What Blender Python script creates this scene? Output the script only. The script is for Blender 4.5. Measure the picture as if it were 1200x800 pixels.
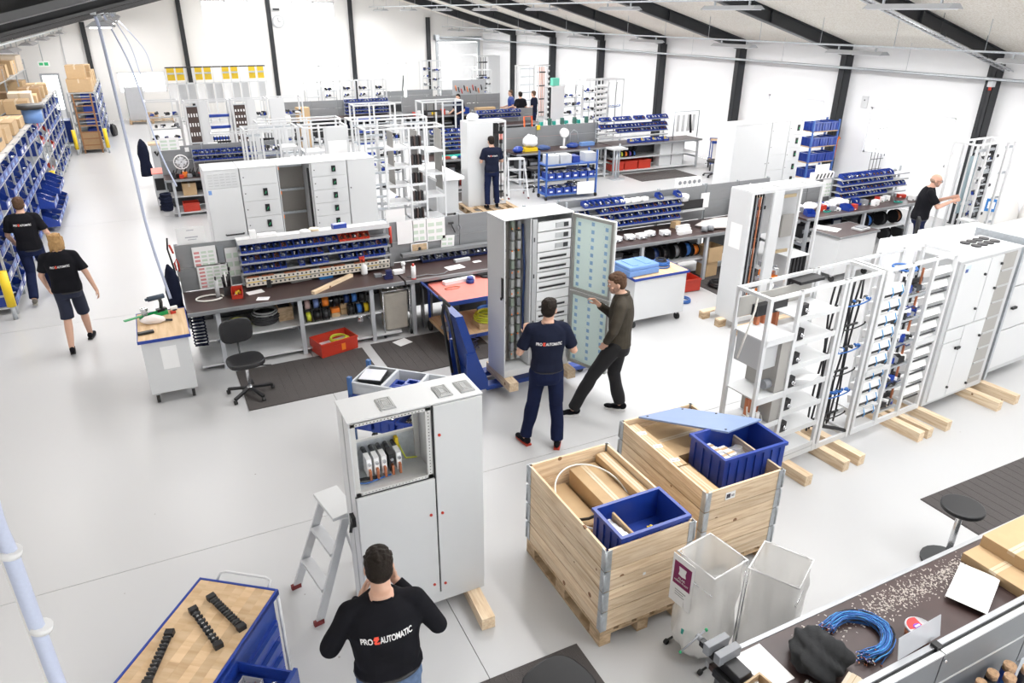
import bpy, math, random
from mathutils import Vector, Matrix
from mathutils.bvhtree import BVHTree
for o in list(bpy.data.objects): bpy.data.objects.remove(o)
rnd = random.Random(7)
sc = bpy.context.scene
COL = sc.collection
PI = math.pi
R = math.radians
# ------------------------------------------------------------------ camera
CF, CP, CY, CR, CH = 838.8, .42878, .46088, .0064938, 4.373
cam = bpy.data.objects.new('camera', bpy.data.cameras.new('camera'))
cam.data.sensor_width = 36; cam.data.lens = CF*36/1200; cam.data.clip_start = .05; cam.data.clip_end = 200
COL.objects.link(cam)
cam.matrix_world = Matrix.Translation((0, 0, CH)) @ Matrix.Rotation(-CY, 4, 'Z') @ Matrix.Rotation(PI/2-CP, 4, 'X') @ Matrix.Rotation(CR, 4, 'Z')
sc.camera = cam
def ray(x, y):
    a = (x-600)/CF; b = (400-y)/CF
    a, b = a*math.cos(CR)-b*math.sin(CR), a*math.sin(CR)+b*math.cos(CR)
    fw = math.cos(CP)+b*math.sin(CP)
    return a*math.cos(CY)+fw*math.sin(CY), -a*math.sin(CY)+fw*math.cos(CY), b*math.cos(CP)-math.sin(CP)
def at(x, y, z=0):      # point on the horizontal plane z seen at pixel x, y
    X, Y, U = ray(x, y); t = (z-CH)/U
    return X*t, Y*t
def atY(x, y, W):       # point on the plane Y = W
    X, Y, U = ray(x, y); t = W/Y
    return X*t, CH+U*t
def atX(x, y, W):
    X, Y, U = ray(x, y); t = W/X
    return Y*t, CH+U*t
# ------------------------------------------------------------------ world, exposure
w = bpy.data.worlds.new('world'); sc.world = w; w.use_nodes = True
nt = w.node_tree; bg = nt.nodes['Background']
tc = nt.nodes.new('ShaderNodeTexCoord'); sp = nt.nodes.new('ShaderNodeSeparateXYZ'); rp = nt.nodes.new('ShaderNodeValToRGB')
nt.links.new(tc.outputs['Generated'], sp.inputs[0]); nt.links.new(sp.outputs['Z'], rp.inputs[0]); nt.links.new(rp.outputs[0], bg.inputs[0])
rp.color_ramp.elements[0].color = (.9, .93, .9, 1); rp.color_ramp.elements[1].color = (.86, .93, 1, 1); rp.color_ramp.elements[1].position = .3
bg.inputs[1].default_value = 5.0
vs = sc.view_settings
vs.view_transform = 'Standard'; vs.look = 'None'; vs.exposure = -.02; vs.gamma = 1
# ------------------------------------------------------------------ lights at the ceiling lamps, plus added fill under the ridge and at the front wall
LAMP_W, RIDGE_W = [70, 66, 70, 52, 34], 1800
def area(name, loc, sx, sy, watt, rot=(0, 0, 0), col=(1, 1, 1)):
    l = bpy.data.lights.new(name, 'AREA'); l.shape = 'RECTANGLE'; l.size = sx; l.size_y = sy; l.energy = watt; l.color = col
    o = bpy.data.objects.new(name, l); o.location = loc; o.rotation_euler = rot; COL.objects.link(o); return o
area('added_ridge_fill', (6.6, 17, 5.95), 2.6, 38, RIDGE_W, col=(.97, .985, 1))  # invented fill light under the ridge; the roof above it is closed
area('added_front_fill', (4.5, -4.3, 2.4), 9, 1.6, 600, (R(-90), 0, 0), (.97, .985, 1))  # invented fill light at the front wall, behind the camera
WALLX, LEFTX, ENDY, BACKY, BAY, B0 = 16.65, -5.3, 37.2, -4.5, 3.88, 10.06
RIDGEX = 6.6
def ceil_z(x): return 3.70+.275*(WALLX-x) if x > RIDGEX else 3.70+.275*(WALLX-RIDGEX)-.262*(RIDGEX-x)
LAMPROWS = [(14.3, 3.62), (10.6, 4.48), (4.4, 5.35), (-.3, 4.19), (-2.35, 3.58)]
LAMPY = [B0+1.8+BAY*k for k in range(-3, 7)]

# ================================================================== helpers
MATS = {}
def M(name, col, rough=.5, metal=0, n=.06, scale=6, bump=0, alpha=1, emit=0, trans=0, coat=0, stretch=None, spec=None):
    if name in MATS: return MATS[name]
    m = bpy.data.materials.new(name); m.use_nodes = True
    t = m.node_tree; b = t.nodes['Principled BSDF']
    b.inputs['Roughness'].default_value = rough; b.inputs['Metallic'].default_value = metal
    b.inputs['Alpha'].default_value = alpha
    if spec is not None: b.inputs['Specular IOR Level'].default_value = spec
    if trans: b.inputs['Transmission Weight'].default_value = trans
    if coat: b.inputs['Coat Weight'].default_value = coat
    if emit:
        b.inputs['Emission Color'].default_value = (*col, 1); b.inputs['Emission Strength'].default_value = emit
    co = t.nodes.new('ShaderNodeTexCoord'); mp = t.nodes.new('ShaderNodeMapping'); ns = t.nodes.new('ShaderNodeTexNoise')
    mp.inputs['Scale'].default_value = stretch or (1, 1, 1)
    ns.inputs['Scale'].default_value = scale; ns.inputs['Detail'].default_value = 4
    mx = t.nodes.new('ShaderNodeMix'); mx.data_type = 'RGBA'
    a = tuple(max(0, c*(1-n)) for c in col); c2 = tuple(min(1, c*(1+n)) for c in col)
    mx.inputs[6].default_value = (*a, 1); mx.inputs[7].default_value = (*c2, 1)
    t.links.new(co.outputs['Object'], mp.inputs[0]); t.links.new(mp.outputs[0], ns.inputs['Vector'])
    t.links.new(ns.outputs['Fac'], mx.inputs[0]); t.links.new(mx.outputs[2], b.inputs['Base Color'])
    if bump:
        bp = t.nodes.new('ShaderNodeBump'); bp.inputs['Strength'].default_value = bump; bp.inputs['Distance'].default_value = .01
        t.links.new(ns.outputs['Fac'], bp.inputs['Height']); t.links.new(bp.outputs[0], b.inputs['Normal'])
    MATS[name] = m
    return m
def nodes_of(m): return m.node_tree, m.node_tree.nodes, m.node_tree.links

class MB:
    def __init__(s): s.v = []; s.f = []; s.mi = []; s.sm = []
    def _add(s, vs, fs, m=0, smooth=False):
        k = len(s.v); s.v += [tuple(v) for v in vs]; s.f += [tuple(i+k for i in f) for f in fs]
        s.mi += [m]*len(fs); s.sm += [smooth]*len(fs); return s
    def box(s, x0, x1, y0, y1, z0, z1, m=0):
        return s._add([(x, y, z) for x in (x0, x1) for y in (y0, y1) for z in (z0, z1)],
                      [(0, 1, 3, 2), (4, 6, 7, 5), (0, 4, 5, 1), (2, 3, 7, 6), (0, 2, 6, 4), (1, 5, 7, 3)], m)
    def cb(s, c, d, rz=0, rx=0, ry=0, m=0):      # centred box with rotation
        k = len(s.v); s.box(-d[0]/2, d[0]/2, -d[1]/2, d[1]/2, -d[2]/2, d[2]/2, m)
        mt = Matrix.Translation(c) @ Matrix.Rotation(rz, 4, 'Z') @ Matrix.Rotation(rx, 4, 'X') @ Matrix.Rotation(ry, 4, 'Y')
        s.v[k:] = [tuple(mt @ Vector(v)) for v in s.v[k:]]; return s
    def cyl(s, p, q, r, n=10, m=0, r2=None, cap=True, smooth=True):
        p = Vector(p); q = Vector(q); d = (q-p); r2 = r if r2 is None else r2
        if d.length < 1e-6: return s
        u = d.normalized(); a = u.orthogonal().normalized(); b = u.cross(a)
        vs = []
        for c, rr in ((p, r), (q, r2)):
            for i in range(n):
                t = 2*PI*i/n; vs.append(c+a*math.cos(t)*rr+b*math.sin(t)*rr)
        fs = [(i, (i+1) % n, n+(i+1) % n, n+i) for i in range(n)]
        s._add(vs, fs, m, smooth)
        if cap:
            k = len(s.v)-2*n
            s.f += [tuple(k+i for i in range(n))[::-1], tuple(k+n+i for i in range(n))]; s.mi += [m, m]; s.sm += [False, False]
        return s
    def tube(s, pts, r, n=6, m=0, closed=False):
        pts = [Vector(p) for p in pts]; N = len(pts)
        if N < 2: return s
        vs = []; prev = None
        for i, p in enumerate(pts):
            t = (pts[(i+1) % N]-pts[i-1]) if closed else (pts[min(i+1, N-1)]-pts[max(i-1, 0)])
            t = t.normalized() if t.length > 1e-7 else Vector((0, 0, 1))
            if prev is None: a = t.orthogonal().normalized()
            else:
                a = prev-t*prev.dot(t)
                a = a.normalized() if a.length > 1e-5 else t.orthogonal().normalized()
            prev = a; b = t.cross(a)
            rr = r[i] if isinstance(r, (list, tuple)) else r
            for k in range(n):
                th = 2*PI*k/n; vs.append(p+a*math.cos(th)*rr+b*math.sin(th)*rr)
        fs = []
        for i in range(N if closed else N-1):
            j = (i+1) % N
            for k in range(n): fs.append((i*n+k, i*n+(k+1) % n, j*n+(k+1) % n, j*n+k))
        if not closed:
            fs.append(tuple(range(n))[::-1]); fs.append(tuple((N-1)*n+k for k in range(n)))
        return s._add(vs, fs, m, True)
    def ring(s, c, r, tr, n=20, m=0, ax='z', tn=6, sq=1):
        pts = []
        for i in range(n):
            t = 2*PI*i/n; a, b = r*math.cos(t), r*math.sin(t)*sq
            pts.append((c[0]+a, c[1]+b, c[2]) if ax == 'z' else ((c[0]+a, c[1], c[2]+b) if ax == 'y' else (c[0], c[1]+a, c[2]+b)))
        return s.tube(pts, tr, tn, m, True)
    def prism(s, pts, z0, z1, m=0, ax='z'):
        n = len(pts)
        def q(p, z): return (p[0], p[1], z) if ax == 'z' else ((p[0], z, p[1]) if ax == 'y' else (z, p[0], p[1]))
        vs = [q(p, z0) for p in pts]+[q(p, z1) for p in pts]
        fs = [tuple(range(n))[::-1], tuple(range(n, 2*n))]+[(i, (i+1) % n, n+(i+1) % n, n+i) for i in range(n)]
        return s._add(vs, fs, m)
    def lathe(s, prof, n=16, c=(0, 0, 0), m=0, cap=True):
        vs = [(c[0]+r*math.cos(2*PI*k/n), c[1]+r*math.sin(2*PI*k/n), c[2]+z) for r, z in prof for k in range(n)]
        fs = [(i*n+k, i*n+(k+1) % n, (i+1)*n+(k+1) % n, (i+1)*n+k) for i in range(len(prof)-1) for k in range(n)]
        if cap: fs += [tuple(range(n))[::-1], tuple((len(prof)-1)*n+k for k in range(n))]
        return s._add(vs, fs, m, True)
    def ball(s, c, r, n=12, m=0, mt=None):
        r = r if isinstance(r, (tuple, list)) else (r, r, r); h = max(4, n//2); vs = []
        for i in range(1, h):
            a = PI*i/h
            for k in range(n): vs.append(Vector((r[0]*math.sin(a)*math.cos(2*PI*k/n), r[1]*math.sin(a)*math.sin(2*PI*k/n), r[2]*math.cos(a))))
        vs += [Vector((0, 0, r[2])), Vector((0, 0, -r[2]))]
        if mt: vs = [mt @ v for v in vs]
        vs = [v+Vector(c) for v in vs]; T_ = len(vs)-2
        fs = [(i*n+k, (i+1)*n+k, (i+1)*n+(k+1) % n, i*n+(k+1) % n) for i in range(h-2) for k in range(n)]
        fs += [(T_, k, (k+1) % n) for k in range(n)]+[(T_+1, (h-2)*n+(k+1) % n, (h-2)*n+k) for k in range(n)]
        return s._add(vs, fs, m, True)
    def quad(s, a, b, c, d, m=0): return s._add([a, b, c, d], [(0, 1, 2, 3)], m)
    def tray(s, x0, x1, y0, y1, z0, z1, t=.01, m=0, flare=0):    # open-topped box with wall thickness
        s.box(x0, x1, y0, y1, z0, z0+t, m)
        s.box(x0-flare, x1+flare, y0-flare, y0+t, z0+t, z1, m); s.box(x0-flare, x1+flare, y1-t, y1+flare, z0+t, z1, m)
        s.box(x0-flare, x0+t, y0+t, y1-t, z0+t, z1, m); s.box(x1-t, x1+flare, y0+t, y1-t, z0+t, z1, m); return s
    def xf(s, mt, k=0):
        s.v[k:] = [tuple(mt @ Vector(v)) for v in s.v[k:]]; return s
    def mesh(s, name, mats):
        me = bpy.data.meshes.new(name); me.from_pydata(s.v, [], s.f)
        for m in (mats if isinstance(mats, (list, tuple)) else [mats]): me.materials.append(m)
        me.polygons.foreach_set('material_index', s.mi); me.polygons.foreach_set('use_smooth', s.sm); me.update()
        return me
    def part(s, name, parent, mats, loc=(0, 0, 0), rz=0, bev=0, label=None, kind=None):
        o = bpy.data.objects.new(name, s.mesh(name, mats)); COL.objects.link(o); o.parent = parent; o.location = loc; o.rotation_euler = (0, 0, rz)
        if bev: bevel(o, bev)
        if label: o['label'] = label
        if kind: o['kind'] = kind
        return o
    def solo(s, name, label, cat, mats, loc=(0, 0, 0), rz=0, group=None, bev=0, kind=None):
        o = s.part(name, None, mats, loc, rz, bev); o['label'] = label; o['category'] = cat
        if group: o['group'] = group
        if kind: o['kind'] = kind
        return o
def bevel(o, wd, seg=2):
    b = o.modifiers.new('bevel', 'BEVEL'); b.width = wd; b.segments = seg; b.limit_method = 'ANGLE'; b.angle_limit = R(40)
def T(name, label, cat, loc=(0, 0, 0), rz=0, group=None):
    o = bpy.data.objects.new(name, None); o.empty_display_size = .1; COL.objects.link(o)
    o.location = loc; o.rotation_euler = (0, 0, rz); o['label'] = label; o['category'] = cat
    if group: o['group'] = group
    return o
def dup(o, label=None, loc=None, rz=None, group=None, scale=None):
    c = o.copy(); COL.objects.link(c)
    if label: c['label'] = label
    if loc is not None: c.location = loc
    if rz is not None: c.rotation_euler = (0, 0, rz)
    if group: c['group'] = group
    if scale: c.scale = scale
    for ch in o.children:
        d = ch.copy(); COL.objects.link(d); d.parent = c
        for g in ch.children:
            e = g.copy(); COL.objects.link(e); e.parent = d
    return c
def struct(name, mb, mats, parent=None):
    o = mb.part(name, parent, mats)
    if parent is None: o['kind'] = 'structure'
    return o
ORD = ['first', 'second', 'third', 'fourth', 'fifth', 'sixth', 'seventh', 'eighth', 'ninth', 'tenth', 'eleventh', 'twelfth', 'thirteenth', 'fourteenth', 'fifteenth',
       'sixteenth', 'seventeenth', 'eighteenth', 'nineteenth', 'twentieth'] + ['twenty-'+a for a in ('first', 'second', 'third', 'fourth', 'fifth', 'sixth', 'seventh', 'eighth', 'ninth')] + ['thirtieth']

# ------------------------------------------------------------------ materials
white = M('white_powder_coat', (.66, .67, .68), .38, n=.015)
light = M('light_grey_sheet', (.54, .55, .56), .45, n=.03)
grey = M('grey_sheet_inside', (.36, .35, .33), .5, n=.05)
alu = M('brushed_aluminium', (.27, .28, .29), .45, .3, n=.08, scale=20, stretch=(.2, 4, 1))
zinc = M('galvanised_steel', (.50, .53, .56), .42, .6, n=.25, scale=30)
steel = M('bright_steel', (.72, .73, .75), .25, .9, n=.04)
black = M('black_plastic', (.012, .012, .014), .45, n=.3)
dark = M('dark_grey_metal', (.035, .037, .04), .45, n=.2)
rubber = M('black_rubber', (.02, .02, .02), .7, n=.3)
blue = M('blue_plastic', (.012, .045, .30), .35, n=.15, coat=.2)
blue_dk = M('blue_paint', (.015, .05, .26), .35, n=.1)
blue_lt = M('pale_blue_plastic', (.16, .30, .62), .4, n=.06)
blue_ste = M('steel_blue_lid', (.23, .31, .50), .4, n=.05)
red = M('red_plastic', (.52, .04, .02), .4, n=.1)
orange = M('orange_plastic', (.85, .22, .02), .45, n=.1)
yellow = M('yellow_plastic', (.85, .60, .02), .4, n=.06)
green = M('green_plastic', (.02, .30, .12), .45, n=.1)
teal = M('teal_plastic', (.02, .35, .28), .45, n=.1)
copper = M('copper_bar', (.55, .20, .10), .35, .7, n=.12)
paper = M('white_paper', (.88, .88, .88), .7, n=.02)
ink = M('printed_ink', (.05, .05, .07), .7, n=.1)
card = M('cardboard', (.52, .36, .20), .8, n=.07, scale=12)
card_dk = M('dark_cardboard', (.36, .23, .12), .8, n=.1, scale=12)  # darker brown card for tubes, seams and some whole cartons
tape = M('packing_tape', (.62, .50, .34), .3, n=.05)
skin = M('skin', (.60, .36, .26), .5, n=.05, scale=18)
navy = M('navy_cloth', (.010, .013, .030), .85, n=.25, scale=14, bump=.15)
blackcloth = M('black_cloth', (.008, .008, .011), .85, n=.25, scale=14, bump=.15)
trouser_m = M('navy_work_trouser', (.008, .013, .045), .8, n=.3, scale=14, bump=.2)
olive = M('olive_brown_jacket', (.055, .047, .036), .75, n=.3, scale=12, bump=.25)
denim = M('denim', (.10, .15, .25), .8, n=.4, scale=40, bump=.3)
hair_dk = M('dark_hair', (.018, .013, .010), .6, n=.5, scale=60, bump=.6)
hair_bl = M('blonde_hair', (.38, .23, .10), .6, n=.35, scale=50, bump=.6)
hair_br = M('brown_hair', (.09, .05, .03), .6, n=.4, scale=50, bump=.6)
sole = M('white_sole', (.75, .75, .75), .6)
pink = M('red_sheet_top', (.80, .22, .18), .6, n=.08)
clearbag = M('clear_film', (.80, .79, .77), .35, n=.04, alpha=.42)
cloudbag = M('cloudy_film', (.80, .78, .75), .4, n=.05, alpha=.78, bump=.5, scale=5)
mint = M('mint_foam', (.80, .97, .94), .8, n=.02)
cablegrey = M('grey_cable', (.25, .26, .28), .5)
whitecable = M('white_cable', (.8, .79, .74), .45)
wblue = M('blue_wire', (.03, .14, .45), .45, n=.1)
ygreen = M('yellow_green_wire', (.62, .66, .05), .45, n=.15)
maroon = M('maroon_print', (.23, .02, .10), .6)

def wood(name, c1, c2, scale=3, stretch=(1, 9, 1), knots=True, bump=.1):
    m = bpy.data.materials.new(name); m.use_nodes = True; t, N, L = nodes_of(m); b = N['Principled BSDF']; b.inputs['Roughness'].default_value = .65
    co = N.new('ShaderNodeTexCoord'); mp = N.new('ShaderNodeMapping'); mp.inputs['Scale'].default_value = stretch
    oi = N.new('ShaderNodeObjectInfo'); ad = N.new('ShaderNodeVectorMath'); ad.operation = 'ADD'; cx = N.new('ShaderNodeCombineXYZ')
    ml = N.new('ShaderNodeMath'); ml.operation = 'MULTIPLY'; ml.inputs[1].default_value = 37
    L.new(oi.outputs['Random'], ml.inputs[0])
    for i in range(3): L.new(ml.outputs[0], cx.inputs[i])
    L.new(co.outputs['Object'], ad.inputs[0]); L.new(cx.outputs[0], ad.inputs[1]); L.new(ad.outputs[0], mp.inputs[0])
    ns = N.new('ShaderNodeTexNoise'); ns.inputs['Scale'].default_value = scale; ns.inputs['Detail'].default_value = 6; ns.inputs['Distortion'].default_value = .6
    L.new(mp.outputs[0], ns.inputs['Vector'])
    cr = N.new('ShaderNodeValToRGB'); cr.color_ramp.elements[0].position = .35; cr.color_ramp.elements[1].position = .62
    cr.color_ramp.elements[0].color = (*c1, 1); cr.color_ramp.elements[1].color = (*c2, 1); L.new(ns.outputs['Fac'], cr.inputs[0])
    out = cr.outputs[0]
    if knots:
        vo = N.new('ShaderNodeTexVoronoi'); vo.inputs['Scale'].default_value = 4.5; L.new(ad.outputs[0], vo.inputs['Vector'])
        lt = N.new('ShaderNodeMath'); lt.operation = 'LESS_THAN'; lt.inputs[1].default_value = .10; L.new(vo.outputs['Distance'], lt.inputs[0])
        mx = N.new('ShaderNodeMix'); mx.data_type = 'RGBA'; L.new(lt.outputs[0], mx.inputs[0]); L.new(out, mx.inputs[6]); mx.inputs[7].default_value = (.25, .12, .05, 1); out = mx.outputs[2]
    rm = N.new('ShaderNodeMapRange'); rm.inputs[3].default_value = .84; rm.inputs[4].default_value = 1.1; L.new(oi.outputs['Random'], rm.inputs[0])
    mv = N.new('ShaderNodeVectorMath'); mv.operation = 'SCALE'; L.new(out, mv.inputs[0]); L.new(rm.outputs[0], mv.inputs['Scale']); out = mv.outputs[0]
    L.new(out, b.inputs['Base Color'])
    bp = N.new('ShaderNodeBump'); bp.inputs['Strength'].default_value = bump; bp.inputs['Distance'].default_value = .004; L.new(ns.outputs['Fac'], bp.inputs['Height']); L.new(bp.outputs[0], b.inputs['Normal'])
    MATS[name] = m; return m
pineX = wood('pine_along_x', (.66, .48, .30), (.84, .68, .49), stretch=(1.2, 14, 14))
pineY = wood('pine_along_y', (.66, .48, .30), (.84, .68, .49), stretch=(14, 1.2, 14))
pallet_w = wood('pallet_wood', (.36, .24, .13), (.60, .44, .28), stretch=(3, 3, 8), knots=False)
beech = wood('beech_top', (.56, .37, .20), (.68, .49, .30), stretch=(9, 1, 1), knots=False, scale=2)
# ================================================================== the hall
def floor_mat():
    m = bpy.data.materials.new('epoxy_floor'); m.use_nodes = True; t, N, L = nodes_of(m); b = N['Principled BSDF']
    co = N.new('ShaderNodeTexCoord'); n1 = N.new('ShaderNodeTexNoise'); n1.inputs['Scale'].default_value = .35; n1.inputs['Detail'].default_value = 2
    n2 = N.new('ShaderNodeTexNoise'); n2.inputs['Scale'].default_value = 9; n2.inputs['Detail'].default_value = 8
    L.new(co.outputs['Object'], n1.inputs['Vector']); L.new(co.outputs['Object'], n2.inputs['Vector'])
    cr = N.new('ShaderNodeValToRGB'); cr.color_ramp.elements[0].color = (.50, .50, .50, 1); cr.color_ramp.elements[1].color = (.535, .54, .55, 1)
    cr.color_ramp.elements[0].position = .0; cr.color_ramp.elements[1].position = 1; L.new(n1.outputs['Fac'], cr.inputs[0])
    vo = N.new('ShaderNodeTexVoronoi'); vo.inputs['Scale'].default_value = 2.3; L.new(co.outputs['Object'], vo.inputs['Vector'])
    lt = N.new('ShaderNodeMath'); lt.operation = 'LESS_THAN'; lt.inputs[1].default_value = .022; L.new(vo.outputs['Distance'], lt.inputs[0])
    mx = N.new('ShaderNodeMix'); mx.data_type = 'RGBA'; L.new(lt.outputs[0], mx.inputs[0]); L.new(cr.outputs[0], mx.inputs[6]); mx.inputs[7].default_value = (.30, .28, .27, 1)
    L.new(mx.outputs[2], b.inputs['Base Color'])
    rr = N.new('ShaderNodeMapRange'); rr.inputs[3].default_value = .25; rr.inputs[4].default_value = .29; b.inputs['Roughness'].default_value = .34
    bp = N.new('ShaderNodeBump'); bp.inputs['Strength'].default_value = .02; bp.inputs['Distance'].default_value = .002; L.new(n2.outputs['Fac'], bp.inputs['Height']); L.new(bp.outputs[0], b.inputs['Normal'])
    return m
fl = MB()
# slabs with recessed saw-cut joints
xs = [LEFTX, 1.515, WALLX]; ys = [BACKY, -.6, 5.74, 12.1, 18.4, 24.6, 30.8, ENDY]
g = .003
for i in range(len(xs)-1):
    for j in range(len(ys)-1): fl.box(xs[i]+g, xs[i+1]-g, ys[j]+g, ys[j+1]-g, -.12, 0)
fl.box(LEFTX, WALLX, BACKY, ENDY, -.14, -.012, 1)
FLOORM = floor_mat()
struct('floor', fl, [FLOORM, M('joint_filler', (.16, .16, .16), .9)])
wallm = M('white_wall_panel', (.84, .845, .86), .55, n=.01, scale=2)
wallm2 = M('white_end_wall', (.80, .79, .775), .55, n=.012, scale=2)
# end wall with openings: (x0, x1, z0, z1)
def wall_holes(name, horiz, a0, a1, ztop, holes, y0, y1, m):
    mb = MB(); cuts = sorted({a0, a1, *[h[0] for h in holes], *[h[1] for h in holes]})
    for i in range(len(cuts)-1):
        c0, c1 = cuts[i], cuts[i+1]; hs = sorted([(h[2], h[3]) for h in holes if h[0] <= c0+1e-6 and h[1] >= c1-1e-6])
        z = 0
        for h in hs+[(None, None)]:
            if h[0] is None:
                za, zb = (z, ztop(c0)), (z, ztop(c1))
            else: za = zb = (z, h[0])
            if h[0] is None or h[0] > z:
                A = [(c0, za[0]), (c1, zb[0]), (c1, zb[1]), (c0, za[1])]
                if h[0] is None and c0 < RIDGEX < c1 and horiz: A.insert(3, (RIDGEX, ztop(RIDGEX)))
                mb.prism(A, y0, y1, ax='y' if horiz else 'x')
            if h[0] is not None: z = h[1]
    return struct(name, mb, m)
EH = [(-3.62, -2.9, 0, 2.0), (-.75, 1.15, 1.12, 1.98), (3.1, 5.1, 2.65, 4.85), (7.0, 8.97, 2.65, 4.85), (7.0, 8.95, .9, 2.06), (11.4, 12.4, .2, 2.1), (14.1, 16.35, 0, 3.05)]
wall_holes('wall_back', True, LEFTX, WALLX, lambda x: ceil_z(x)+.05, EH, ENDY, ENDY+.25, wallm2)
RH = [(10.75, 13.05, 1.15, 2.28), (14.55, 16.6, 1.15, 2.28), (26.8, 28.6, 1.15, 2.2)]
wall_holes('wall_right', False, BACKY, ENDY+.25, lambda x: 3.75, RH, WALLX, WALLX+.25, wallm)
struct('wall_left', MB().box(LEFTX-.25, LEFTX, BACKY, ENDY+.25, 0, 3.6), wallm2)
wall_holes('wall_front', True, LEFTX, WALLX, lambda x: ceil_z(x)+.05, [(0, 9, 1.6, 3.2)], BACKY-.25, BACKY, wallm2)  # the opening is made up, to let fill light in from behind
# panel seams in the end wall and right wall are thin trims
frame_w = M('white_window_frame', (.82, .83, .85), .4)
glassm = M('window_glass', (.95, .97, .97), .02, alpha=.12, n=0)
def window(n, x0, x1, z0, z1, y, axis='y', mull=0):
    w_ = bpy.data.objects.new(f'window_{n}', None); COL.objects.link(w_); w_['kind'] = 'structure'
    def bx(mb, a0, a1, d0, d1, c0, c1): return mb.box(a0, a1, d0, d1, c0, c1) if axis == 'y' else mb.box(d0, d1, a0, a1, c0, c1)
    f = MB(); t = .05
    bx(f, x0, x1, y+.03, y+.12, z0, z0+t); bx(f, x0, x1, y+.03, y+.12, z1-t, z1); bx(f, x0, x0+t, y+.03, y+.12, z0, z1); bx(f, x1-t, x1, y+.03, y+.12, z0, z1)
    for i in range(mull):
        xm = x0+(x1-x0)*(i+1)/(mull+1); bx(f, xm-.025, xm+.025, y+.03, y+.12, z0, z1)
    f.part('window_frame', w_, frame_w)
    bx(MB(), x0+t, x1-t, y+.07, y+.085, z0+t, z1-t).part('pane', w_, glassm)
    return w_
window(1, -.75, 1.15, 1.12, 1.98, ENDY, mull=1)
window(2, 3.1, 5.1, 2.65, 4.85, ENDY, mull=1); window(3, 7.0, 8.97, 2.65, 4.85, ENDY, mull=1); window(4, 7.0, 8.95, .9, 2.06, ENDY, mull=1)
window(5, 11.4, 12.4, .2, 2.1, ENDY)
for i, h in enumerate(RH): window(6+i, h[0], h[1], h[2], h[3], WALLX, 'x')
window(9, 0, 9, 1.6, 3.2, BACKY-.2, mull=5)  # made-up window behind the camera, added along with the front fill light
d1 = bpy.data.objects.new('door_1', None); COL.objects.link(d1); d1['kind'] = 'structure'
doorm = M('white_door', (.84, .85, .87), .4)
MB().box(-3.62, -3.54, ENDY+.02, ENDY+.12, 0, 2.0).box(-2.98, -2.9, ENDY+.02, ENDY+.12, 0, 2.0).box(-3.54, -2.98, ENDY+.02, ENDY+.12, 1.92, 2.0).part('door_frame', d1, M('grey_frame', (.45, .47, .5), .4))
MB().box(-3.54, -2.98, ENDY+.04, ENDY+.09, .02, .55).part('kick_panel', d1, doorm)
MB().box(-3.54, -2.98, ENDY+.05, ENDY+.07, .55, 1.92).part('pane', d1, glassm)
MB().cyl((-3.05, ENDY+.0, 1.0), (-3.05, ENDY+.04, 1.0), .02).box(-3.16, -3.04, ENDY-.02, ENDY, .985, 1.015).part('door_handle', d1, steel)
# sectional gate on the right of the end wall
gt = bpy.data.objects.new('door_2', None); COL.objects.link(gt); gt['kind'] = 'structure'
for k in range(5):
    MB().box(14.12, 16.33, ENDY+.05, ENDY+.1, .01+k*.605, .6+k*.605).part('gate_panel', gt, M('gate_white', (.86, .87, .88), .4))
MB().box(14.0, 14.12, ENDY-.06, ENDY-.003, 0, 3.1).box(16.33, 16.45, ENDY-.06, ENDY-.003, 0, 3.1).part('guide_rail', gt, zinc)
MB().box(14.0, 16.45, ENDY-.12, ENDY-.003, 3.1, 3.18).cyl((13.95, ENDY-.25, 3.28), (16.45, ENDY-.25, 3.28), .05).box(13.9, 14.1, ENDY-.35, ENDY-.003, 3.15, 3.4).part('spring_shaft', gt, zinc)
MB().box(15.2, 15.25, ENDY-3.2, ENDY-.1, 3.25, 3.3).part('opener_rail', gt, zinc)
# columns
steelblk = M('anthracite_steel', (.022, .024, .028), .5, n=.15)
def hcol(x, y, z, d=.16, ax='x'):
    mb = MB(); t = .012
    if ax == 'x': mb.box(x-d, x, y-.09, y-.09+t, 0, z).box(x-d, x, y+.09-t, y+.09, 0, z).box(x-d+.0, x, y-t/2, y+t/2, 0, z).box(x-d, x-d+t, y-.09, y+.09, 0, z).box(x-d-.02, x+.0, y-.11, y+.11, 0, .02)
    else: mb.box(x-.09, x+.09, y-d, y-d+t, 0, z).box(x-.006, x+.006, y-d, y-.003, 0, z).box(x-.09, x+.09, y-.015, y-.003, 0, z)
    return mb
for k in range(-1, 8):
    yy = B0+BAY*k
    if yy < ENDY-.2: hcol(WALLX-.004, yy, ceil_z(WALLX-.3)-.32, .26).solo('steel_column', f'dark steel column on the right wall, {ORD[k+1] if k >= 0 else "hidden"} counted from the near side' if k >= 0 else 'dark steel column on the right wall outside the view', 'column', steelblk, kind='structure')
for i, x in enumerate([-1.65, 2.17, 5.93, 9.7, 13.6]):
    hcol(x, ENDY, ceil_z(x)-.33, .16, 'y').solo('steel_column', f'dark steel column on the end wall, {ORD[i]} from the left', 'column', steelblk, kind='structure')
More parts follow.
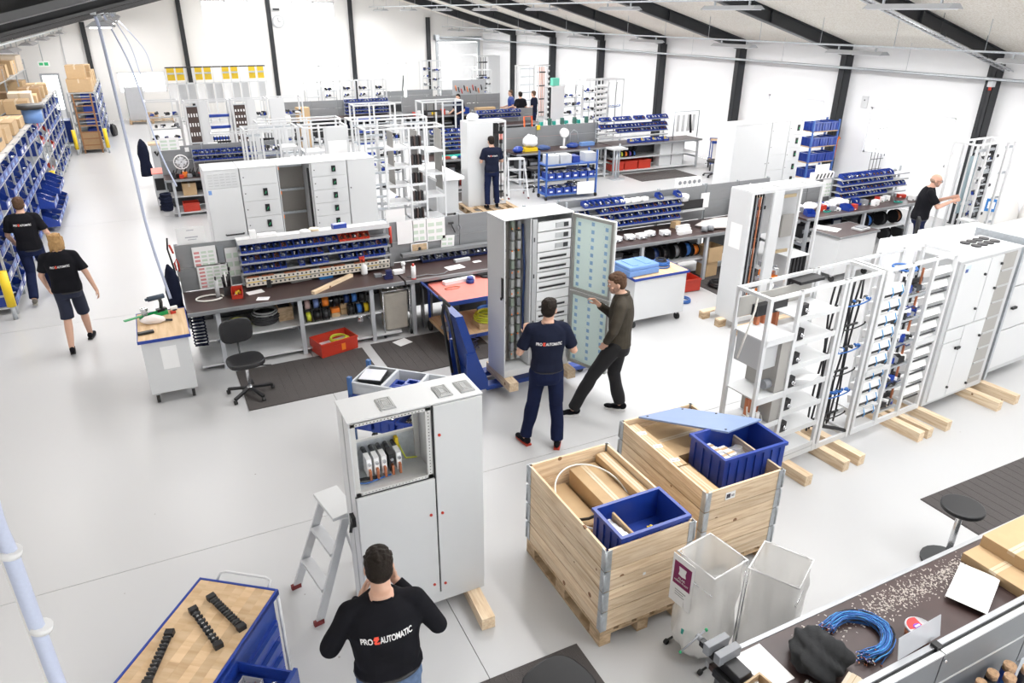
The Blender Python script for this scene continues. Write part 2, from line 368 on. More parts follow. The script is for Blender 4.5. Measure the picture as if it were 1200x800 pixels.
# ceiling: beige wood-wool boards between black beams
def woolmat():
    m = bpy.data.materials.new('wood_wool_board'); m.use_nodes = True; t, N, L = nodes_of(m); b = N['Principled BSDF']; b.inputs['Roughness'].default_value = .95
    co = N.new('ShaderNodeTexCoord'); ns = N.new('ShaderNodeTexNoise'); ns.inputs['Scale'].default_value = 30; ns.inputs['Detail'].default_value = 8; ns.inputs['Roughness'].default_value = .7
    L.new(co.outputs['Object'], ns.inputs['Vector']); cr = N.new('ShaderNodeValToRGB'); cr.color_ramp.elements[0].position = .38; cr.color_ramp.elements[1].position = .6
    cr.color_ramp.elements[0].color = (.74, .68, .59, 1); cr.color_ramp.elements[1].color = (.95, .92, .86, 1)
    L.new(ns.outputs['Fac'], cr.inputs[0]); L.new(cr.outputs[0], b.inputs['Base Color'])
    bp = N.new('ShaderNodeBump'); bp.inputs['Strength'].default_value = .4; L.new(ns.outputs['Fac'], bp.inputs['Height']); L.new(bp.outputs[0], b.inputs['Normal']); return m
wool = woolmat()
cl = bpy.data.objects.new('ceiling', None); COL.objects.link(cl); cl['kind'] = 'structure'
def slab(xa, xb, ya, yb, t=.05):
    za, zb = ceil_z(xa), ceil_z(xb); mb = MB()
    return mb._add([(x, y, z+d) for (x, z) in ((xa, za), (xb, zb)) for y in (ya, yb) for d in (0, t)], [(0, 1, 3, 2), (4, 6, 7, 5), (0, 4, 5, 1), (2, 3, 7, 6), (0, 2, 6, 4), (1, 5, 7, 3)])
for k in range(-4, 8):
    ya, yb = B0+BAY*k, min(B0+BAY*(k+1), ENDY+.2)
    if yb < BACKY or ya > ENDY: continue
    for j in range(7):       # boards of 1.3 m on the right slope
        xa = RIDGEX+j*(WALLX-RIDGEX)/7; slab(xa+.004, xa+(WALLX-RIDGEX)/7-.004, ya+.01, yb-.01).part('ceiling_board', cl, wool)
    for j in range(8):
        w8 = (RIDGEX-LEFTX)/8; xa = LEFTX+j*w8; slab(xa+.004, xa+w8-.004, ya+.01, yb-.01).part('ceiling_board', cl, wool)
rf = MB()
for (xa, xb) in ((LEFTX-.3, RIDGEX), (RIDGEX, WALLX+.3)):
    za, zb = ceil_z(xa)+.06, ceil_z(xb)+.06
    rf._add([(x, y, z+d) for (x, z) in ((xa, za), (xb, zb)) for y in (BACKY-.3, ENDY+.3) for d in (0, .15)], [(0, 1, 3, 2), (4, 6, 7, 5), (0, 4, 5, 1), (2, 3, 7, 6), (0, 2, 6, 4), (1, 5, 7, 3)])
rf.part('roof_deck', cl, dark)
flange = M('floorlit_flange', (.10, .10, .105), .5)  # bottom flange coloured lighter than the beam, as if lit from the floor
for k in range(-3, 7):
    y = B0+BAY*k
    if y < BACKY or y > ENDY-.1: continue
    mb = MB()
    for (xa, xb) in ((LEFTX+.004, RIDGEX), (RIDGEX, WALLX-.004)):
        za, zb = ceil_z(xa)-.004, ceil_z(xb)-.004
        for (w_, d0, d1, mi) in ((.018, .30, .0, 0), (.16, .315, .295, 1), (.16, .02, .0, 0)):
            mb._add([(x, y+s*w_/2, z-d) for (x, z) in ((xa, za), (xb, zb)) for s in (-1, 1) for d in (d0, d1)], [(0, 1, 3, 2), (4, 6, 7, 5), (0, 4, 5, 1), (2, 3, 7, 6), (0, 2, 6, 4), (1, 5, 7, 3)], mi)
        for xj in (-2.5, 1.5, 10.2, 13.7):
            if xa < xj < xb: z = ceil_z(xj); mb.box(xj-.03, xj+.03, y-.07, y+.07, z-.31, z-.01)
    mb.solo('roof_beam', f'black steel roof beam, {ORD[max(k+3,0)]} counted from behind the camera', 'beam', [steelblk, flange], kind='structure')
# lamp rows
lampglow = M('lamp_tube', (1, .97, .98), .4, emit=9, n=0)
lampgrey = M('lamp_housing', (.42, .43, .45), .45)
lampdim = M('lamp_cover_dim', (.75, .76, .78), .4, emit=.25, n=0)
def lamp_proto(bright=False):
    t = T('ceiling_lamp', 'x', 'lamp'); tg = lampglow if bright else lampdim
    MB().prism([(-.17, 0), (.17, 0), (.07, .07), (-.07, .07)], -.72, .72, ax='y').part('housing', t, lampgrey)
    MB().box(-.12, .12, -.68, .68, -.012, -.001).part('tube_cover', t, tg)
    for q in (-.5, .47): MB().box(-.015, .015, q, q+.03, .07, .14).part('bracket', t, zinc)
    return t
lpd = {}
rown = ['near the right wall', 'second from the right wall', 'beside the ridge', 'above the walkway', 'above the shelves']
for ri, (x, z) in enumerate(LAMPROWS):
    rl = T('lamp_rail', f'long grey conduit rail carrying the row of lamps {rown[ri]}', 'rail', (x, 0, z+.15))
    MB().box(-.022, .022, 9.5 if ri == 3 else BACKY+.1, ENDY-.25, 0, .035).part('channel', rl, zinc)
    for k in range(-3, 7):
        y = B0+BAY*k+.9; zc = ceil_z(x)-z-.15
        for dy in (0, BAY/2):
            if (9.5 if ri == 3 else BACKY) < y+dy < ENDY-.5: MB().cyl((0, y+dy, .035), (0, y+dy, zc), .006, 5).part('hanger_rod', rl, zinc)
    for k, y in enumerate(LAMPY):
        if y > ENDY-1 or y < BACKY+1 or (ri == 3 and y < 11): continue
        lb = f'ceiling lamp in the row {rown[ri]}, {ORD[k]} counted from behind the camera'
        lp = lpd.get(ri == 3)
        if lp is None: lp = lpd[ri == 3] = lamp_proto(ri == 3); o = lp; o['label'] = lb; o.location = (x, y, z)
        else: o = dup(lp, lb, (x, y, z))
        o['group'] = 'ceiling lamps '+rown[ri]
        area('lamp_light', (x, y, z-.03), .3, 1.4, LAMP_W[ri], col=(1, .98, .97))
# cable tray along the right wall + diagonal cable tray
tr = T('cable_tray', 'grey mesh cable tray running along the right wall below the roof', 'cable tray', (16.2, 0, 3.16))
MB().box(-.1, .1, BACKY+.2, ENDY-.3, 0, .008).box(-.1, -.095, BACKY+.2, ENDY-.3, 0, .05).box(.095, .1, BACKY+.2, ENDY-.3, 0, .05).part('tray_channel', tr, zinc)
MB().tube([(-.03, y, .03+.006*math.sin(y*3)) for y in [BACKY+.4+i*.5 for i in range(80)]], .018, 6).tube([(.03, y, .03+.006*math.cos(y*2)) for y in [BACKY+.4+i*.5 for i in range(80)]], .02, 6).part('cable', tr, cablegrey)
for k in range(-3, 7):
    y = B0+BAY*k+1.9
    if y < ENDY-.5: MB().cyl((0, y, .05), (0, y, ceil_z(16.2)-3.16), .005, 5).part('hanger_rod', tr, zinc)
mb = MB()
dt = T('cable_tray', 'light metal cable ladder running up under the nearest roof beam at the right', 'cable tray', (0, B0-.32, 0))
pa, pb = (16.4, ceil_z(16.4)-.42), (8.2, ceil_z(8.2)-.42)
for dy in (-.1, .1):
    mb.tube([(pa[0], dy, pa[1]), (pb[0], dy, pb[1])], .014, 4)
for i in range(60):
    f = i/59; mb.box(pa[0]+(pb[0]-pa[0])*f-.01, pa[0]+(pb[0]-pa[0])*f+.01, -.1, .1, pa[1]+(pb[1]-pa[1])*f-.004, pa[1]+(pb[1]-pa[1])*f+.004)
mb.part('ladder_rail', dt, M('pale_zinc', (.72, .74, .77), .35, .5))
MB().tube([(pa[0], -.02, pa[1]+.025), (pb[0], -.02, pb[1]+.025)], .03, 8).part('duct', dt, steel)
mb = MB()
for f in (.12, .3, .5, .7, .9):
    x = pa[0]+(pb[0]-pa[0])*f; mb.box(x-.015, x+.015, -.12, .12, pa[1]+(pb[1]-pa[1])*f, pa[1]+(pb[1]-pa[1])*f+.07); mb.cyl((x, 0, pa[1]+(pb[1]-pa[1])*f+.03), (x, 0, ceil_z(x)), .005, 4)
mb.part('clamp', dt, dark)
jb = T('junction_box', 'small white and red electrical box hanging on the first column at the right wall', 'box', (16.33, B0-.04, 3.02))
MB().box(-.06, .06, -.1, 0, 0, .14).part('box_body', jb, white); MB().cyl((-.02, -.05, 0), (-.02, -.05, -.07), .03, 8).part('red_plug', jb, red)
# thermostat, wall box, clock, exit signs
MB().box(-.001, .03, -.09, .09, -.14, .14).box(-.006, -.001, -.02, .02, .03, .06, 1).solo('control_box', 'small white control box on the right wall beside the second column', 'box', [white, dark], (WALLX-.034, 13.25, 2.38))
ck = T('wall_clock', 'round pale wall clock on the end wall between the two high windows', 'clock', (6.32, ENDY-.004, 4.0))
MB().cyl((0, -.04, 0), (0, 0, 0), .27, 28).part('case', ck, M('clock_rim', (.45, .46, .48), .4)); MB().cyl((0, -.045, 0), (0, -.041, 0), .23, 28).part('dial', ck, M('clock_dial', (.62, .63, .64), .5)); MB().box(-.008, .008, -.05, -.046, 0, .16).box(0, .1, -.052, -.047, -.008, .008).part('hands', ck, black)
MB().box(-.16, .16, -.06, 0, 0, .12).box(-.14, .14, -.063, -.06, .02, .1, 1).solo('wall_speaker', 'small square fitting on the end wall just above the clock', 'fitting', [light, dark], (6.28, ENDY-.004, 4.45))
exs = T('exit_sign', 'white and green exit sign over the door at the far left', 'sign', (-3.28, ENDY-.9, 2.32))
MB().box(-.2, .2, -.03, .03, 0, .2).part('light_box', exs, M('exit_box', (.9, .95, .92), .4)); MB().box(-.16, -.02, -.034, -.03, .05, .15).box(.02, .16, -.034, -.03, .04, .16).part('green_mark', exs, M('exit_green', (.05, .5, .2), .5)); MB().cyl((0, 0, .2), (0, 0, ceil_z(-3.28)-2.32), .02, 6).part('conduit', exs, light)
for i, x in enumerate((-4.15, -2.55)):
    MB().box(-.02, .02, -.03, 0, 0, ceil_z(x)-1.25).box(-.06, .06, -.06, 0, -.1, .02).solo('wall_conduit', ['grey conduit on the end wall left of the far door', 'grey conduit on the end wall right of the far door'][i], 'conduit', light, (x, ENDY-.004, 1.2))
# ================================================================== generic builders
def filler(n, x0, x1, y0, y1, z, s=.02, mats=3, seed=0, mb=None, hj=.6):     # heap of tiny loose parts
    r_ = random.Random(seed); mb = mb or MB()
    for i in range(n):
        d = (s*r_.uniform(.5, 1.6), s*r_.uniform(.4, 1.1), s*r_.uniform(.3, .9))
        x = r_.uniform(x0+d[0]/2, x1-d[0]/2); y = r_.uniform(y0+d[0]/2, y1-d[0]/2)
        mb.cb((x, y, z+r_.uniform(0, s*hj)+d[2]/2), d, rz=r_.uniform(0, 3), rx=r_.uniform(-.4, .4), m=r_.randrange(mats))
    return mb
def blue_bin_big(label, loc, rz, L=.6, W=.4, H=.27, group=None, mat=None, ribs=6, name='blue_storage_bin'):
    t = T(name, label, 'bin', loc, rz, group); mt = mat or blue
    mb = MB(); mb.tray(0, L, 0, W, 0, H, .012)
    mb.box(-.015, L+.015, -.015, .0, H-.03, H).box(-.015, L+.015, W, W+.015, H-.03, H).box(-.015, 0, 0, W, H-.03, H).box(L, L+.015, 0, W, H-.03, H)
    mb.part('bin_body', t, mt)
    for i in range(ribs):
        x = L*(i+.6)/(ribs+.2)
        MB().box(x-.008, x+.008, -.012, -.0005, .01, H-.03).box(x-.008, x+.008, W+.0005, W+.012, .01, H-.03).part('rib', t, mt, kind='stuff')
    for i in range(4):
        y = W*(i+.6)/4.2
        MB().box(-.012, -.0005, y-.008, y+.008, .01, H-.03).box(L+.0005, L+.012, y-.008, y+.008, .01, H-.03).part('rib', t, mt, kind='stuff')
    return t
def carton(label, loc, rz, L, W, H, group=None, m=None, name='cardboard_box', tp=True, cat='box'):
    t = T(name, label, cat, loc, rz, group)
    MB().box(0, L, 0, W, 0, H).part('box_body', t, m or card, bev=.003)
    if tp:
        if L > W: MB().box(-.0012, L+.0012, W/2-.025, W/2+.025, H*.7, H+.0012).part('tape', t, tape)
        else: MB().box(L/2-.025, L/2+.025, -.0012, W+.0012, H*.7, H+.0012).part('tape', t, tape)
        MB().box(-.0004, L+.0004, W/2-.0015, W/2+.0015, H-.001, H+.0018).part('seam', t, card_dk) if L > W else MB().box(L/2-.0015, L/2+.0015, -.0004, W+.0004, H-.001, H+.0018).part('seam', t, card_dk)
    return t
# ---- pallet with collars
def pallet_parts(t, L, W):      # L along y, W along x
    for x in (0, W/2-.05, W-.1):
        MB().box(x, x+.1, 0, L, 0, .022).part('pallet_board', t, pallet_w)
        for y in (0, L/2-.07, L-.145): MB().box(x, x+.1, y, y+.145, .022, .1).part('pallet_block', t, pallet_w)
    for y in (0, L/2-.07, L-.145): MB().box(0, W, y, y+.145, .1, .122).part('pallet_board', t, pallet_w)
    for i in range(5):
        x = i*(W-.12)/4; MB().box(x, x+.12, 0, L, .122, .144).part('pallet_board', t, pallet_w)
def collar_crate(label, loc, rz, L, W, n=4, group=None):
    t = T('pallet_collar_crate', label, 'crate', loc, rz, group); pallet_parts(t, L, W)
    r_ = random.Random(int(loc[0]*100)); th = .02; hb = .0975; 
    for k in range(2*n):
        z0 = .146+k*hb; z1 = z0+hb-(.004 if k % 2 == 0 else .009); j = lambda: r_.uniform(0, .0015)
        MB().box(.002+j(), th, .03, L-.03, z0, z1).part('side_board', t, pineY); MB().box(W-th, W-.002-j(), .03, L-.03, z0, z1).part('side_board', t, pineY)
        MB().box(.03, W-.03, .002+j(), th, z0, z1).part('end_board', t, pineX); MB().box(.03, W-.03, L-th, L-.002-j(), z0, z1).part('end_board', t, pineX)
    for k in range(n):
        z0 = .15+k*.195
        for cx, cy, sx, sy in ((0, 0, 1, 1), (W, 0, -1, 1), (0, L, 1, -1), (W, L, -1, -1)):
            mb = MB()
            xa, xb = sorted((cx-sx*.003, cx+sx*.05)); ya, yb = sorted((cy-sy*.003, cy+sy*.0015)); mb.box(xa, xb, ya, yb, z0, z0+.185)
            xa, xb = sorted((cx-sx*.003, cx+sx*.0015)); ya, yb = sorted((cy-sy*.003, cy+sy*.05)); mb.box(xa, xb, ya, yb, z0, z0+.185)
            mb.cyl((cx-sx*.004, cy-sy*.004, z0+.01), (cx-sx*.004, cy-sy*.004, z0+.18), .009, 8); mb.part('corner_hinge', t, zinc)
    MB().box(th, W-th, th, L-th, .146, .16).part('crate_bottom', t, pallet_w)
    return t
c1 = collar_crate('left one of two pine collar crates, standing nearer the camera on a pallet', (2.38, 3.27, 0), 0, 1.2, .79)
c2 = collar_crate('right one of two pine collar crates, holding the long cartons and the lidded blue bin', (3.47, 3.49, 0), R(-1), 1.24, .81)
MB().box(-.05, .05, -.003, -.0005, -.035, .035).box(-.04, .0, -.0036, -.003, -.02, .02, 1).box(.01, .04, -.0036, -.003, .0, .006, 1).box(.01, .04, -.0036, -.003, -.012, -.006, 1).part('address_label', c2, [paper, ink], (.25, 0, .83))
MB().box(-.012, .012, -.0025, -.0005, -.012, .012).part('paper_scrap', c1, paper, (.36, 0, .58))
# contents of the left crate
def longbox(label, x0, x1, y0, y1, z0, z1, g=None, open_=False):
    return carton(label, (x0, y0, z0), 0, x1-x0, y1-y0, z1-z0, g)
carton('wide flat brown carton lying at the bottom of the left crate', (2.41, 3.7, .16), 0, .72, .74, .45, tp=False)
longbox('long brown carton lying in the middle of the left crate behind its blue bin', 2.76, 3.02, 3.72, 4.42, .612, .79)
longbox('long brown carton lying highest, along the right wall of the left crate', 3.03, 3.145, 3.72, 4.43, .612, .86)
carton('slim brown carton lying on the left side of the left crate', (2.45, 3.72, .612), 0, .27, .7, .05, tp=False)
mb = MB(); cc = (2.73, 4.0); mb.tube([(cc[0]+.30*math.cos(a), cc[1]+.33*math.sin(a), .80+.09*math.sin(a*1.0)) for a in [R(-60+i*8) for i in range(38)]], .007, 6)
mb.solo('cable_loop', 'large cream cable loop standing over the cartons in the left crate', 'cable', whitecable)
MB().tube([(2.47, 3.95, .665), (2.62, 3.87, .7), (2.7, 3.83, .75)], .012, 6).solo('black_hose_end', 'short black hose end inside the left wall of the left crate', 'hose', black)
for i, (a, b) in enumerate([((2.5, 3.78), (2.66, 3.72)), ((2.5, 3.84), (2.66, 3.80))]):
    MB().cyl((a[0], a[1], .68), (b[0], b[1], .68), .012, 8).solo('cardboard_tube', f'thin brown cardboard tube in the left crate, {["nearer","farther"][i]} one of the pair', 'tube', card_dk)
b1 = blue_bin_big('open dark blue bin with small boxes in the front of the left crate', (2.53, 3.30, .70), 0, .6, .37, .27)
carton('small dark carton the blue bin of the left crate rests on', (2.55, 3.31, .16), 0, .56, .35, .535, tp=False)
for i in range(4): carton(f'small white packet in the blue bin of the left crate, {ORD[i]} from the front', (2.55, 3.32+i*.07, .713), R(2), .075, .06, .22-.012*i, m=paper, tp=False, group='white packets in the left blue bin')
carton('flat brown carton standing on edge in the blue bin of the left crate', (2.635, 3.32, .713), 0, .018, .27, .24, tp=False)
MB().box(-.03, .03, -.015, .015, 0, .03).cyl((0, 0, .03), (0, 0, .045), .012, 8).solo('yellow_connector', 'bright yellow connector piece in the blue bin of the left crate', 'connector', yellow, (2.95, 3.5, .74), R(-25))
MB().cb((0, 0, .006), (.14, .1, .01)).solo('clear_bag', 'crumpled clear plastic packet under the yellow connector', 'packet', clearbag, (2.93, 3.48, .714), R(20))
# contents of the right crate
for i, (xa, ya, L) in enumerate([(3.51, 3.95, .73), (3.51, 3.55, .38)]):
    longbox(['long brown carton along the left wall of the right crate', 'shorter brown carton at the front left of the right crate'][i], xa, xa+.14, ya, ya+L, .16, .875)
for i in range(3): MB().box(0, .08, 0, .05, 0, .0015).box(.01, .07, .012, .02, .0015, .002, 1).box(.01, .05, .03, .036, .0015, .002, 1).solo('shipping_label', f'white shipping label on the long left carton of the right crate, {ORD[i]} from the back', 'label', [paper, ink], (3.54, 4.5-i*.24, .877), R(-12))
longbox('wide brown carton lying under the grey blue lid in the right crate', 3.66, 4.24, 4.16, 4.7, .16, .80)
carton('brown carton supporting the lidded blue bin in the right crate', (3.68, 3.53, .16), 0, .55, .58, .58, tp=False)
b2 = blue_bin_big('open dark blue bin with small cartons in the right crate', (3.79, 3.66, .745), R(-1), .66, .44, .30, ribs=7)
k = 0
for i in range(3):
    for j in range(4):
        if (i, j) in ((2, 3), (2, 0)): continue
        o = carton(f'small white brown packet in the right crate bin, {ORD[i]} row, {ORD[j]} place', (3.82+i*.085, 3.72+j*.085, .76), R(3), .078, .078, .17+.01*((i+j) % 2), m=paper, tp=False, name='small_packet', group='packets in the right blue bin')
        MB().box(0, .078, .02, .05, 0, .002).part('brown_band', o, card, (0, 0, .17+.01*((i+j) % 2)))
MB().cb((0, 0, .06), (.14, .12, .03), rx=.3).cb((.02, .02, .08), (.1, .08, .03), rx=-.3, rz=.6).solo('clear_bag', 'crumpled clear bag of fittings in the blue bin of the right crate', 'bag', clearbag, (4.22, 3.95, .77))
lid = MB().box(0, .62, 0, .33, 0, .022); 
for (x, y) in ((.03, .03), (.3, .31), (.59, .3), (.05, .3)): lid.box(x-.012, x+.012, y-.008, y+.008, .022, .028, 1)
lid = MB(); cs = [(*at(748, 490, .93), .93), (*at(853, 508, 1.055), 1.055), (*at(892, 493, 1.06), 1.06), (*at(795, 479, .94), .94)]
lid._add(cs+[(a, b_, c+.02) for a, b_, c in cs], [(3, 2, 1, 0), (4, 5, 6, 7), (0, 1, 5, 4), (1, 2, 6, 5), (2, 3, 7, 6), (3, 0, 4, 7)])
for f, g_ in ((.06, .1), (.94, .1), (.5, .93), (.1, .9)):
    c = [cs[0][i]*(1-f)*(1-g_)+cs[1][i]*f*(1-g_)+cs[2][i]*f*g_+cs[3][i]*(1-f)*g_ for i in range(3)]; lid.box(c[0]-.01, c[0]+.01, c[1]-.008, c[1]+.008, c[2]+.019, c[2]+.025, 1)
o = lid.solo('flat_cover', 'flat grey blue lid lying askew across the crate and its blue bin', 'lid', [blue_ste, dark], bev=.004)
# ---- sack stands
def sack_stand(label, cx, cy, rz, w=.34, d=.34, h=.9, film=None, fill=.32, seed=1):
    t = T('sack_stand', label, 'waste sack', (cx, cy, 0), rz)
    f = MB(); rc = [(-w/2, -d/2), (w/2, -d/2), (w/2, d/2), (-w/2, d/2)]
    f.tube([(x, y, h) for x, y in rc], .007, 6, closed=True); f.part('ring_frame', t, M('white_wire', (.8, .8, .8), .35))
    f = MB(); f.tube([(x*.98, y*.98, h-.16) for x, y in rc[:2]], .005, 5).cyl((w/2, d/2, 0.05), (w/2, d/2, h), .007).cyl((-w/2, d/2, .05), (-w/2, d/2, h), .007); f.part('upright', t, steel)
    f = MB(); f.tube([(w/2, -d/2, .03), (w/2, d/2, .03), (-w/2, d/2, .03), (-w/2, -d/2, .03)], .009); f.part('foot_frame', t, black)
    for x, y in ((w/2, -d/2), (-w/2, -d/2)): MB().cyl((x-.012, y, .022), (x+.012, y, .022), .022, 10).part('castor', t, rubber)
    # the sack: rounded square narrowing at the rim, bulging below
    N = 36; vs = []; fs = []; r_ = random.Random(seed); ph = [r_.uniform(0, 6) for _ in range(6)]
    lv = [(h+.01, 1.02), (h-.02, 1.03), (h-.14, 1.0), (h*.72, 1.02), (h*.5, 1.05), (fill, 1.12), (fill*.6, 1.16), (.12, 1.08), (.06, .85), (.05, .4)]
    for li, (z, s_) in enumerate(lv):
        for k_ in range(N):
            a = 2*PI*k_/N; c, s2 = math.cos(a), math.sin(a); p = 5 if z > h*.6 else 3.2
            rr = (abs(c)**p+abs(s2)**p)**(-1/p)*w/2*s_
            wob = 0 if li < 2 else .012*math.sin(5*a+ph[0]+z*6)+.009*math.sin(9*a+ph[1]-z*11)+.006*math.sin(17*a+ph[2]+z*19)
            vs.append((c*(rr+wob), s2*(rr+wob)*d/w, z+(0 if li < 2 else .01*math.sin(3*a+ph[3]))))
    for i in range(len(lv)-1):
        for k_ in range(N): fs.append((i*N+k_, i*N+(k_+1) % N, (i+1)*N+(k_+1) % N, (i+1)*N+k_))
    fs.append(tuple((len(lv)-1)*N+k_ for k_ in range(N)))
    s = MB(); s._add(vs, fs, 0, True); s.part('plastic_sack', t, film or clearbag)
    return t, w, d, h
film1 = M('sack_film', (.95, .94, .92), .22, n=.04, scale=4, alpha=.74, bump=.6)
film2 = M('sack_film_full', (.93, .92, .90), .3, n=.05, scale=6, alpha=.8, bump=.7)
t1, w1, d1_, h1 = sack_stand('clear sack on a wire stand with a purple sign, in front of the crates', 3.05, 2.93, R(-82), film=film1, seed=3)
fm = MB().ball((0, 0, .19), (.18, .18, .17), 16); fm.part('sack_filling', t1, film2); MB().cb((.02, -.19, .28), (.09, .004, .05), rz=.2).part('teal_scrap', t1, teal)
sg = MB().box(-.1, .1, -.004, 0, 0, .42).part('sign_plate', t1, paper, (-.085, -.186, .47))
MB().box(-.08, .08, -.006, -.0042, .17, .37).part('sign_print', sg, maroon)
MB().prism([(-.035, .27), (-.028, .30), (-.035, .34), (-.012, .34), (.012, .34), (.035, .34), (.028, .30), (.035, .27), (.0, .262)], -.0072, -.0062, ax='y').part('sack_pictogram', sg, paper)
def text_mesh(s, size, mat, name, parent, loc, rot, ext=.0006, bold=0, align='CENTER'):
    cu = bpy.data.curves.new(name, 'FONT'); cu.body = s; cu.size = size; cu.extrude = ext; cu.offset = bold; cu.align_x = align; cu.resolution_u = 2
    o = bpy.data.objects.new('tmp', cu); COL.objects.link(o); dg = bpy.context.evaluated_depsgraph_get(); dg.update()
    me = bpy.data.meshes.new_from_object(o.evaluated_get(dg)); bpy.data.objects.remove(o); me.materials.clear(); me.materials.append(mat)
    p = bpy.data.objects.new(name, me); COL.objects.link(p); p.parent = parent; p.location = loc; p.rotation_euler = rot
    return p
text_mesh('KLAR', .026, paper, 'sign_text', sg, (0, -.0064, .228), (R(90), 0, 0)); text_mesh('HÅRD PLAST', .023, paper, 'sign_text', sg, (0, -.0064, .20), (R(90), 0, 0))
MB().box(-.05, .05, -.0052, -.0042, .12, .128).box(-.05, .03, -.0052, -.0042, .1, .106).box(-.05, .04, -.0052, -.0042, .08, .086).part('small_print', sg, M('grey_print', (.35, .35, .35), .7))
t2, *_ = sack_stand('empty clear sack on a wire stand right of the sack with the purple sign', 3.405, 2.635, R(28), film=film1, seed=9, h=.92)

# ---- front cabinet (open compartment above a small door, tall door right)
def cabinet_front():
    X0, X1, Y0, Y1, Z0, Z1 = .84, 1.81, 4.13, 4.46, .115, 1.9
    t = T('control_cabinet', 'white switch cabinet with an open upper left compartment, nearest the camera', 'cabinet', (X0, Y0, 0))
    t['label'] = 'white two door switch cabinet with an open upper compartment, nearest the camera'
    W, D = X1-X0, Y1-Y0; xd = .59; t_ = .012
    sh = MB(); sh.box(0, t_, 0, D, Z0, Z1).box(W-t_, W, 0, D, Z0, Z1).box(0, W, 0, D, Z0, Z0+t_).box(xd-t_/2, xd+t_/2, .01, D, Z0, Z1-t_)
    sh.box(xd, W, D-t_, D, Z0, Z1).box(0, xd, D-t_, D, Z0, 1.28); sh.part('cabinet_shell', t, white, bev=.002)
    MB().box(-.006, W+.006, -.006, D+.006, Z1, Z1+.012).part('roof_plate', t, white, bev=.002)
    MB().box(0, W, -.001, .02, Z0-.001, Z0+.09).part('plinth', t, white)
    MB().box(xd+.006, W-.003, -.018, 0, Z0+.1, Z1-.004).part('tall_door', t, white, bev=.003)
    MB().box(.006, xd-.006, -.018, 0, Z0+.1, 1.30).part('small_door', t, white, bev=.003)
    MB().box(xd-.005, xd+.005, -.004, 0, Z0+.1, Z1).box(0, xd, -.004, 0, 1.302, 1.309).part('door_seal', t, black)
    # perforated inner frame
    fr = MB()
    for (a, b) in ((.012, .045), (xd-.05, xd-.012)): fr.box(a, b, .0, .03, 1.31, Z1-.01); fr.box(a, b, D-.05, D-.02, 1.31, Z1-.01)
    fr.box(.012, xd-.012, 0, .02, Z1-.035, Z1-.012).box(.012, xd-.012, 0, .03, 1.31, 1.335).box(.012, xd-.012, D-.04, D-.02, 1.558, 1.575)
    fr.part('mounting_frame', t, M('frame_grey', (.62, .62, .61), .45))
    hl = MB()
    for i in range(22): x = .03+i*.0245; hl.cyl((x, -.0012, Z1-.024), (x, .0, Z1-.024), .005, 6).cyl((x, -.0012, 1.322), (x, .0, 1.322), .0035, 6)
    for i in range(20): z = 1.35+i*.026; hl.cyl((xd-.03, -.0012, z), (xd-.03, .0, z), .0045, 6)
    hl.part('punched_holes', t, dark, kind='stuff')
    MB().box(.03, xd-.03, D-.03, D-.022, 1.28, 1.555).part('mounting_plate', t, zinc)
    MB().box(.012, xd-.012, .02, D-.03, 1.312, 1.318).part('shelf_floor', t, white)
    # breaker group on the plate: insulators and copper terminals
    for i in range(5):
        x = .15+i*.055; br = MB(); br.cyl((x, D-.03, 1.50), (x, D-.1, 1.50), .016, 10).part('insulator', t, [dark, white][0])
        MB().box(x-.018, x+.018, D-.2, D-.1, 1.36, 1.5).part('terminal_block', t, paper if i != 3 else black); MB().cyl((x, D-.2, 1.46), (x, D-.215, 1.46), .012, 10).part('terminal_screw', t, steel)
        MB().box(x-.008, x+.008, D-.23, D-.2, 1.34, 1.42).part('copper_lug', t, copper)
    MB().tube([(.40, D-.04, 1.53), (.42, D-.08, 1.45), (.45, D-.1, 1.37), (.53, D-.12, 1.37)], .006).part('earth_wire', t, ygreen); MB().box(.385, .41, D-.07, D-.03, 1.44, 1.54).part('earth_clamp', t, yellow)
    MB().tube([(.03, .15, 1.34), (.12, .13, 1.35), (.22, .12, 1.34)], .012).tube([(.03, .12, 1.34), (.12, .1, 1.33), (.3, .12, 1.34)], .006, m=1).part('control_cable', t, [black, wblue])
    for x, z in ((xd+.04, 1.66), (xd+.04, .98), (xd-.05, .99), (xd-.05, .32), (xd+.04, .30)): MB().cyl((x, -.026, z), (x, -.018, z), .011, 12).part('red_lock', t, red)
    for x in (.30, .72, .89):
        gp = MB(); gp.box(x-.055, x+.055, .05, .22, Z1+.012, Z1+.02).part('cable_gland_plate', t, M('gland_grey', (.40, .41, .41), .5), bev=.002)
        g2 = MB()
        for i in range(3): g2.box(x-.045+.012*i, x+.045-.012*i, .06+.02*i, .064+.02*i, Z1+.02, Z1+.024).box(x-.045+.012*i, x+.045-.012*i, .21-.02*i, .214-.02*i, Z1+.02, Z1+.024).box(x-.045+.012*i, x-.041+.012*i, .06+.02*i, .214-.02*i, Z1+.02, Z1+.024).box(x+.041-.012*i, x+.045-.012*i, .06+.02*i, .214-.02*i, Z1+.02, Z1+.024)
        g2.part('gland_ridges', t, M('gland_light', (.6, .6, .6), .5), kind='stuff')
    MB().box(-.03, -.001, .05, .12, 1.02, 1.1).cyl((-.02, .08, 1.06), (-.05, .03, 1.0), .012, 8).part('side_handle', t, black)
    MB().box(-.004, 0, .14, .16, Z0, Z1).part('side_groove', t, light)
    # wooden bearers
    return t
cabinet_front()
def bearer(label, x, y, L, w=.1, h=.1, rz=0, z=0, group=None, n=1):
    t = T('wooden_bearer', label, 'wood block', (x, y, z), rz, group)
    for i in range(n): MB().box(-w/2, w/2, 0, L, i*h/n, (i+1)*h/n-.001).part('plank', t, pineY, bev=.002)
    return t
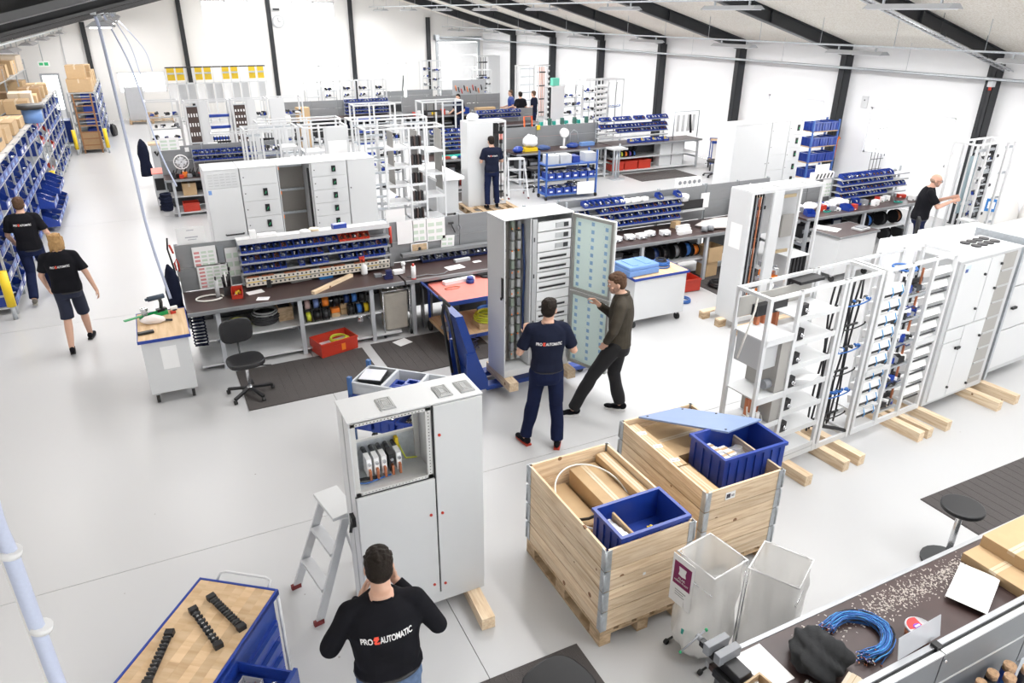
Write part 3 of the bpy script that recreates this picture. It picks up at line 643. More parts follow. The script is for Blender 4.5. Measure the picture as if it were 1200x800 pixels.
bearer('wooden bearer under the right side of the nearest cabinet', 1.70, 3.80, .6, .11, .113, R(-3), n=4)
bearer('wooden bearer under the left side of the nearest cabinet', .90, 4.16, .5, .09, .113, R(-3))

# ---- trolley behind it with grey crates
tt = T('shelf_trolley', 'blue framed trolley with grey crates, behind the nearest cabinet', 'trolley', (1.9, 6.35, 0), R(-43))
tw, td = 1.05, .42
for x in (0, tw):
    for y in (0, td): MB().box(x-.02, x+.02, y-.02, y+.02, .1, 1.0 if x == 0 else .92).part('post', tt, M('blue_frame', (.04, .12, .32), .4), (-.5, -.2, 0)); MB().cyl((x-.5-.015, y-.2, .05), (x-.5+.015, y-.2, .05), .05, 12).part('wheel', tt, rubber)
for z in (.42, .78): MB().box(0, tw, 0, td, z, z+.02).part('shelf', tt, beech, (-.5, -.2, 0)); MB().box(-.02, tw+.02, -.02, 0, z-.02, z+.03).box(-.02, tw+.02, td, td+.02, z-.02, z+.03).part('shelf_edge', tt, blue_dk, (-.5, -.2, 0))
greyp = M('grey_crate_plastic', (.50, .52, .55), .45, n=.04)
for i in range(3):
    mt = Matrix.Translation(tt.location) @ Matrix.Rotation(R(-43), 4, 'Z'); p = mt @ Vector((-.49+i*.345, -.19, .802))
    g_ = T('grey_crate', ['grey plastic crate with dark tablets on the blue trolley', 'grey plastic crate with small blue bins on the blue trolley', 'grey plastic crate full of white fittings on the blue trolley'][i], 'crate', p, R(-43))
    MB().tray(0, .335, 0, .40, 0, .14, .01, flare=.004).part('crate_body', g_, greyp)
    MB().box(-.01, .345, -.01, -.0045, .12, .14).box(.05, .28, -.01, -.0045, .04, .1).box(-.01, .345, .4045, .41, .12, .14).part('rim', g_, greyp)
    q = mt @ Vector((-.49+i*.345, -.19, .815))
    if i == 0:
        for j in range(3):
            o = T('flat_device', f'flat black and grey device in the grey crate, {["lowest","middle","topmost"][j]} of its stack', 'device', q+Vector((0, 0, .015+.04*j)), R(-43+4*j)); MB().box(.04, .29, .07, .33, 0, .025).part('case', o, [teal, black, black][j], bev=.004); MB().box(.05, .28, .08, .32, .025, .028).part('screen', o, [dark, dark, M('lilac_cover', (.55, .56, .62), .3)][j])
    if i == 1:
        for j in range(4): 
            o = blue_bin_big(f'small blue bin inside the middle grey crate, {ORD[j]} from the left', mt @ Vector((-.49+.345+.03+(j % 2)*.14, -.14+(j//2)*.14, .815+.03*(j % 2))), R(-43), .12, .1, .06, ribs=1, name='small_blue_bin')
    if i == 2: filler(160, .02, .315, .02, .38, .05, .03, 4, 5).part('white_fittings', g_, [paper, white, steel, black], kind='stuff'); MB().box(.01, .325, .01, .39, .01, .05).part('fill', g_, light)
for i in range(4):
    x = -.5+.02+i*.26; p = mt @ Vector((x, -.27, .442)); o = blue_bin_big(f'blue bin of screws on the lower shelf of the blue trolley, {ORD[i]} from the left', p, R(-43), .22, .40, .16, ribs=2, name='parts_bin')
    filler(90, .015, .205, .015, .345, .07, .022, 4, i).part('screws', o, [steel, dark, paper, red if i == 3 else steel], kind='stuff'); MB().box(.013, .207, .013, .347, .013, .07).part('fill', o, dark)

# ---- step ladder left of the cabinet
def step_ladder(label, loc, rz, h=1.0, w=.44, n=4, base=.55, redfeet=True):
    t = T('step_ladder', label, 'ladder', loc, rz)
    sl = .38*h/1.0      # depth of the front rails
    for s in (-1, 1):
        x = s*w/2*1.05; MB()._add([(x-.012*1, -sl-.035, 0), (x+.012, -sl-.035, 0), (x+.012, -sl+.035, 0), (x-.012, -sl+.035, 0), (x*.82-.012, -.035, h), (x*.82+.012, -.035, h), (x*.82+.012, .035, h), (x*.82-.012, .035, h)], [(0, 3, 2, 1), (4, 5, 6, 7), (0, 1, 5, 4), (1, 2, 6, 5), (2, 3, 7, 6), (3, 0, 4, 7)]).part('rail', t, M('pale_aluminium', (.64, .65, .67), .4, .55, n=.05))
        MB().cb((x, -sl, .02), (.03, .08, .045)).part('foot', t, M('dark_red_rubber', (.18, .02, .02), .6))
        MB().tube([(x, .25*h, 0.015), (x*.85, .06, h*.93)], .014, 6).part('back_leg', t, M('pale_aluminium', (0, 0, 0)))
        MB().cb((x, .25*h, .016), (.03, .05, .035)).part('foot', t, M('dark_red_rubber', (0, 0, 0)))
    for i in range(1, n):
        z = h*i/n; y = -sl*(1-i/n); ww = w*(1-.18*i/n)-.02; MB().box(-ww/2, ww/2, y-.045, y+.045, z-.03, z).part('step', t, M('pale_aluminium', (0, 0, 0)))
    MB().box(-w*.42, w*.42, -.1, .1, h, h+.03).part('top_step', t, white, bev=.004)
    return t
step_ladder('small aluminium step ladder standing left of the nearest cabinet', (.80, 4.72, 0), R(-80), .86, .46, 3)

# ---- blue work table bottom left
th_ = R(53); wt = T('workbench_cabinet', 'blue drawer bench with a light wooden top, bottom left of the picture', 'workbench', (-.22, 4.27, 0), R(53)-PI)   # local x runs toward the camera along the long edge
LL = 1.35; WW = .57
# local +y points to the left/back here, so the bench body lies on -y... (rotated by pi)
def wb(mb, name, m, **k): return mb.part(name, wt, m, **k)
wb(MB().box(.03, LL-.03, .03, WW-.03, .1, .86), 'body', blue_dk)
for i in range(9):
    st = LL/3; 
wb(MB().box(0, LL, 0, WW, .862, .898), 'top_core', blue)
for i in range(8):
    y0 = .018+i*(WW-.036)/8
    for j in range(4):
        xa = .018+(j*.42-(.2 if i % 2 else 0)); xb = min(xa+.42, LL-.018); xa = max(xa, .018)
        if xb > xa: MB().box(xa+.0004, xb-.0004, y0+.0003, y0+(WW-.036)/8-.0003, .88, .904).part('stave', wt, beech)
for (a, b, c, d) in ((0, LL, 0, .016), (0, LL, WW-.016, WW), (0, .016, .016, WW-.016), (LL-.016, LL, .016, WW-.016)): wb(MB().box(a, b, c, d, .866, .908), 'edge_strip', blue, bev=.003)
wb(MB().tube([(-.01, .12, .89), (-.05, .12, .92), (-.06, .16, .93), (-.06, WW-.12, .93), (-.05, WW-.08, .92), (-.01, WW-.08, .89)], .009, 8), 'push_handle', white)
for k in range(5):
    z0 = .14+k*.14
    if k == 4: continue
    dr = wb(MB().box(.06, LL-.06, WW-.03, WW-.005, z0, z0+.13), 'drawer', blue); MB().box(.1, LL-.1, WW-.005, WW+.02, z0+.1, z0+.125).part('drawer_grip', dr, blue_dk)
wb(MB().cyl((.02, WW-.0, .08), (.02, WW-.0, .86), .012, 8), 'side_rail', white)
dr = wb(MB().tray(.50, LL-.06, WW-.03, WW+.34, .70, .80, .012), 'open_drawer', blue)
MB().box(.49, LL-.05, WW+.34, WW+.365, .69, .815).part('drawer_front', dr, blue_dk)
for x, y in ((.08, .08), (LL-.08, .08), (.08, WW-.08), (LL-.08, WW-.08)): wb(MB().cyl((x-.02, y, .05), (x+.02, y, .05), .05, 12), 'castor', rubber)
WM = Matrix.Translation(wt.location) @ Matrix.Rotation(R(53)-PI, 4, 'Z')
def onwb(x, y, z): return WM @ Vector((x, y, z))
o = T('organiser_box', 'clear plastic box of drill bits in the open blue drawer', 'box', onwb(.56, WW+.04, .713), R(53)-PI); MB().tray(0, .16, 0, .13, 0, .05, .004).part('clear_case', o, clearbag)
mb = MB(); r_ = random.Random(4)
for i in range(26): a = r_.uniform(-.3, .3); x = r_.uniform(.03, .13); y = .015+i*.004; mb.cyl((x-.03*math.cos(a), y-.0, .01+.02*r_.random()), (x+.02*math.cos(a), y+.01, .012+.02*r_.random()), .003, 5, r_.randrange(3))
mb.part('drill_bits', o, [steel, copper, dark], kind='stuff')
o = T('padlock', 'small brass padlock in the open blue drawer', 'padlock', onwb(.60, WW+.26, .713), R(20)); MB().box(-.03, .03, -.012, .012, 0, .045).part('lock_body', o, M('brass', (.65, .48, .12), .35, .6), bev=.003); MB().tube([(-.02, 0, .045), (-.02, 0, .07), (0, 0, .085), (.02, 0, .07), (.02, 0, .06)], .005).part('shackle', o, steel)
MB().ball((0, 0, .032), (.035, .03, .03), 14).solo('dark_ball_knob', 'round dark red knob in the open blue drawer', 'knob', M('dark_red_wood', (.10, .03, .03), .4), onwb(.66, WW+.19, .713))
MB().ball((0, 0, .02), (.03, .02, .018), 12).cyl((.02, 0, .02), (.05, 0, .02), .01, 8).solo('wooden_handle', 'small wooden handle in the open blue drawer', 'handle', card, onwb(.66, WW+.26, .713))  # loose wooden tool handle
MB().box(-.05, .05, -.07, .07, 0, .003).solo('paper_note', 'folded white note lying in the open blue drawer', 'note', paper, onwb(.80, WW+.12, .73), R(40))
MB().cb((0, 0, .02), (.07, .16, .04), rz=.3).cyl((0, 0, .03), (.05, .08, .03), .02, 8, 1).solo('hand_tool', 'green and black hand tool at the left of the open blue drawer', 'tool', [M('tool_green', (.02, .25, .18), .4), black], onwb(.93, WW+.06, .713))
filler(30, 0, .3, 0, .2, 0, .025, 4, 8).solo('loose_fittings', 'loose small fittings spread in the open blue drawer', 'fittings', [steel, red, paper, black], onwb(.88, WW+.10, .713), R(53)-PI, kind='stuff')
def comb(label, pa, pb, n=12):
    a = Vector((pa[0], pa[1], .904)); b = Vector((pb[0], pb[1], .904)); d = b-a; L = d.length
    t = T('busbar_comb', label, 'comb', a, math.atan2(d.y, d.x)); MB().box(0, L, -.018, .018, 0, .012).part('spine', t, black)
    for i in range(n): x = .01+i*(L-.02)/(n-1); MB().box(x-.005, x+.005, -.024, .024, .012, .03).part('tooth', t, black if i % 2 == 0 else dark)
    MB().box(-.02, .02, -.026, .026, 0, .034).box(L-.02, L+.02, -.026, .026, 0, .034).part('end_block', t, black, kind='stuff')
    MB().box(.02, L-.02, -.008, .008, .012, .02).part('metal_strip', t, steel)
comb('black comb shaped busbar holder lying right on the wooden bench top', at(248, 701, .91), at(283, 736, .91), 14)
comb('thin black comb busbar holder in the middle of the wooden bench top', at(227, 716, .91), at(256, 757, .91), 10)
comb('black comb busbar holder lying left on the wooden bench top, cut by the frame', at(199, 743, .91), at(172, 803, .91), 13)

# ---- air hoses
def hose(label, pts, r, spiral=False, m=None, name='air_hose'):
    t = T(name, label, 'hose', pts[0]); p0 = Vector(pts[0]); P_ = [Vector(p)-p0 for p in pts]
    # catmull-rom
    out = []
    for i in range(len(P_)-1):
        a, b, c, d = P_[max(i-1, 0)], P_[i], P_[i+1], P_[min(i+2, len(P_)-1)]
        for k in range(14):
            u = k/14; out.append(.5*((2*b)+(c-a)*u+(2*a-5*b+4*c-d)*u*u+(3*b-a-3*c+d)*u**3))
    out.append(P_[-1]); MB().tube(out, r, 8).part('hose_tube', t, m or M('pale_blue_hose', (.52, .57, .72), .35, n=.08, scale=80))
    return t, out
lamp_z = 4.6
t, o_ = hose('long pale air hose hanging over the walkway left of the white trolley', [(-.3, 10.2, 4.32), (-.28, 10.25, 4.1), (-.25, 10.2, 3.0), (-.22, 10.1, 1.8), (-.12, 10.0, .9)], .018)
MB().cyl((0, 0, -3.66), (.0, 0, -3.78), .03).part('coupling', t, steel, (.12, -.2, 0))
t, o_ = hose('second pale air hose hanging farther back over the walkway', [(-.3, 14.5, 4.32), (-.05, 14.5, 3.5), (.12, 14.4, 2.2), (.3, 14.3, 1.5)], .014)
hose('thin pale air hose hanging at the far end of the walkway, left one', [(-.3, 22, 4.32), (.0, 22, 3.6), (.1, 22, 2.9)], .012); hose('thin pale air hose hanging at the far end of the walkway, right one', [(-.28, 23, 4.32), (.3, 23, 3.5), (.42, 23, 2.9)], .012)
# big near hose bundle: pale blue hose strapped to a white pipe
pa = (-1.02, 2.75, 2.35); pb = (-.62, 2.72, 1.05)
def px3(x, y, Y): X, Z = atY(x, y, Y); return (X, Y, Z)
A = [px3(-30, 500, 2.6), px3(-8, 600, 2.6), px3(12, 650, 2.6), px3(36, 715, 2.6), px3(72, 812, 2.6)]
t, o_ = hose('thick pale blue hose strapped to a white pipe at the lower left', A, .028)
B_ = [px3(-40, 560, 2.62), px3(-14, 610, 2.62), px3(6, 655, 2.62), px3(33, 725, 2.62), px3(66, 815, 2.62)]
t2_, _ = hose('straight white pipe beside the thick pale blue hose at the lower left', B_, .017, m=M('white_pipe', (.85, .84, .82), .3), name='white_pipe')
mb = MB()
for (x, y) in ((10, 648), (47, 736)):
    a = Vector(px3(x-6, y+3, 2.6)); b = Vector(px3(x+8, y-6, 2.6)); d = (b-a).normalized(); c = (a+b)/2-Vector(A[0]); mb = MB(); mb.cyl(c-Vector((.004, 0, .012)), c+Vector((.004, 0, .012)), .04, 14).part('zip_tie', t, sole)
# ================================================================== people
def capsule(mb, p, q, r1, r2, n=14):
    mb.cyl(p, q, r1, n, r2=r2); mb.ball(p, r1, n); mb.ball(q, r2, n); return mb
def loft(mb, rings, n=22, pw=2.4):     # rings: (centre, half width, half depth)
    vs = []
    for c, a, b in rings:
        for k in range(n):
            t = 2*PI*k/n; cc, ss = math.cos(t), math.sin(t); r_ = (abs(cc)**pw+abs(ss)**pw)**(-1/pw)
            vs.append((c[0]+a*cc*r_, c[1]+b*ss*r_, c[2]))
    fs = [(i*n+k, i*n+(k+1) % n, (i+1)*n+(k+1) % n, (i+1)*n+k) for i in range(len(rings)-1) for k in range(n)]
    fs += [tuple(range(n))[::-1], tuple((len(rings)-1)*n+k for k in range(n))]
    return mb._add(vs, fs, 0, True)
def fuse(mb, name, parent, mat, vox, smooth=3, fold=0, seed=0, label=None, fscale=9):
    o = bpy.data.objects.new('tmp', mb.mesh('tmp', mat)); COL.objects.link(o)
    r_ = o.modifiers.new('r', 'REMESH'); r_.mode = 'VOXEL'; r_.voxel_size = vox; r_.use_smooth_shade = True
    if smooth: s_ = o.modifiers.new('s', 'SMOOTH'); s_.factor = .5; s_.iterations = smooth
    dg = bpy.context.evaluated_depsgraph_get(); dg.update()
    me = bpy.data.meshes.new_from_object(o.evaluated_get(dg)); me.name = name; bpy.data.objects.remove(o)
    if fold:
        rr = random.Random(seed); a, b, c = (rr.uniform(0, 6) for _ in range(3)); vn = [v.normal.copy() for v in me.vertices]
        for v, nn in zip(me.vertices, vn):
            x, y, z = v.co; d = math.sin(fscale*z*2.2+3*math.sin(fscale*x+a)+b)+.7*math.sin(fscale*2.7*x+2*math.sin(fscale*z*1.5+c)+fscale*y)+.5*math.sin(fscale*4*z+fscale*3*x+a)
            v.co += nn*d*fold
    me.polygons.foreach_set('use_smooth', [True]*len(me.polygons)); me.materials.clear(); me.materials.append(mat)
    p = bpy.data.objects.new(name, me); COL.objects.link(p); p.parent = parent
    if label: p['label'] = label
    return p
def hand(mb, wrist, d, nrm, side, curl=.5, s=1):
    W = Vector(wrist); d = Vector(d).normalized(); nrm = Vector(nrm); nrm = (nrm-d*nrm.dot(d)).normalized(); lat = d.cross(nrm)*side
    mt = Matrix((lat, d, nrm)).transposed().to_4x4()
    mb.ball(W+d*.045*s, (.038*s, .052*s, .016*s), 12, mt=mt); capsule(mb, W-d*.01, W+d*.03*s, .024*s, .026*s, 10)
    for i, L in enumerate((.070, .080, .074, .058)):
        b = W+d*.082*s+lat*(-.027+.018*i)*s; dd = (d+lat*(-.10+.07*i)).normalized(); p = b; dirn = dd
        for sg in range(3):
            ang = curl*(.5+.35*sg); dirn = (dd*math.cos(ang*(sg+1)*.8)+nrm*math.sin(ang*(sg+1)*.8)).normalized()
            q = p+dirn*L*(.42, .32, .26)[sg]*s; capsule(mb, p, q, (.0095-.001*sg)*s, (.009-.001*sg)*s, 8); p = q
    b = W+d*.02*s-lat*.028*s; t1_ = (d*.6-lat*.75+nrm*.25).normalized(); q = b+t1_*.04*s; capsule(mb, b, q, .013*s, .011*s, 8); capsule(mb, q, q+(t1_*.5+d*.8+nrm*.2).normalized()*.032*s, .011*s, .009*s, 8)
for _c in (navy, blackcloth, trouser_m, olive, denim, hair_dk, hair_bl, hair_br): _c.node_tree.nodes['Principled BSDF'].inputs['Specular IOR Level'].default_value = .15
def person(label, loc, rz, s=1.0, lean=(0, 0), head=(0, 0), J=None, shirt=blackcloth, trouser=trouser_m, hairm=hair_dk, sleeves='short', shorts=False, vox=.010, build=1.0, hairlen=0, text=None, shoes=blackcloth, bald=False, beard=False, glasses=False, sole_m=None, collar=False, shirt_len=.90, skin_m=None):
    t = T('person', label, 'person', loc, rz); skn = skin_m or skin
    jj = dict(shL=(-.178, 0, 1.395), shR=(.178, 0, 1.395), elL=(-.25, -.02, 1.13), elR=(.25, -.02, 1.13), wrL=(-.24, .08, .88), wrR=(.24, .08, .88), hdL=(0, .1, -1), hdR=(0, .1, -1), nL=(1, 0, 0), nR=(-1, 0, 0),
              hiL=(-.09, 0, .92), hiR=(.09, 0, .92), knL=(-.11, .03, .5), knR=(.11, .03, .5), anL=(-.12, 0, .09), anR=(.12, 0, .09), toeL=(-.15, 1, 0), toeR=(.15, 1, 0), curl=.5)
    jj.update(J or {})
    def off(z): f = max(0, (z-.92)/.55); return Vector((lean[0]*f, lean[1]*f, 0))
    def S(p): return Vector(p)*s
    sh = {k: Vector(jj[k])+off(1.42) for k in ('shL', 'shR')}
    b = build
    prof = [(.80, .145, .10), (.86, .165, .118), (.95, .170*b, .120*b), (1.06, .150*b, .108*b), (1.18, .162*b, .116*b), (1.30, .182*b, .120*b), (1.38, .188, .108), (1.42, .165, .092), (1.45, .12, .078), (1.478, .075, .066), (1.50, .064, .062)]
    ring = lambda k, z0, z1, ex: [(S(Vector((0, 0, z))+off(z)), (a*k+ex)*s, (c*k+ex)*s) for z, a, c in prof if z0 <= z <= z1]
    # ---- body
    mb = MB(); loft(mb, ring(.9, .8, 1.5, 0))
    nk = Vector((0, .005, 1.445))+off(1.46); hc = nk+Vector((0, .025, .165)); HM = Matrix.Translation(nk) @ Matrix.Rotation(head[0], 4, 'Z') @ Matrix.Rotation(head[1], 4, 'X') @ Matrix.Translation(-nk)
    capsule(mb, S(nk-Vector((0, 0, .05))), S(HM @ (hc-Vector((0, .01, .07)))), .058*s, .056*s)
    def hb(c, r): 
        k = len(mb.v); mb.ball(hc+Vector(c), r, 20 if r[0] > .03 else 10); mb.v[k:] = [tuple(S(HM @ Vector(v))) for v in mb.v[k:]]
    hb((0, -.008, .022), (.076, .094, .088)); hb((0, .022, -.045), (.056, .064, .062)); hb((0, .062, -.082), (.028, .024, .022)); hb((0, .088, -.012), (.013, .022, .016)); hb((0, .082, .008), (.010, .014, .03))
    hb((0, .078, .038), (.05, .014, .012)); hb((0, .082, -.048), (.024, .010, .006)); hb((0, .080, -.058), (.022, .010, .007))
    for q in (-1, 1): hb((q*.077, -.008, -.012), (.009, .018, .030)); hb((q*.045, .062, -.03), (.018, .018, .016))
    for q, a in ((-1, 'L'), (1, 'R')):
        e, wv = Vector(jj['el'+a])+off(1.25)*.8, Vector(jj['wr'+a])+off(1.2)*.7
        capsule(mb, S(sh['sh'+a]), S(e), .050*s, .040*s); capsule(mb, S(e), S(wv), .040*s, .026*s); hand(mb, S(wv), jj['hd'+a], jj['n'+a], q, jj['curl'], s)
        hp, kn, an = (Vector(jj[x+a]) for x in ('hi', 'kn', 'an'))
        capsule(mb, S(hp), S(kn), .08*s, .055*s); capsule(mb, S(kn), S(kn.lerp(an, .35)), .052*s, .056*s); capsule(mb, S(kn.lerp(an, .35)), S(an), .056*s, .036*s)
    fuse(mb, 'body', t, skn, vox*.8, 2)
    # ---- shirt
    mb = MB(); loft(mb, [(S(Vector((0, 0, shirt_len))+off(shirt_len)), .180*s*b, .130*s*b)]+ring(1, max(.91, shirt_len+.03), 1.485, .013))
    for a in 'LR': capsule(mb, S(Vector((-.05 if a == 'L' else .05, 0, 1.43))+off(1.43)), S(sh['sh'+a]+Vector((0, 0, .006))), .058*s, .064*s)
    for a in 'LR':
        e = Vector(jj['el'+a])+off(1.25)*.8; w_ = Vector(jj['wr'+a])+off(1.2)*.7
        mb.ball(S(sh['sh'+a]), .068*s, 14)
        if sleeves == 'short': mb.cyl(S(sh['sh'+a]), S(sh['sh'+a].lerp(e, .78)), .070*s, 16, r2=.068*s)
        else: capsule(mb, S(sh['sh'+a]), S(e), .068*s, .056*s, 16); mb.cyl(S(e), S(e.lerp(w_, .93)), .056*s, 16, r2=.042*s); mb.ball(S(e), .057*s)
    shirt_o = fuse(mb, 'shirt' if not collar else 'jacket', t, shirt, vox*.85, 3, .0035 if vox < .012 else .002, len(label), fscale=7)
    if collar: MB().tube([tuple(S(nk+Vector((.066*math.cos(x), .066*math.sin(x), .04-.012*math.sin(x))))) for x in [2*PI*i/16 for i in range(16)]], .016*s, 6, 0, True).part('collar', t, shirt)
    else: MB().tube([tuple(S(nk+Vector((.068*math.cos(x), .066*math.sin(x), .022+.010*-math.sin(x))))) for x in [2*PI*i/16 for i in range(16)]], .007*s, 6, 0, True).part('neckband', t, shirt)
    # ---- trousers
    mb = MB(); loft(mb, [(S((0, 0, z)), a*s, c*s) for z, a, c in ((.80, .155, .112), (.86, .175, .128), (.93, .172*b, .122*b), (.97, .160*b, .113*b), (1.03, .145*b, .100*b))])
    for a in 'LR':
        hp, kn, an = (Vector(jj[x+a]) for x in ('hi', 'kn', 'an'))
        capsule(mb, S(hp), S(hp.lerp(kn, .9)), .098*s, .078*s, 16)
        if shorts: mb.cyl(S(hp.lerp(kn, .5)), S(kn+Vector((0, 0, -.02))), .088*s, 16, r2=.092*s)
        else: capsule(mb, S(kn), S(kn.lerp(an, .1)), .076*s, .074*s, 16); mb.cyl(S(kn), S(an.lerp(kn, .02)), .076*s, 16, r2=.068*s)
    fuse(mb, 'shorts' if shorts else 'trousers', t, trouser, vox, 3, .004 if vox < .012 else .002, len(label)+3, fscale=6)
    MB().tube([tuple(S((.166*b*math.cos(x), .117*b*math.sin(x), shirt_len-.008))) for x in [2*PI*i/24 for i in range(24)]], .014*s, 6, 0, True).part('belt', t, black)
    for a, q in (('L', -1), ('R', 1)):
        an = S(jj['an'+a]); d = Vector(jj['toe'+a]); d.z = 0; d.normalize(); ang = math.atan2(-d.x, d.y)
        fm = Matrix.Translation(an) @ Matrix.Rotation(ang, 4, 'Z'); m2 = MB()
        for (y, z, rx, ry, rz_) in ((-.035, -.03, .036, .05, .045), (.04, -.048, .040, .08, .032), (.12, -.056, .042, .065, .026)):
            k = len(m2.v); m2.ball((0, y*s, z*s), (rx*s, ry*s, rz_*s), 14); m2.v[k:] = [tuple(fm @ Vector(v)) for v in m2.v[k:]]
        sho = fuse(m2, 'shoe', t, shoes, .007, 2)
        m3 = MB(); pr = [(-.036, -.075), (.036, -.075), (.042, 0), (.044, .1), (.036, .165), (0, .188), (-.036, .165), (-.044, .1), (-.042, 0)]
        m3.prism([(x*s*.88, y*s*.95-.004) for x, y in pr], -.088*s, -.068*s); m3.v = [tuple(fm @ Vector(v)) for v in m3.v]; m3.part('shoe_sole', sho, sole_m or rubber)
    # ---- hair
    if not bald:
        mb = MB(); rr = random.Random(len(label))
        def hh(c, r, n=16):
            k = len(mb.v); mb.ball(hc+Vector(c), r, n); mb.v[k:] = [tuple(S(HM @ Vector(v))) for v in mb.v[k:]]
        hh((0, -.020, .034), (.083, .092, .088)); hh((0, -.042, -.01), (.078, .062, .072)); hh((0, .03, .075), (.066, .052, .042))
        if hairlen:
            for q in (-1, 1): hh((q*.05, -.025, -.05), (.05, .07, .09)); hh((q*.068, .01, -.03), (.03, .05, .09))
            hh((0, -.06, -.06), (.08, .05, .09))
            for i in range(60): a = rr.uniform(PI*.95, PI*2.05); hh((.085*math.cos(a), -.02+.085*math.sin(a), rr.uniform(-.13, .09)), (.016, .016, .03), 6)
        else:
            for i in range(70): a = rr.uniform(0, 2*PI); e = rr.uniform(.25, 1.4); hh((.078*math.cos(a)*math.cos(e), -.018+.088*math.sin(a)*math.cos(e), .036+.084*math.sin(e)), (.012, .014, .010), 6)
        fuse(mb, 'hair', t, hairm, vox*.7, 1)
    else:
        mb = MB()
        for c, r in (((0, -.030, -.01), (.079, .075, .05)),):
            k = len(mb.v); mb.ball(hc+Vector(c), r, 18); mb.v[k:] = [tuple(S(HM @ Vector(v))) for v in mb.v[k:]]
        fuse(mb, 'hair', t, hairm, vox*.7, 1)
    if vox < .02:
        ev = MB()
        for q in (-1, 1):
            for c, r, m_ in (((q*.031, .079, .014), (.013, .008, .007), 0), ((q*.031, .0855, .014), (.0055, .004, .0055), 1), ((q*.032, .090, .036), (.020, .005, .005), 2)):
                k = len(ev.v); ev.ball(hc+Vector(c), r, 8, m_); ev.v[k:] = [tuple(S(HM @ Vector(v))) for v in ev.v[k:]]
        ev.part('eyes', t, [sole, black, hair_dk], kind='stuff')
        lm = MB(); k = len(lm.v); lm.ball(hc+Vector((0, .091, -.053)), (.022, .006, .005), 8); lm.v[k:] = [tuple(S(HM @ Vector(v))) for v in lm.v[k:]]; lm.part('lips', t, M('lips', (.42, .16, .13), .5))
    if beard:
        mb = MB()
        for c, r in (((0, .052, -.078), (.046, .040, .030)), ((-.05, .02, -.05), (.012, .04, .035)), ((.05, .02, -.05), (.012, .04, .035)), ((0, .088, -.038), (.024, .008, .006))):
            k = len(mb.v); mb.ball(hc+Vector(c), r, 12); mb.v[k:] = [tuple(S(HM @ Vector(v))) for v in mb.v[k:]]
        fuse(mb, 'beard', t, M('stubble', (.33, .20, .15), .8, n=.3, scale=80), vox*.7, 1)
    if glasses:
        gm = MB()
        for q in (-1, 1):
            gm.tube([tuple(S(HM @ (hc+Vector((q*.033+.024*math.cos(x), .10, .012+.016*math.sin(x)))))) for x in [2*PI*i/12 for i in range(12)]], .0025*s, 4, 0, True); gm.tube([tuple(S(HM @ (hc+Vector(p)))) for p in ((q*.057, .10, .014), (q*.08, .05, .012), (q*.082, -.01, .008))], .0025*s, 4)
        gm.part('glasses', t, black)
    if text:
        me = shirt_o.data; bvh = BVHTree.FromPolygons([v.co.copy() for v in me.vertices], [tuple(p.vertices) for p in me.polygons])
        zc, tw, tilt = text[0]*s, text[1]*s, text[2]
        def stamp(me2, mat, nm):
            for v in me2.vertices:
                x = v.co.x; z = v.co.y; x, z = x*math.cos(tilt)-z*math.sin(tilt), x*math.sin(tilt)+z*math.cos(tilt); dpt = v.co.z
                hit = bvh.ray_cast(Vector((x+lean[0]*s*.8, -2, zc+z)), Vector((0, 1, 0)))
                y = hit[0].y if hit[0] else 0
                v.co = Vector((x+lean[0]*s*.8, y-.0025-dpt, zc+z))
            me2.materials.clear(); me2.materials.append(mat); p = bpy.data.objects.new(nm, me2); COL.objects.link(p); p.parent = t
        def tmesh(st, sz, x0, mw):
            cu = bpy.data.curves.new('c', 'FONT'); cu.body = st; cu.size = sz; cu.offset = sz*.028; cu.extrude = 0; cu.resolution_u = 3; cu.space_character = .93
            o = bpy.data.objects.new('tmp', cu); COL.objects.link(o); dg = bpy.context.evaluated_depsgraph_get(); dg.update(); m_ = bpy.data.meshes.new_from_object(o.evaluated_get(dg)); bpy.data.objects.remove(o)
            xs_ = [v.co.x for v in m_.vertices]; a, b2 = min(xs_), max(xs_)
            for v in m_.vertices: v.co.x = x0+(v.co.x-a)/(b2-a)*mw; v.co.z = 0
            return m_
        h_ = tw*.125
        stamp(tmesh('PRO', h_*1.38, -tw/2, tw*.23), sole, 'back_print'); stamp(tmesh('AUTOMATIC', h_*1.38, -tw/2+tw*.365, tw*.635), sole, 'back_print')
        g_ = MB(); x0 = -tw/2+tw*.24; gw = tw*.12
        for poly in ([(0, .62), (.25, 1.1), (.95, 1.1), (.8, .72), (.45, .72), (.35, .5)], [(.75, 1.0), (1.0, .8), (.42, .12), (.12, .3)], [(.05, .3), (.2, -.12), (.9, -.12), (1.05, .35), (.75, .25), (.5, .22)]):
            g_._add([(x0+gw*x, h_*y, 0) for x, y in poly], [tuple(range(len(poly)))])
        stamp(g_.mesh('glyph', red), M('red_print', (.85, .08, .04), .6), 'back_print_mark')
    return t
person('worker in a black long sleeved printed shirt, back to camera at the bottom', (.69, 2.95, 0), R(-10), 1.0, lean=(0, .05), head=(R(-3), R(-24)), sleeves='long', trouser=denim, vox=.008, build=1.1, shirt_len=1.01, text=(1.29, .28, R(3)), hairm=hair_dk,
       J=dict(elL=(-.31, .02, 1.17), elR=(.30, .02, 1.17), wrL=(-.10, .24, 1.28), wrR=(.09, .24, 1.38), hdL=(.3, .3, .8), hdR=(-.1, .3, .9), nL=(.8, -.2, 0), nR=(-.8, -.3, 0), curl=.7))
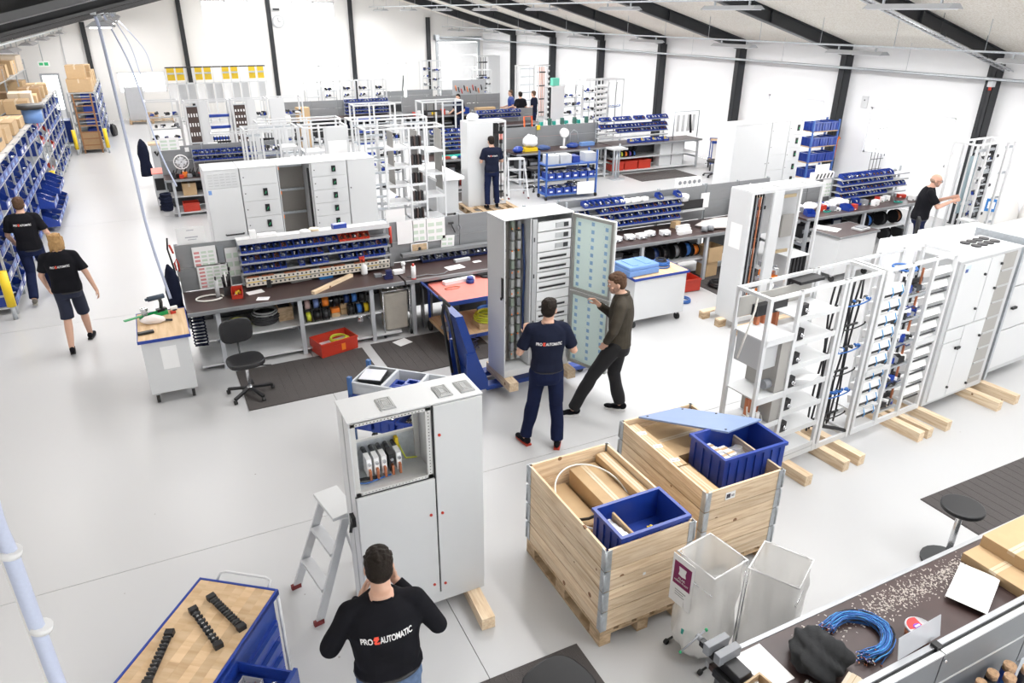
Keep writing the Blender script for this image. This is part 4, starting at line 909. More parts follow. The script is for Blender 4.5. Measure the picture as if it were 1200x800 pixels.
person('worker in a navy printed t-shirt standing at the open cabinet on the jack', (3.36, 5.93, 0), R(-20), 1.0, lean=(0, .02), head=(R(-28), R(-6)), shirt=navy, shirt_len=.96, text=(1.27, .27, 0), vox=.009, sole_m=M('red_sole', (.5, .05, .03), .6),
       J=dict(elL=(-.29, .02, 1.14), elR=(.29, .02, 1.14), wrL=(-.20, .25, 1.25), wrR=(.22, .25, 1.25), hdL=(.1, .6, .6), hdR=(-.1, .6, .6), nL=(.6, .5, -.5), nR=(-.6, .5, -.5), knL=(-.13, .06, .5), knR=(.12, .02, .5), anL=(-.21, .05, .09), anR=(.13, -.06, .09), toeL=(-.5, 1, 0), toeR=(.25, 1, 0)))
person('man in an olive brown jacket and black trousers holding the green lined door', (4.43, 6.15, 0), R(52), 1.045, lean=(0, .0), head=(R(8), R(-14)), shirt=olive, trouser=M('black_trouser', (.006, .006, .008), .8, n=.3, bump=.2), sleeves='long', hairm=hair_br, vox=.009, collar=True, beard=True, sole_m=sole,
       J=dict(elL=(-.25, .06, 1.14), wrL=(-.15, .14, .96), hdL=(.3, .4, -.8), nL=(.8, -.2, .2), elR=(.22, .10, 1.14), wrR=(.10, .26, 1.30), hdR=(-.3, .6, .7), nR=(-.6, .5, 0), knL=(-.11, .28, .50), anL=(-.12, .46, .09), knR=(.10, .04, .48), anR=(.12, -.05, .09), hiL=(-.09, .02, .92), toeL=(-.25, 1, 0), toeR=(.1, 1, 0)))
person('woman with blonde hair, black t-shirt and navy shorts walking along the shelves', (-1.38, 11.05, 0), R(-3), .965, lean=(0, .02), head=(0, R(-10)), hairm=hair_bl, hairlen=1, shorts=True, vox=.011, build=1.08, text=(1.27, .24, R(2)), trouser=M('navy_shorts', (.010, .014, .035), .8, n=.3),
       J=dict(elL=(-.28, .03, 1.14), wrL=(-.27, .18, .92), elR=(.29, -.05, 1.13), wrR=(.36, -.06, .88), hdL=(.1, .4, -.8), hdR=(.2, .1, -1), knR=(.09, .20, .50), anR=(.09, .30, .10), knL=(-.09, -.02, .50), anL=(-.09, -.27, .13)))
person('man with brown hair, black t-shirt and navy trousers walking beside the shelves', (-2.02, 13.35, 0), R(-4), 1.0, lean=(0, .02), hairm=hair_br, vox=.011, text=(1.30, .24, 0), sole_m=M('grey_sole', (.35, .34, .3), .6), shoes=M('khaki_shoe', (.12, .11, .09), .7),
       J=dict(elL=(-.27, .05, 1.13), wrL=(-.22, .2, .93), elR=(.28, .0, 1.14), wrR=(.33, .14, .95), hdL=(.1, .4, -.8), hdR=(.1, .4, -.9), knR=(.09, .26, .5), anR=(.09, .42, .09), knL=(-.09, .0, .5), anL=(-.09, -.25, .14)))
person('worker in a navy printed t-shirt standing on a pallet at a tall cabinet', (7.1, 15.42, .145), R(-12), .965, head=(R(15), R(-5)), shirt=navy, vox=.013, text=(1.27, .24, 0),
       J=dict(elL=(-.26, .03, 1.13), wrL=(-.2, .25, 1.1), elR=(.26, .03, 1.13), wrR=(.2, .25, 1.1), hdL=(.1, .7, .2), hdR=(-.1, .7, .2), anL=(-.13, -.05, .09), anR=(.14, .05, .09)))
person('bald man with glasses and black polo shirt working at an open frame', (12.80, 8.5, 0), R(-136), 1.02, lean=(0, .06), head=(R(-4), R(-14)), vox=.011, bald=True, hairm=M('grey_stubble', (.30, .20, .15), .8, n=.2), glasses=True, beard=True, build=1.12, skin_m=M('ruddy_skin', (.60, .34, .25), .5),
       J=dict(elL=(-.2, .2, 1.18), wrL=(-.08, .42, 1.30), elR=(.24, .18, 1.17), wrR=(.10, .42, 1.27), hdL=(.2, .9, .3), hdR=(-.1, .9, .3), knL=(-.11, .1, .5)))
hpb = None
for i, (x, y, lb, sm) in enumerate([(610, 106, 'small distant person in black behind the far frames, left of the pink sheet trolley', blackcloth), (626, 105, 'small distant person with reddish hair at the far frames, right of the person in black', navy), (599, 104, 'small distant person in blue bending at the far bench left of the frames', blue_dk), (537, 104, 'small distant worker in dark blue leaning over the far workbench beside the big steel gate', navy)]):
    X, Y = at(x, y, 1.72)
    Y = min(Y, 31) if i < 3 else 25.9; X = X*Y/at(x, y, 1.72)[1]
    o = person(lb, (X, Y, 0), R(40*i), .97, vox=.02, shirt=sm, hairm=[hair_dk, hair_br, hair_br, hair_dk][i], J=dict(wrL=(-.18, .3, 1.05), wrR=(.18, .3, 1.05), hdL=(0, 1, 0), hdR=(0, 1, 0)))
# ================================================================== frames, cabinets, benches: builders
brownbox = M('brown_terminal', (.07, .045, .04), .6, n=.3)
sheetgrey = M('pale_sheet', (.50, .51, .52), .42, .25, n=.04)
benchtop = M('brown_phenolic_top', (.055, .032, .03), .38, n=.35, scale=5)
def rack(label, loc, rz, W, d, z0, h, bays, post=.042, mat=None, cat='rack', name='cabinet_frame', group=None, posts=None, back=True):
    t = T(name, label, cat, loc, rz, group); m = mat or white; xs = sorted(set(posts or [0, W]+[b[0] for b in bays]+[b[1] for b in bays]))
    merged = []
    for x in xs:
        if not merged or x-merged[-1] > post*1.3: merged.append(x)
    for x in merged:
        px = min(max(x-post/2, 0), W-post)
        MB().box(px, px+post, 0, post*.8, z0, z0+h).part('post', t, m)
        if back: MB().box(px, px+post, d-post*.8, d, z0, z0+h).part('post', t, m)
        if x in (merged[0], merged[-1]):
            for z in (z0, z0+h-post*.8): MB().box(px+.004, px+post-.004, post*.8, d-post*.8, z, z+post*.8).part('side_rail', t, m)
    for z in (z0, z0+h-post*.8):
        hgt = post*1.5 if z == z0 else post*.8
        MB().box(post, W-post, .003, post*.7, z, z+hgt).part('rail', t, m)
        if back: MB().box(post, W-post, d-post*.7, d-.003, z, z+hgt).part('rail', t, m)
    for b in bays: bay(t, m, d, z0, h, post, *b)
    if .04 < z0 <= .1:
        for x in (0, W-.06):
            for y in (0, d-.06): MB().box(x, x+.06, y, y+.06, 0, z0-.001).part('foot', t, zinc)
    return t
def bay(t, m, d, z0, h, p, x0, x1, kind, *a):
    a0, a1 = x0+p/2+.003, x1-p/2-.003; w_ = a1-a0; zt = z0+h-p; rr = random.Random(int(x0*91+z0*7+h*100)+len(kind))
    if kind == 'shelves':
        n = a[0]; dev = a[1] if len(a) > 1 else None; zs = a[2] if len(a) > 2 else z0+.1; tall = (zt-zs)/n
        for i in range(n):
            z = zs+i*tall; MB().box(a0, a1, .01, d-.01, z, z+.012).box(a0, a1, .002, .012, z-.02, z+.035).part('shelf', t, m)
            if dev == 'knob':
                MB().box(a0+.01, a0+.1, .01, .06, z+.04, z+.15).part('switch', t, black); MB().cyl((a0+.06, .01, z+.095), (a0+.06, -.012, z+.095), .02, 10).cyl((a0+.06, -.012, z+.095), (a0+.06, -.03, z+.095), .01, 8).part('switch_shaft', t, steel)
            if dev == 'bars':
                for k in range(4): MB().box(a0+.03+k*w_*.22, a0+.03+k*w_*.22+w_*.1, .05, .2, z+.02, z+tall*.6).part('terminal', t, brownbox if (i+k) % 2 else black)
    elif kind == 'crossrails':
        n = a[0]; mt = a[1] if len(a) > 1 else zinc
        for i in range(n): z = z0+.15+i*(h-.3)/max(1, n-1); MB().box(a0, a1, .04, .07, z, z+.045).part('cross_rail', t, mt)
    elif kind == 'cables':
        n = a[0]; cm = black
        for k in range(n):
            x = a0+w_*(k+.5)/n; pts = [(x+.006*math.sin(i*1.3+k), d*.45+.015*math.sin(i*.9+k*2), z0+.12+i*(h-.25)/10) for i in range(11)]; MB().tube(pts, .011, 6).part('cable', t, cm)
        nl = a[1]
        for k in range(nl):
            z = z0+.25+k*(h-.35)/nl; MB().box(a0, a1, d*.45-.03, d*.45-.012, z, z+.02).part('cable_bar', t, black)
            if len(a) > 2: 
                r0 = w_*.40; MB().tube([(a0+w_/2+r0*math.cos(u), .05+.05*math.sin(u*.5), z+.06+.05*math.sin(u)) for u in [PI*.9+i*PI*1.25/12 for i in range(13)]], .008, 6).part('cable_loop', t, wblue if k % 2 else black)
                if k % 2: filler(14, a0+.03, a1-.03, .04, .12, z+.05, .03, 3, k).part('connector', t, [dark, paper, wblue], kind='stuff')
    elif kind == 'modules':
        n = a[0]
        for i in range(n):
            z = z0+h-.16-(i+1)*(h-.35)/n; MB().cb(((a0+a1)/2, .09, z+.05), (w_*.92, .12, .085), rx=-.25).part('module', t, paper)
            MB().cb(((a0+a1)/2-w_*.05, .028, z+.012), (w_*.75, .03, .022)).part('terminal_strip', t, black)
            for k in range(2): x = a0+w_*(.38+.42*k); MB().tube([(x, .02, z+.1), (x-.01, -.005, z+.06), (x+.015, 0, z+.03), (x+.005, .01, z-.01)], .006, 5).part('blue_wire', t, M('light_blue_wire', (.05, .30, .65), .4))
    elif kind == 'covers':
        n = a[0]
        for i in range(n):
            z = z0+h-.12-(i+1)*(h-.3)/n; MB().cb(((a0+a1)/2, .10, z+.07), (w_*.95, .15, .075), rx=-.45).part('cover', t, paper); MB().box(a0+.01, a1-.01, .02, .035, z+.005, z+.018).part('terminal_strip', t, dark)
            if i % 3 == 1: MB().cb((a1-.03, .05, z+.05), (.05, .06, .06)).part('relay', t, cablegrey)
    elif kind == 'busbars':
        n = a[0]; bm = a[1] if len(a) > 1 else black
        for k in range(n): x = a0+w_*(k+.7)/(n+.4); MB().box(x-.010, x+.010, d*.3, d*.3+.02, z0+.1, zt-.03).part('busbar', t, bm)
        for k in range(4): z = z0+.25+k*(h-.4)/3.3; MB().box(a0, a1, d*.3-.03, d*.3-.002, z, z+.05).part('bar_support', t, black)
    elif kind == 'grid':       # brown terminal blocks with white dots
        n = a[0]
        for i in range(n):
            z = z0+.06+i*(h-.16)/n; hh = (h-.16)/n-.05
            MB().box(a0+.01, a1-.01, .03, .08, z, z+hh).part('terminal_plate', t, brownbox); q = MB()
            for r_ in range(3):
                for c in range(4): q.box(a0+w_*(.14+.22*c), a0+w_*(.24+.22*c), .024, .0295, z+hh*(.18+.27*r_), z+hh*(.28+.27*r_))
            q.part('white_dots', t, paper, kind='stuff'); MB().box(a0, a1, .0, .03, z+hh+.01, z+hh+.035).part('cross_rail', t, zinc)
    elif kind == 'panel': MB().box(a0-.005, a1+.005, -.01, .008, z0+.02, zt+.02).part('front_panel', t, a[0] if a else white, bev=.002)
    elif kind == 'backplate': MB().box(a0, a1, d-.03, d-.02, z0+.05, zt).part('back_plate', t, a[0] if a else light)
    elif kind == 'boxes':
        for (zb, hb, mm) in a[0]: MB().box(a0+.01, a1-.01, .03, d-.05, z0+zb, z0+zb+hb).part('inner_box', t, mm)
    elif kind == 'mixed':
        n = a[0]
        for i in range(n):
            z = z0+.12+i*(h-.25)/n; MB().box(a0, a1, .03, .06, z, z+.025).part('cross_rail', t, zinc)
            filler(12, a0+.01, a1-.01, .02, .16, z+.03, min(.085, w_*.3), 5, rr.randrange(999), hj=.8).part('devices', t, [dark, paper, cablegrey, black, blue], kind='stuff')
    elif kind == 'bins':
        n = a[0]
        for i in range(n):
            z = z0+.15+i*(h-.3)/n; MB().box(a0, a1, .03, .2, z, z+.01).part('shelf', t, zinc); MB().box(a0+.02, a1-.02, .03, .15, z+.012, z+.08).part('parts_box', t, blue)
def drawers_cabinet(label, loc, W, d, h, cols, rz=0, z0=0, top=True, name='switch_cabinet', group=None, m=None):
    t = T(name, label, 'cabinet', loc, rz, group); m = m or white
    xg = 0; solid = MB()
    segs = [];
    for c in cols:
        x0, x1, kind = c[:3]
        if kind != 'open': solid = MB(); solid.box(x0, x1, 0, d, z0, h-.012); solid.part('cabinet_body', t, m)
        else:
            MB().box(x0, x0+.015, 0, d, z0, h-.012).box(x1-.015, x1, 0, d, z0, h-.012).box(x0, x1, d-.02, d, z0, h-.012).box(x0, x1, 0, d, z0, z0+.05).part('cabinet_body', t, m)
            MB().box(x0+.016, x1-.016, d-.06, d-.05, z0+.06, h-.02).part('back_plate', t, M('taupe_plate', (.26, .24, .22), .5))
            for k in range(c[3]):
                z = z0+.15+k*(h-z0-.3)/(c[3]-1); MB().box(x0+.02, x1-.03, d-.1, d-.06, z, z+.04).part('din_rail', t, zinc); MB().box(x0+.016, x0+.04, .05, .09, z+.06, z+.11).part('orange_clip', t, orange)
            MB().box(x1-.05, x1-.02, .03, .07, z0+.1, h-.1).part('cable_duct', t, black)
        if kind == 'plain': MB().box(x0+.008, x1-.008, -.015, -.001, z0+.05, h-.02).part('door', t, m, bev=.002); MB().cyl((x0+.04, -.022, h*.75), (x0+.04, -.015, h*.75), .012, 8).cyl((x0+.04, -.022, h*.35), (x0+.04, -.015, h*.35), .012, 8).part('lock', t, black)
        if kind == 'doors':
            for (a, b) in c[3]: MB().box(x0+.008, x1-.008, -.015, -.001, a, b).part('door', t, m, bev=.002); MB().cyl((x1-.05, -.022, (a+b)/2), (x1-.05, -.015, (a+b)/2), .013, 8).part('lock', t, black)
        if kind == 'drawers':
            n, dev = c[3], c[4]; zb = c[5] if len(c) > 5 else z0+.05; hh = (h-.02-zb)/n
            for k in range(n):
                z = zb+k*hh; MB().box(x0+.008, x1-.008, -.015, -.001, z+.004, z+hh-.004).part('drawer_front', t, m, bev=.002)
                if (dev and k < n-1) or dev == 2:
                    x = x0+(x1-x0)*.62; MB().box(x-.035, x+.035, -.035, -.016, z+hh*.3, z+hh*.75).part('switch', t, black); MB().cb((x, -.045, z+hh*.5), (.012, .02, .05), ry=.5).part('switch_handle', t, green)
                    if dev == 1 and k < 3: MB().box(x+.05, x+.11, -.03, -.016, z+hh*.35, z+hh*.8).part('meter', t, dark)
                MB().cyl((x0+.05, -.022, z+hh*.5), (x0+.05, -.015, z+hh*.5), .010, 8).part('lock', t, black)
        if kind == 'vents':
            MB().box(x0+.008, x1-.008, -.015, -.001, h-.30, h-.02).part('vent_panel', t, m)
            for r_ in range(5):
                for q in range(5): MB().box(x0+.05+q*(x1-x0-.08)/5, x0+.05+(q+.75)*(x1-x0-.08)/5, -.022, -.0155, h-.26+r_*.045, h-.252+r_*.045).part('vent_louvre', t, sheetgrey)
            MB().box(x0+.008, x1-.008, -.015, -.001, z0+.75, h-.31).part('door', t, m, bev=.002); MB().box(x0+.008, x1-.008, -.015, -.001, z0+.05, z0+.74).part('door', t, m, bev=.002)
            MB().box(x0+.03, x0+.08, -.017, -.0155, h-.4, h-.33).part('blue_label', t, blue_lt); MB().tube([(x0+.2, -.02, z0+.9), (x0+.2, -.06, z0+.9), (x1-.06, -.06, z0+.9), (x1-.06, -.02, z0+.9)], .014, 6).part('pull_handle', t, black)
        if top: MB().box(x0+.001, x1-.001, -.01, d+.005, h-.012, h).part('roof_plate', t, m)
    return t
def bench(label, x0, x1, yf, yb, zt=.87, legs=None, shelf=.45, panel=None, loff=0, topm=None, low=True, name='workbench', light_leg=None):
    t = T(name, label, 'workbench', (x0, yf, 0)); W, D = x1-x0, yb-yf
    MB().box(0, W, .03, D, zt-.035, zt).part('worktop', t, topm or benchtop)
    MB().box(0, W, 0, .03, zt-.045, zt+.003).part('edge_profile', t, alu)
    for x in (legs or [.06, W-.1]):
        for y in (.03, D-.09): MB().box(x, x+.055, y, y+.055, .0, zt-.04).part('leg', t, M('leg_grey', (.55, .57, .6), .4, .3))
        MB().box(x, x+.055, .085, D-.09, .3, .34).box(x, x+.055, .085, D-.09, zt-.09, zt-.04).part('leg_brace', t, zinc)
    MB().box(.06, W-.06, D-.012, D-.004, .1, zt-.06).part('rear_sheet', t, M('darkened_rear_sheet', (.10, .105, .11), .6))  # grey rear panel, kept dark to stand in for the shade under the bench
    if shelf: MB().box(.06, W-.06, .12, D-.02, shelf-.02, shelf).part('undershelf', t, white)
    if low: MB().box(.06, W-.06, .05, D-.02, .06, .085).part('bottom_shelf', t, white)
    if panel:
        n = max(1, round(W/1.0)); za, zb = panel
        for i in range(n):
            xa, xb = W*i/n+.006, W*(i+1)/n-.006; MB().box(xa, xb, D+.0, D+.022, za, (za+zb)/2-.003).part('back_panel', t, alu); MB().box(xa, xb, D+.0, D+.022, (za+zb)/2+.003, zb).part('back_panel', t, alu)
        for i in range(n+1): x = min(max(W*i/n, .02), W-.02); MB().box(x-.02, x+.02, D+.023, D+.06, .3, zb+.02).part('panel_post', t, zinc)
    return t
def prism_bin_mesh(w_, dp, h_, content, name='bin'):
    mb = MB(); t = .004; mb.box(0, w_, 0, dp, 0, t); mb.box(0, w_, dp-t, dp, t, h_)
    for x in (0, w_-t): mb.prism([(0, t), (dp-t, t), (dp-t, h_), (dp*.42, h_), (0, h_*.45)], x, x+t, ax='x')
    mb.box(t, w_-t, 0, t, t, h_*.45)
    if content: mb.box(t, w_-t, t, dp-t, t, h_*.32, 1); filler(7, t+.004, w_-t-.004, dp*.1, dp*.8, h_*.3, min(w_, dp)*.30, 2, content*7, mb); mb.mi = [m+1 if i >= len(mb.mi)-42 else m for i, m in enumerate(mb.mi)]
    return mb
BINM = {}
def binrow(x0, x1, y, z, n, desc, group, w_=None, dp=.16, h_=.075, tilt=R(12), m=None, gap=.006, skip=(), rz=0, contents=True, colors=None):
    pitch = (x1-x0)/n; w_ = w_ or pitch-gap; m = m or blue; key = (round(w_, 3), dp, h_, m.name, contents)
    if key not in BINM:
        BINM[key] = []
        for v in range(5):
            cm = [[dark, zinc, paper], [steel, zinc, paper], [copper, dark, paper], [black, paper, zinc], [dark, steel, paper]][v]
            BINM[key].append(prism_bin_mesh(w_, dp, h_, (v+1) if contents else 0).mesh('small_parts_bin', [m]+cm))
    rr = random.Random(int(x0*37+y*11+z*1000))
    if y > 18.69:
        q = MB()
        for i in range(n):
            if i in skip: continue
            k0 = len(q.v); b_ = prism_bin_mesh(w_, dp, h_, 1+i % 4); q._add(b_.v, b_.f); q.mi[-len(b_.mi):] = b_.mi; q.xf(Matrix.Translation((i*pitch, 0, 0)) @ Matrix.Rotation(tilt, 4, 'X'), k0)
        q.solo('small_parts_bins', desc.replace(', @ from the left', '').replace(', @ place', '').replace('small blue bin in', 'row of small blue bins in'), 'bins', [m, dark, zinc, paper], (x0, y, z), kind='stuff'); return
    for i in range(n):
        if i in skip: continue
        o = bpy.data.objects.new('small_parts_bin', rr.choice(BINM[key])); COL.objects.link(o)
        o.location = (x0+i*pitch*math.cos(rz), y+i*pitch*math.sin(rz), z); o.rotation_euler = (tilt, 0, rz); o['category'] = 'bin'; o['group'] = group
        o['label'] = desc.replace('@', ORD[i] if i < len(ORD) else 'last')
def rails(label, x0, x1, y, zs, dp=.17, m=None, uprights=None, ztop=None, zb=.87, tilt=0, name='bin_rack'):
    t = T(name, label, 'rack', (x0, y, 0)); W = x1-x0
    for z in zs:
        MB().box(0, W, -.01, dp, z-.012, z-.002).part('rail_shelf', t, m or sheetgrey); MB().box(0, W, -.02, -.01, z-.02, z+.008).part('rail_lip', t, M('lip_grey', (.36, .37, .39), .5))
    for x in (uprights or [0, W-.03]): MB().box(x, x+.03, dp, dp+.03, zb, (ztop or max(zs)+.12)).part('upright', t, zinc)
    return t
def spool(label, loc, r=.11, w_=.09, m=None, ax='x', flange=black, group=None):
    t = T('cable_spool', label, 'spool', loc, 0 if ax == 'x' else PI/2, group)
    MB().cyl((-w_/2, 0, r), (-w_/2+.008, 0, r), r, 18).part('flange', t, flange); MB().cyl((w_/2-.008, 0, r), (w_/2, 0, r), r, 18).part('flange', t, flange)
    MB().cyl((-w_/2+.009, 0, r), (w_/2-.009, 0, r), r*.82, 16).part('wound_wire', t, m or wblue); return t
def coil(label, loc, r=.15, n=5, tr=.008, m=None, group=None, cat='cable', sq=1, name='cable_coil'):
    mb = MB(); rr = random.Random(int(abs(loc[0])*100+abs(loc[1])*10))
    for i in range(n): mb.ring((rr.uniform(-.015, .015), rr.uniform(-.015, .015), tr+i*tr*1.3), r*(1-.25*rr.random()), tr, 22, tn=5, sq=sq)
    return mb.solo(name, label, cat, m or black, loc, group=group)
def red_crate(label, loc, rz=0, L=.5, W=.36, H=.22, m=None):
    t = T('red_crate', label, 'crate', loc, rz); MB().tray(0, L, 0, W, 0, H, .01, flare=.004).part('crate_body', t, m or red); MB().box(-.012, L+.012, -.012, -.005, H-.03, H).box(L*.35, L*.65, -.009, -.0045, H*.55, H*.7).part('rim', t, m or red); return t
def cloth(label, loc, r=(.12, .09, .05), m=None, seed=1, name='cloth', cat='cloth', sub=20, amp=.35):
    mb = MB(); mb.ball((0, 0, 0), 1, sub); rr = random.Random(seed); ph = [rr.uniform(0, 6) for _ in range(8)]; vs = []
    for v in mb.v:
        x, y, z = v; d = 1+amp*(.5*math.sin(3*x+ph[0]+2*y)+.35*math.sin(6*y+ph[1]-4*z)+.3*math.sin(9*x+5*z+ph[2])+.2*math.sin(15*x-13*y+ph[3]))*.6
        vs.append((x*d*r[0], y*d*r[1], max(0, (z*d+.8)*r[2])))
    mb.v = vs; return mb.solo(name, label, cat, m or paper, loc)
def sheet(label, loc, w_, h_, rz=0, m=None, lines=3, name='paper_sheet', rx=0, cat='paper'):
    t = T(name, label, cat, loc, rz); t.rotation_euler = (rx, 0, rz); MB().box(0, w_, 0, h_, 0, .0015).part('sheet', t, m or paper)
    if lines:
        q = MB()
        for i in range(lines): q.box(w_*.15, w_*(.85-.1*(i % 3)), h_*(.8-.6*i/lines)-.004, h_*(.8-.6*i/lines)+.004, .0016, .0021)
        q.part('print_lines', t, M('faint_print', (.45, .45, .5), .7))
    return t
def swivel_chair(label, loc, rz, m=None, zs=.47, back=True):
    t = T('swivel_chair', label, 'chair', loc, rz); m = m or black
    for k in range(5):
        a = 2*PI*k/5; MB().cb((.14*math.cos(a), .14*math.sin(a), .085), (.28, .04, .028), rz=a, ry=.12).part('leg', t, black); MB().cyl((.28*math.cos(a)-.02, .28*math.sin(a), .028), (.28*math.cos(a)+.02, .28*math.sin(a), .028), .028, 10).part('castor', t, rubber)
    MB().cyl((0, 0, .06), (0, 0, .12), .035).cyl((0, 0, .12), (0, 0, zs-.05), .02).part('gas_post', t, steel)
    s = MB(); n = 24; s.prism([((abs(math.cos(2*PI*i/n))**.7)*math.copysign(.22, math.cos(2*PI*i/n)), (abs(math.sin(2*PI*i/n))**.7)*math.copysign(.21, math.sin(2*PI*i/n))) for i in range(n)], zs-.04, zs+.02); s.part('seat', t, m, bev=.015)
    if back:
        MB().tube([(0, .12, zs-.05), (0, .25, zs-.03), (0, .27, zs+.2)], .013).part('back_stem', t, dark)
        s = MB(); s.prism([((abs(math.cos(2*PI*i/n))**.6)*math.copysign(.2, math.cos(2*PI*i/n)), zs+.30+(abs(math.sin(2*PI*i/n))**.6)*math.copysign(.16, math.sin(2*PI*i/n))) for i in range(n)], .24, .28, ax='y'); s.part('backrest', t, m, bev=.012)
        MB().cyl((.1, -.1, zs-.06), (.26, -.16, zs-.07), .008).part('lever', t, black)
    return t
def mat(label, x0, x1, y0, y1, rz=0, m=None):
    ribs = MB(); ribs.box(0, x1-x0, 0, y1-y0, 0, .008)
    for k in range(int((x1-x0)/.12)): ribs.box(.01+k*.12, .115+k*.12, .008, y1-y0-.008, .008, .0105)
    return ribs.solo('rubber_mat', label, 'mat', m or M('mat_rubber', (.07, .062, .06), .8, n=.25, scale=120, bump=.5), (x0, y0, 0), rz)
def stored(desc, x0, x1, y, z, n, hmax, seed=1):  # dark goods added under the benches so the shelves there look darker
    rr = random.Random(seed); st = (x1-x0)/n
    for i in range(n):
        k = rr.randrange(4); loc = (x0+st*i+.02, y+rr.uniform(0, .08), z); w_ = st-.05; h = hmax*rr.uniform(.45, .95); lb = f'{["black case","dark grey box","black coil of cable","dark blue box"][k]} added as dark fill {desc}, {ORD[i]} from left'
        if k == 2: coil(lb, (x0+st*(i+.5), y+.2, z), min(w_/2, .19), 7, .016, black)
        else: MB().box(0, w_, 0, .3, 0, h).box(.03, w_-.03, -.006, -.0005, h*.4, h*.7, 1).solo(['black_case', 'dark_box', '', 'blue_box'][k], lb, ['case', 'box', '', 'box'][k], [[black, dark, black, navy][k], cablegrey], loc, rr.uniform(-.04, .04))
def castor_cart(label, loc, rz, W, D, zt=.82, topm=None, edge=None, drawers=0, m=None, cat='cart', name='tool_cart'):
    t = T(name, label, cat, loc, rz); MB().box(.01, W-.01, .01, D-.01, .14, zt-.03).part('cart_body', t, m or white, bev=.004)
    MB().box(-.01, W+.01, -.01, D+.01, zt-.03, zt).part('cart_top', t, topm or beech, bev=.003)
    MB().box(-.02, W+.02, -.02, -.0105, zt-.034, zt+.004).box(-.02, W+.02, D+.0105, D+.02, zt-.034, zt+.004).box(-.02, -.0105, -.01, D+.01, zt-.034, zt+.004).box(W+.0105, W+.02, -.01, D+.01, zt-.034, zt+.004).part('edge_strip', t, edge or blue)
    for x in (.07, W-.07):
        for y in (.07, D-.07): MB().box(x-.02, x+.02, y-.02, y+.02, .09, .14).part('castor_fork', t, steel); MB().cyl((x-.018, y, .055), (x+.018, y, .055), .055, 14).part('castor', t, rubber)
    for k in range(drawers): z = .18+k*(zt-.24)/drawers; MB().box(.03, W-.03, -.003, .009, z, z+(zt-.24)/drawers-.01).part('drawer_front', t, light)
    return t
# ================================================================== right foreground: row of frames on bearers
FR = R(3.6); FO = Vector((4.75, 4.34, 0))
def fr(x, y=0): return (FO.x+x*math.cos(FR)-y*math.sin(FR), FO.y+x*math.sin(FR)+y*math.cos(FR))
a = fr(0); u1 = rack('tall white open frame with shelves and a cable bay, left in the row', (a[0], a[1], 0), FR, 1.63, .41, .125, 1.935,
     [(0, .43, 'shelves', 1, None, .66), (.43, 1.05, 'shelves', 7, 'knob', .22), (1.1, 1.63, 'cables', 9, 6, 1)], posts=[0, .43, 1.05, 1.12, 1.63])
for z, zz in ((1.0, .012), (1.62, .012)): MB().box(.02, .42, .01, .40, z, z+zz).box(.02, .42, .0, .012, z-.05, z+.02).part('shelf', u1, white)
MB().box(.06, .4, .06, .38, 1.3, 1.62).part('inner_box', u1, light); MB().box(.28, .44, .02, .39, 1.02, 1.6).part('grey_partition', u1, grey); MB().box(.28, .44, .02, .39, .68, .98).part('grey_partition', u1, grey)
for k in range(3): MB().box(.06+.07*k, .08+.07*k, .12, .16, .78, .96).part('copper_bar', u1, copper); MB().box(.045+.07*k, .095+.07*k, .1, .16, .68, .78).part('insulator', u1, paper)
MB().tube([(.03, .1, .9), (.0, .05, .75), (.1, .02, .68), (.25, .08, .7), (.3, .15, .74)], .008).part('white_cable', u1, whitecable)
MB().tube([(.02, .3, 1.35), (-.04, .2, 1.6), (.0, .16, 1.9), (.06, .2, 2.05), (.16, .3, 1.98)], .010).part('white_cable', u1, whitecable)
MB().cyl((.2, .1, 1.1), (.3, .1, 1.1), .05, 12).part('current_transformer', u1, cablegrey); MB().box(.05, .35, .1, .3, .2, .45).part('dark_module', u1, dark); MB().box(.2, .38, .08, .12, .3, .48).part('copper_terminals', u1, copper)
MB().box(.02, 1.03, .37, .39, 1.75, 1.95).part('rear_busbar_box', u1, grey)
for k in range(4): MB().box(.25+.09*k, .29+.09*k, .33, .37, 1.5, 1.74).part('copper_bar', u1, copper)
MB().box(.2, .62, .3, .38, 1.74, 1.85).part('black_cover', u1, black); MB().box(.7, 1.05, .25, .4, 1.99, 2.02).part('black_cover', u1, black)
MB().cb((.66, -.02, 1.12), (.17, .22, .004), rz=.3, rx=-.35).part('hanging_drawing', u1, paper)
MB().tube([(1.1, .2, .33), (1.25, .1, .32), (1.45, .05, .26), (1.6, .02, .2)], .022).part('thick_cable', u1, black)
a = fr(1.67); u2 = rack('white open frame wired with blue looped modules, middle of the row on bearers', (a[0], a[1], 0), FR, 1.25, .41, .125, 1.935,
     [(0, .44, 'modules', 10), (.44, .85, 'busbars', 3, black), (.85, 1.25, 'covers', 10), (.44, .85, 'mixed', 6)], posts=[0, .44, .85, 1.25])
MB().box(.72, .735, .05, .07, .3, 1.95).part('copper_bar', u2, copper); MB().box(.02, .42, .01, .4, .4, .412).part('shelf', u2, white)
for z in (.85,): MB().box(.02, .42, .0, .03, z, z+.05).part('front_rail', u2, white); MB().box(.87, 1.23, .0, .03, 1.02, 1.08).part('front_rail', u2, white)
for k in range(3): MB().tube([(.46, .05, .6+.45*k), (.6, .0, .66+.45*k), (.72, .03, .6+.45*k), (.83, .06, .58+.45*k)], .008).part('dark_blue_cable', u2, M('dark_blue_cable', (.01, .03, .12), .45))
mb = MB(); mb.ring((.62, .2, 1.93), .12, .012, 18); mb.part('cable_loop', u2, wblue); filler(20, .5, .8, .1, .3, 1.85, .05, 3, 4).part('connector', u2, [dark, paper, zinc], kind='stuff')
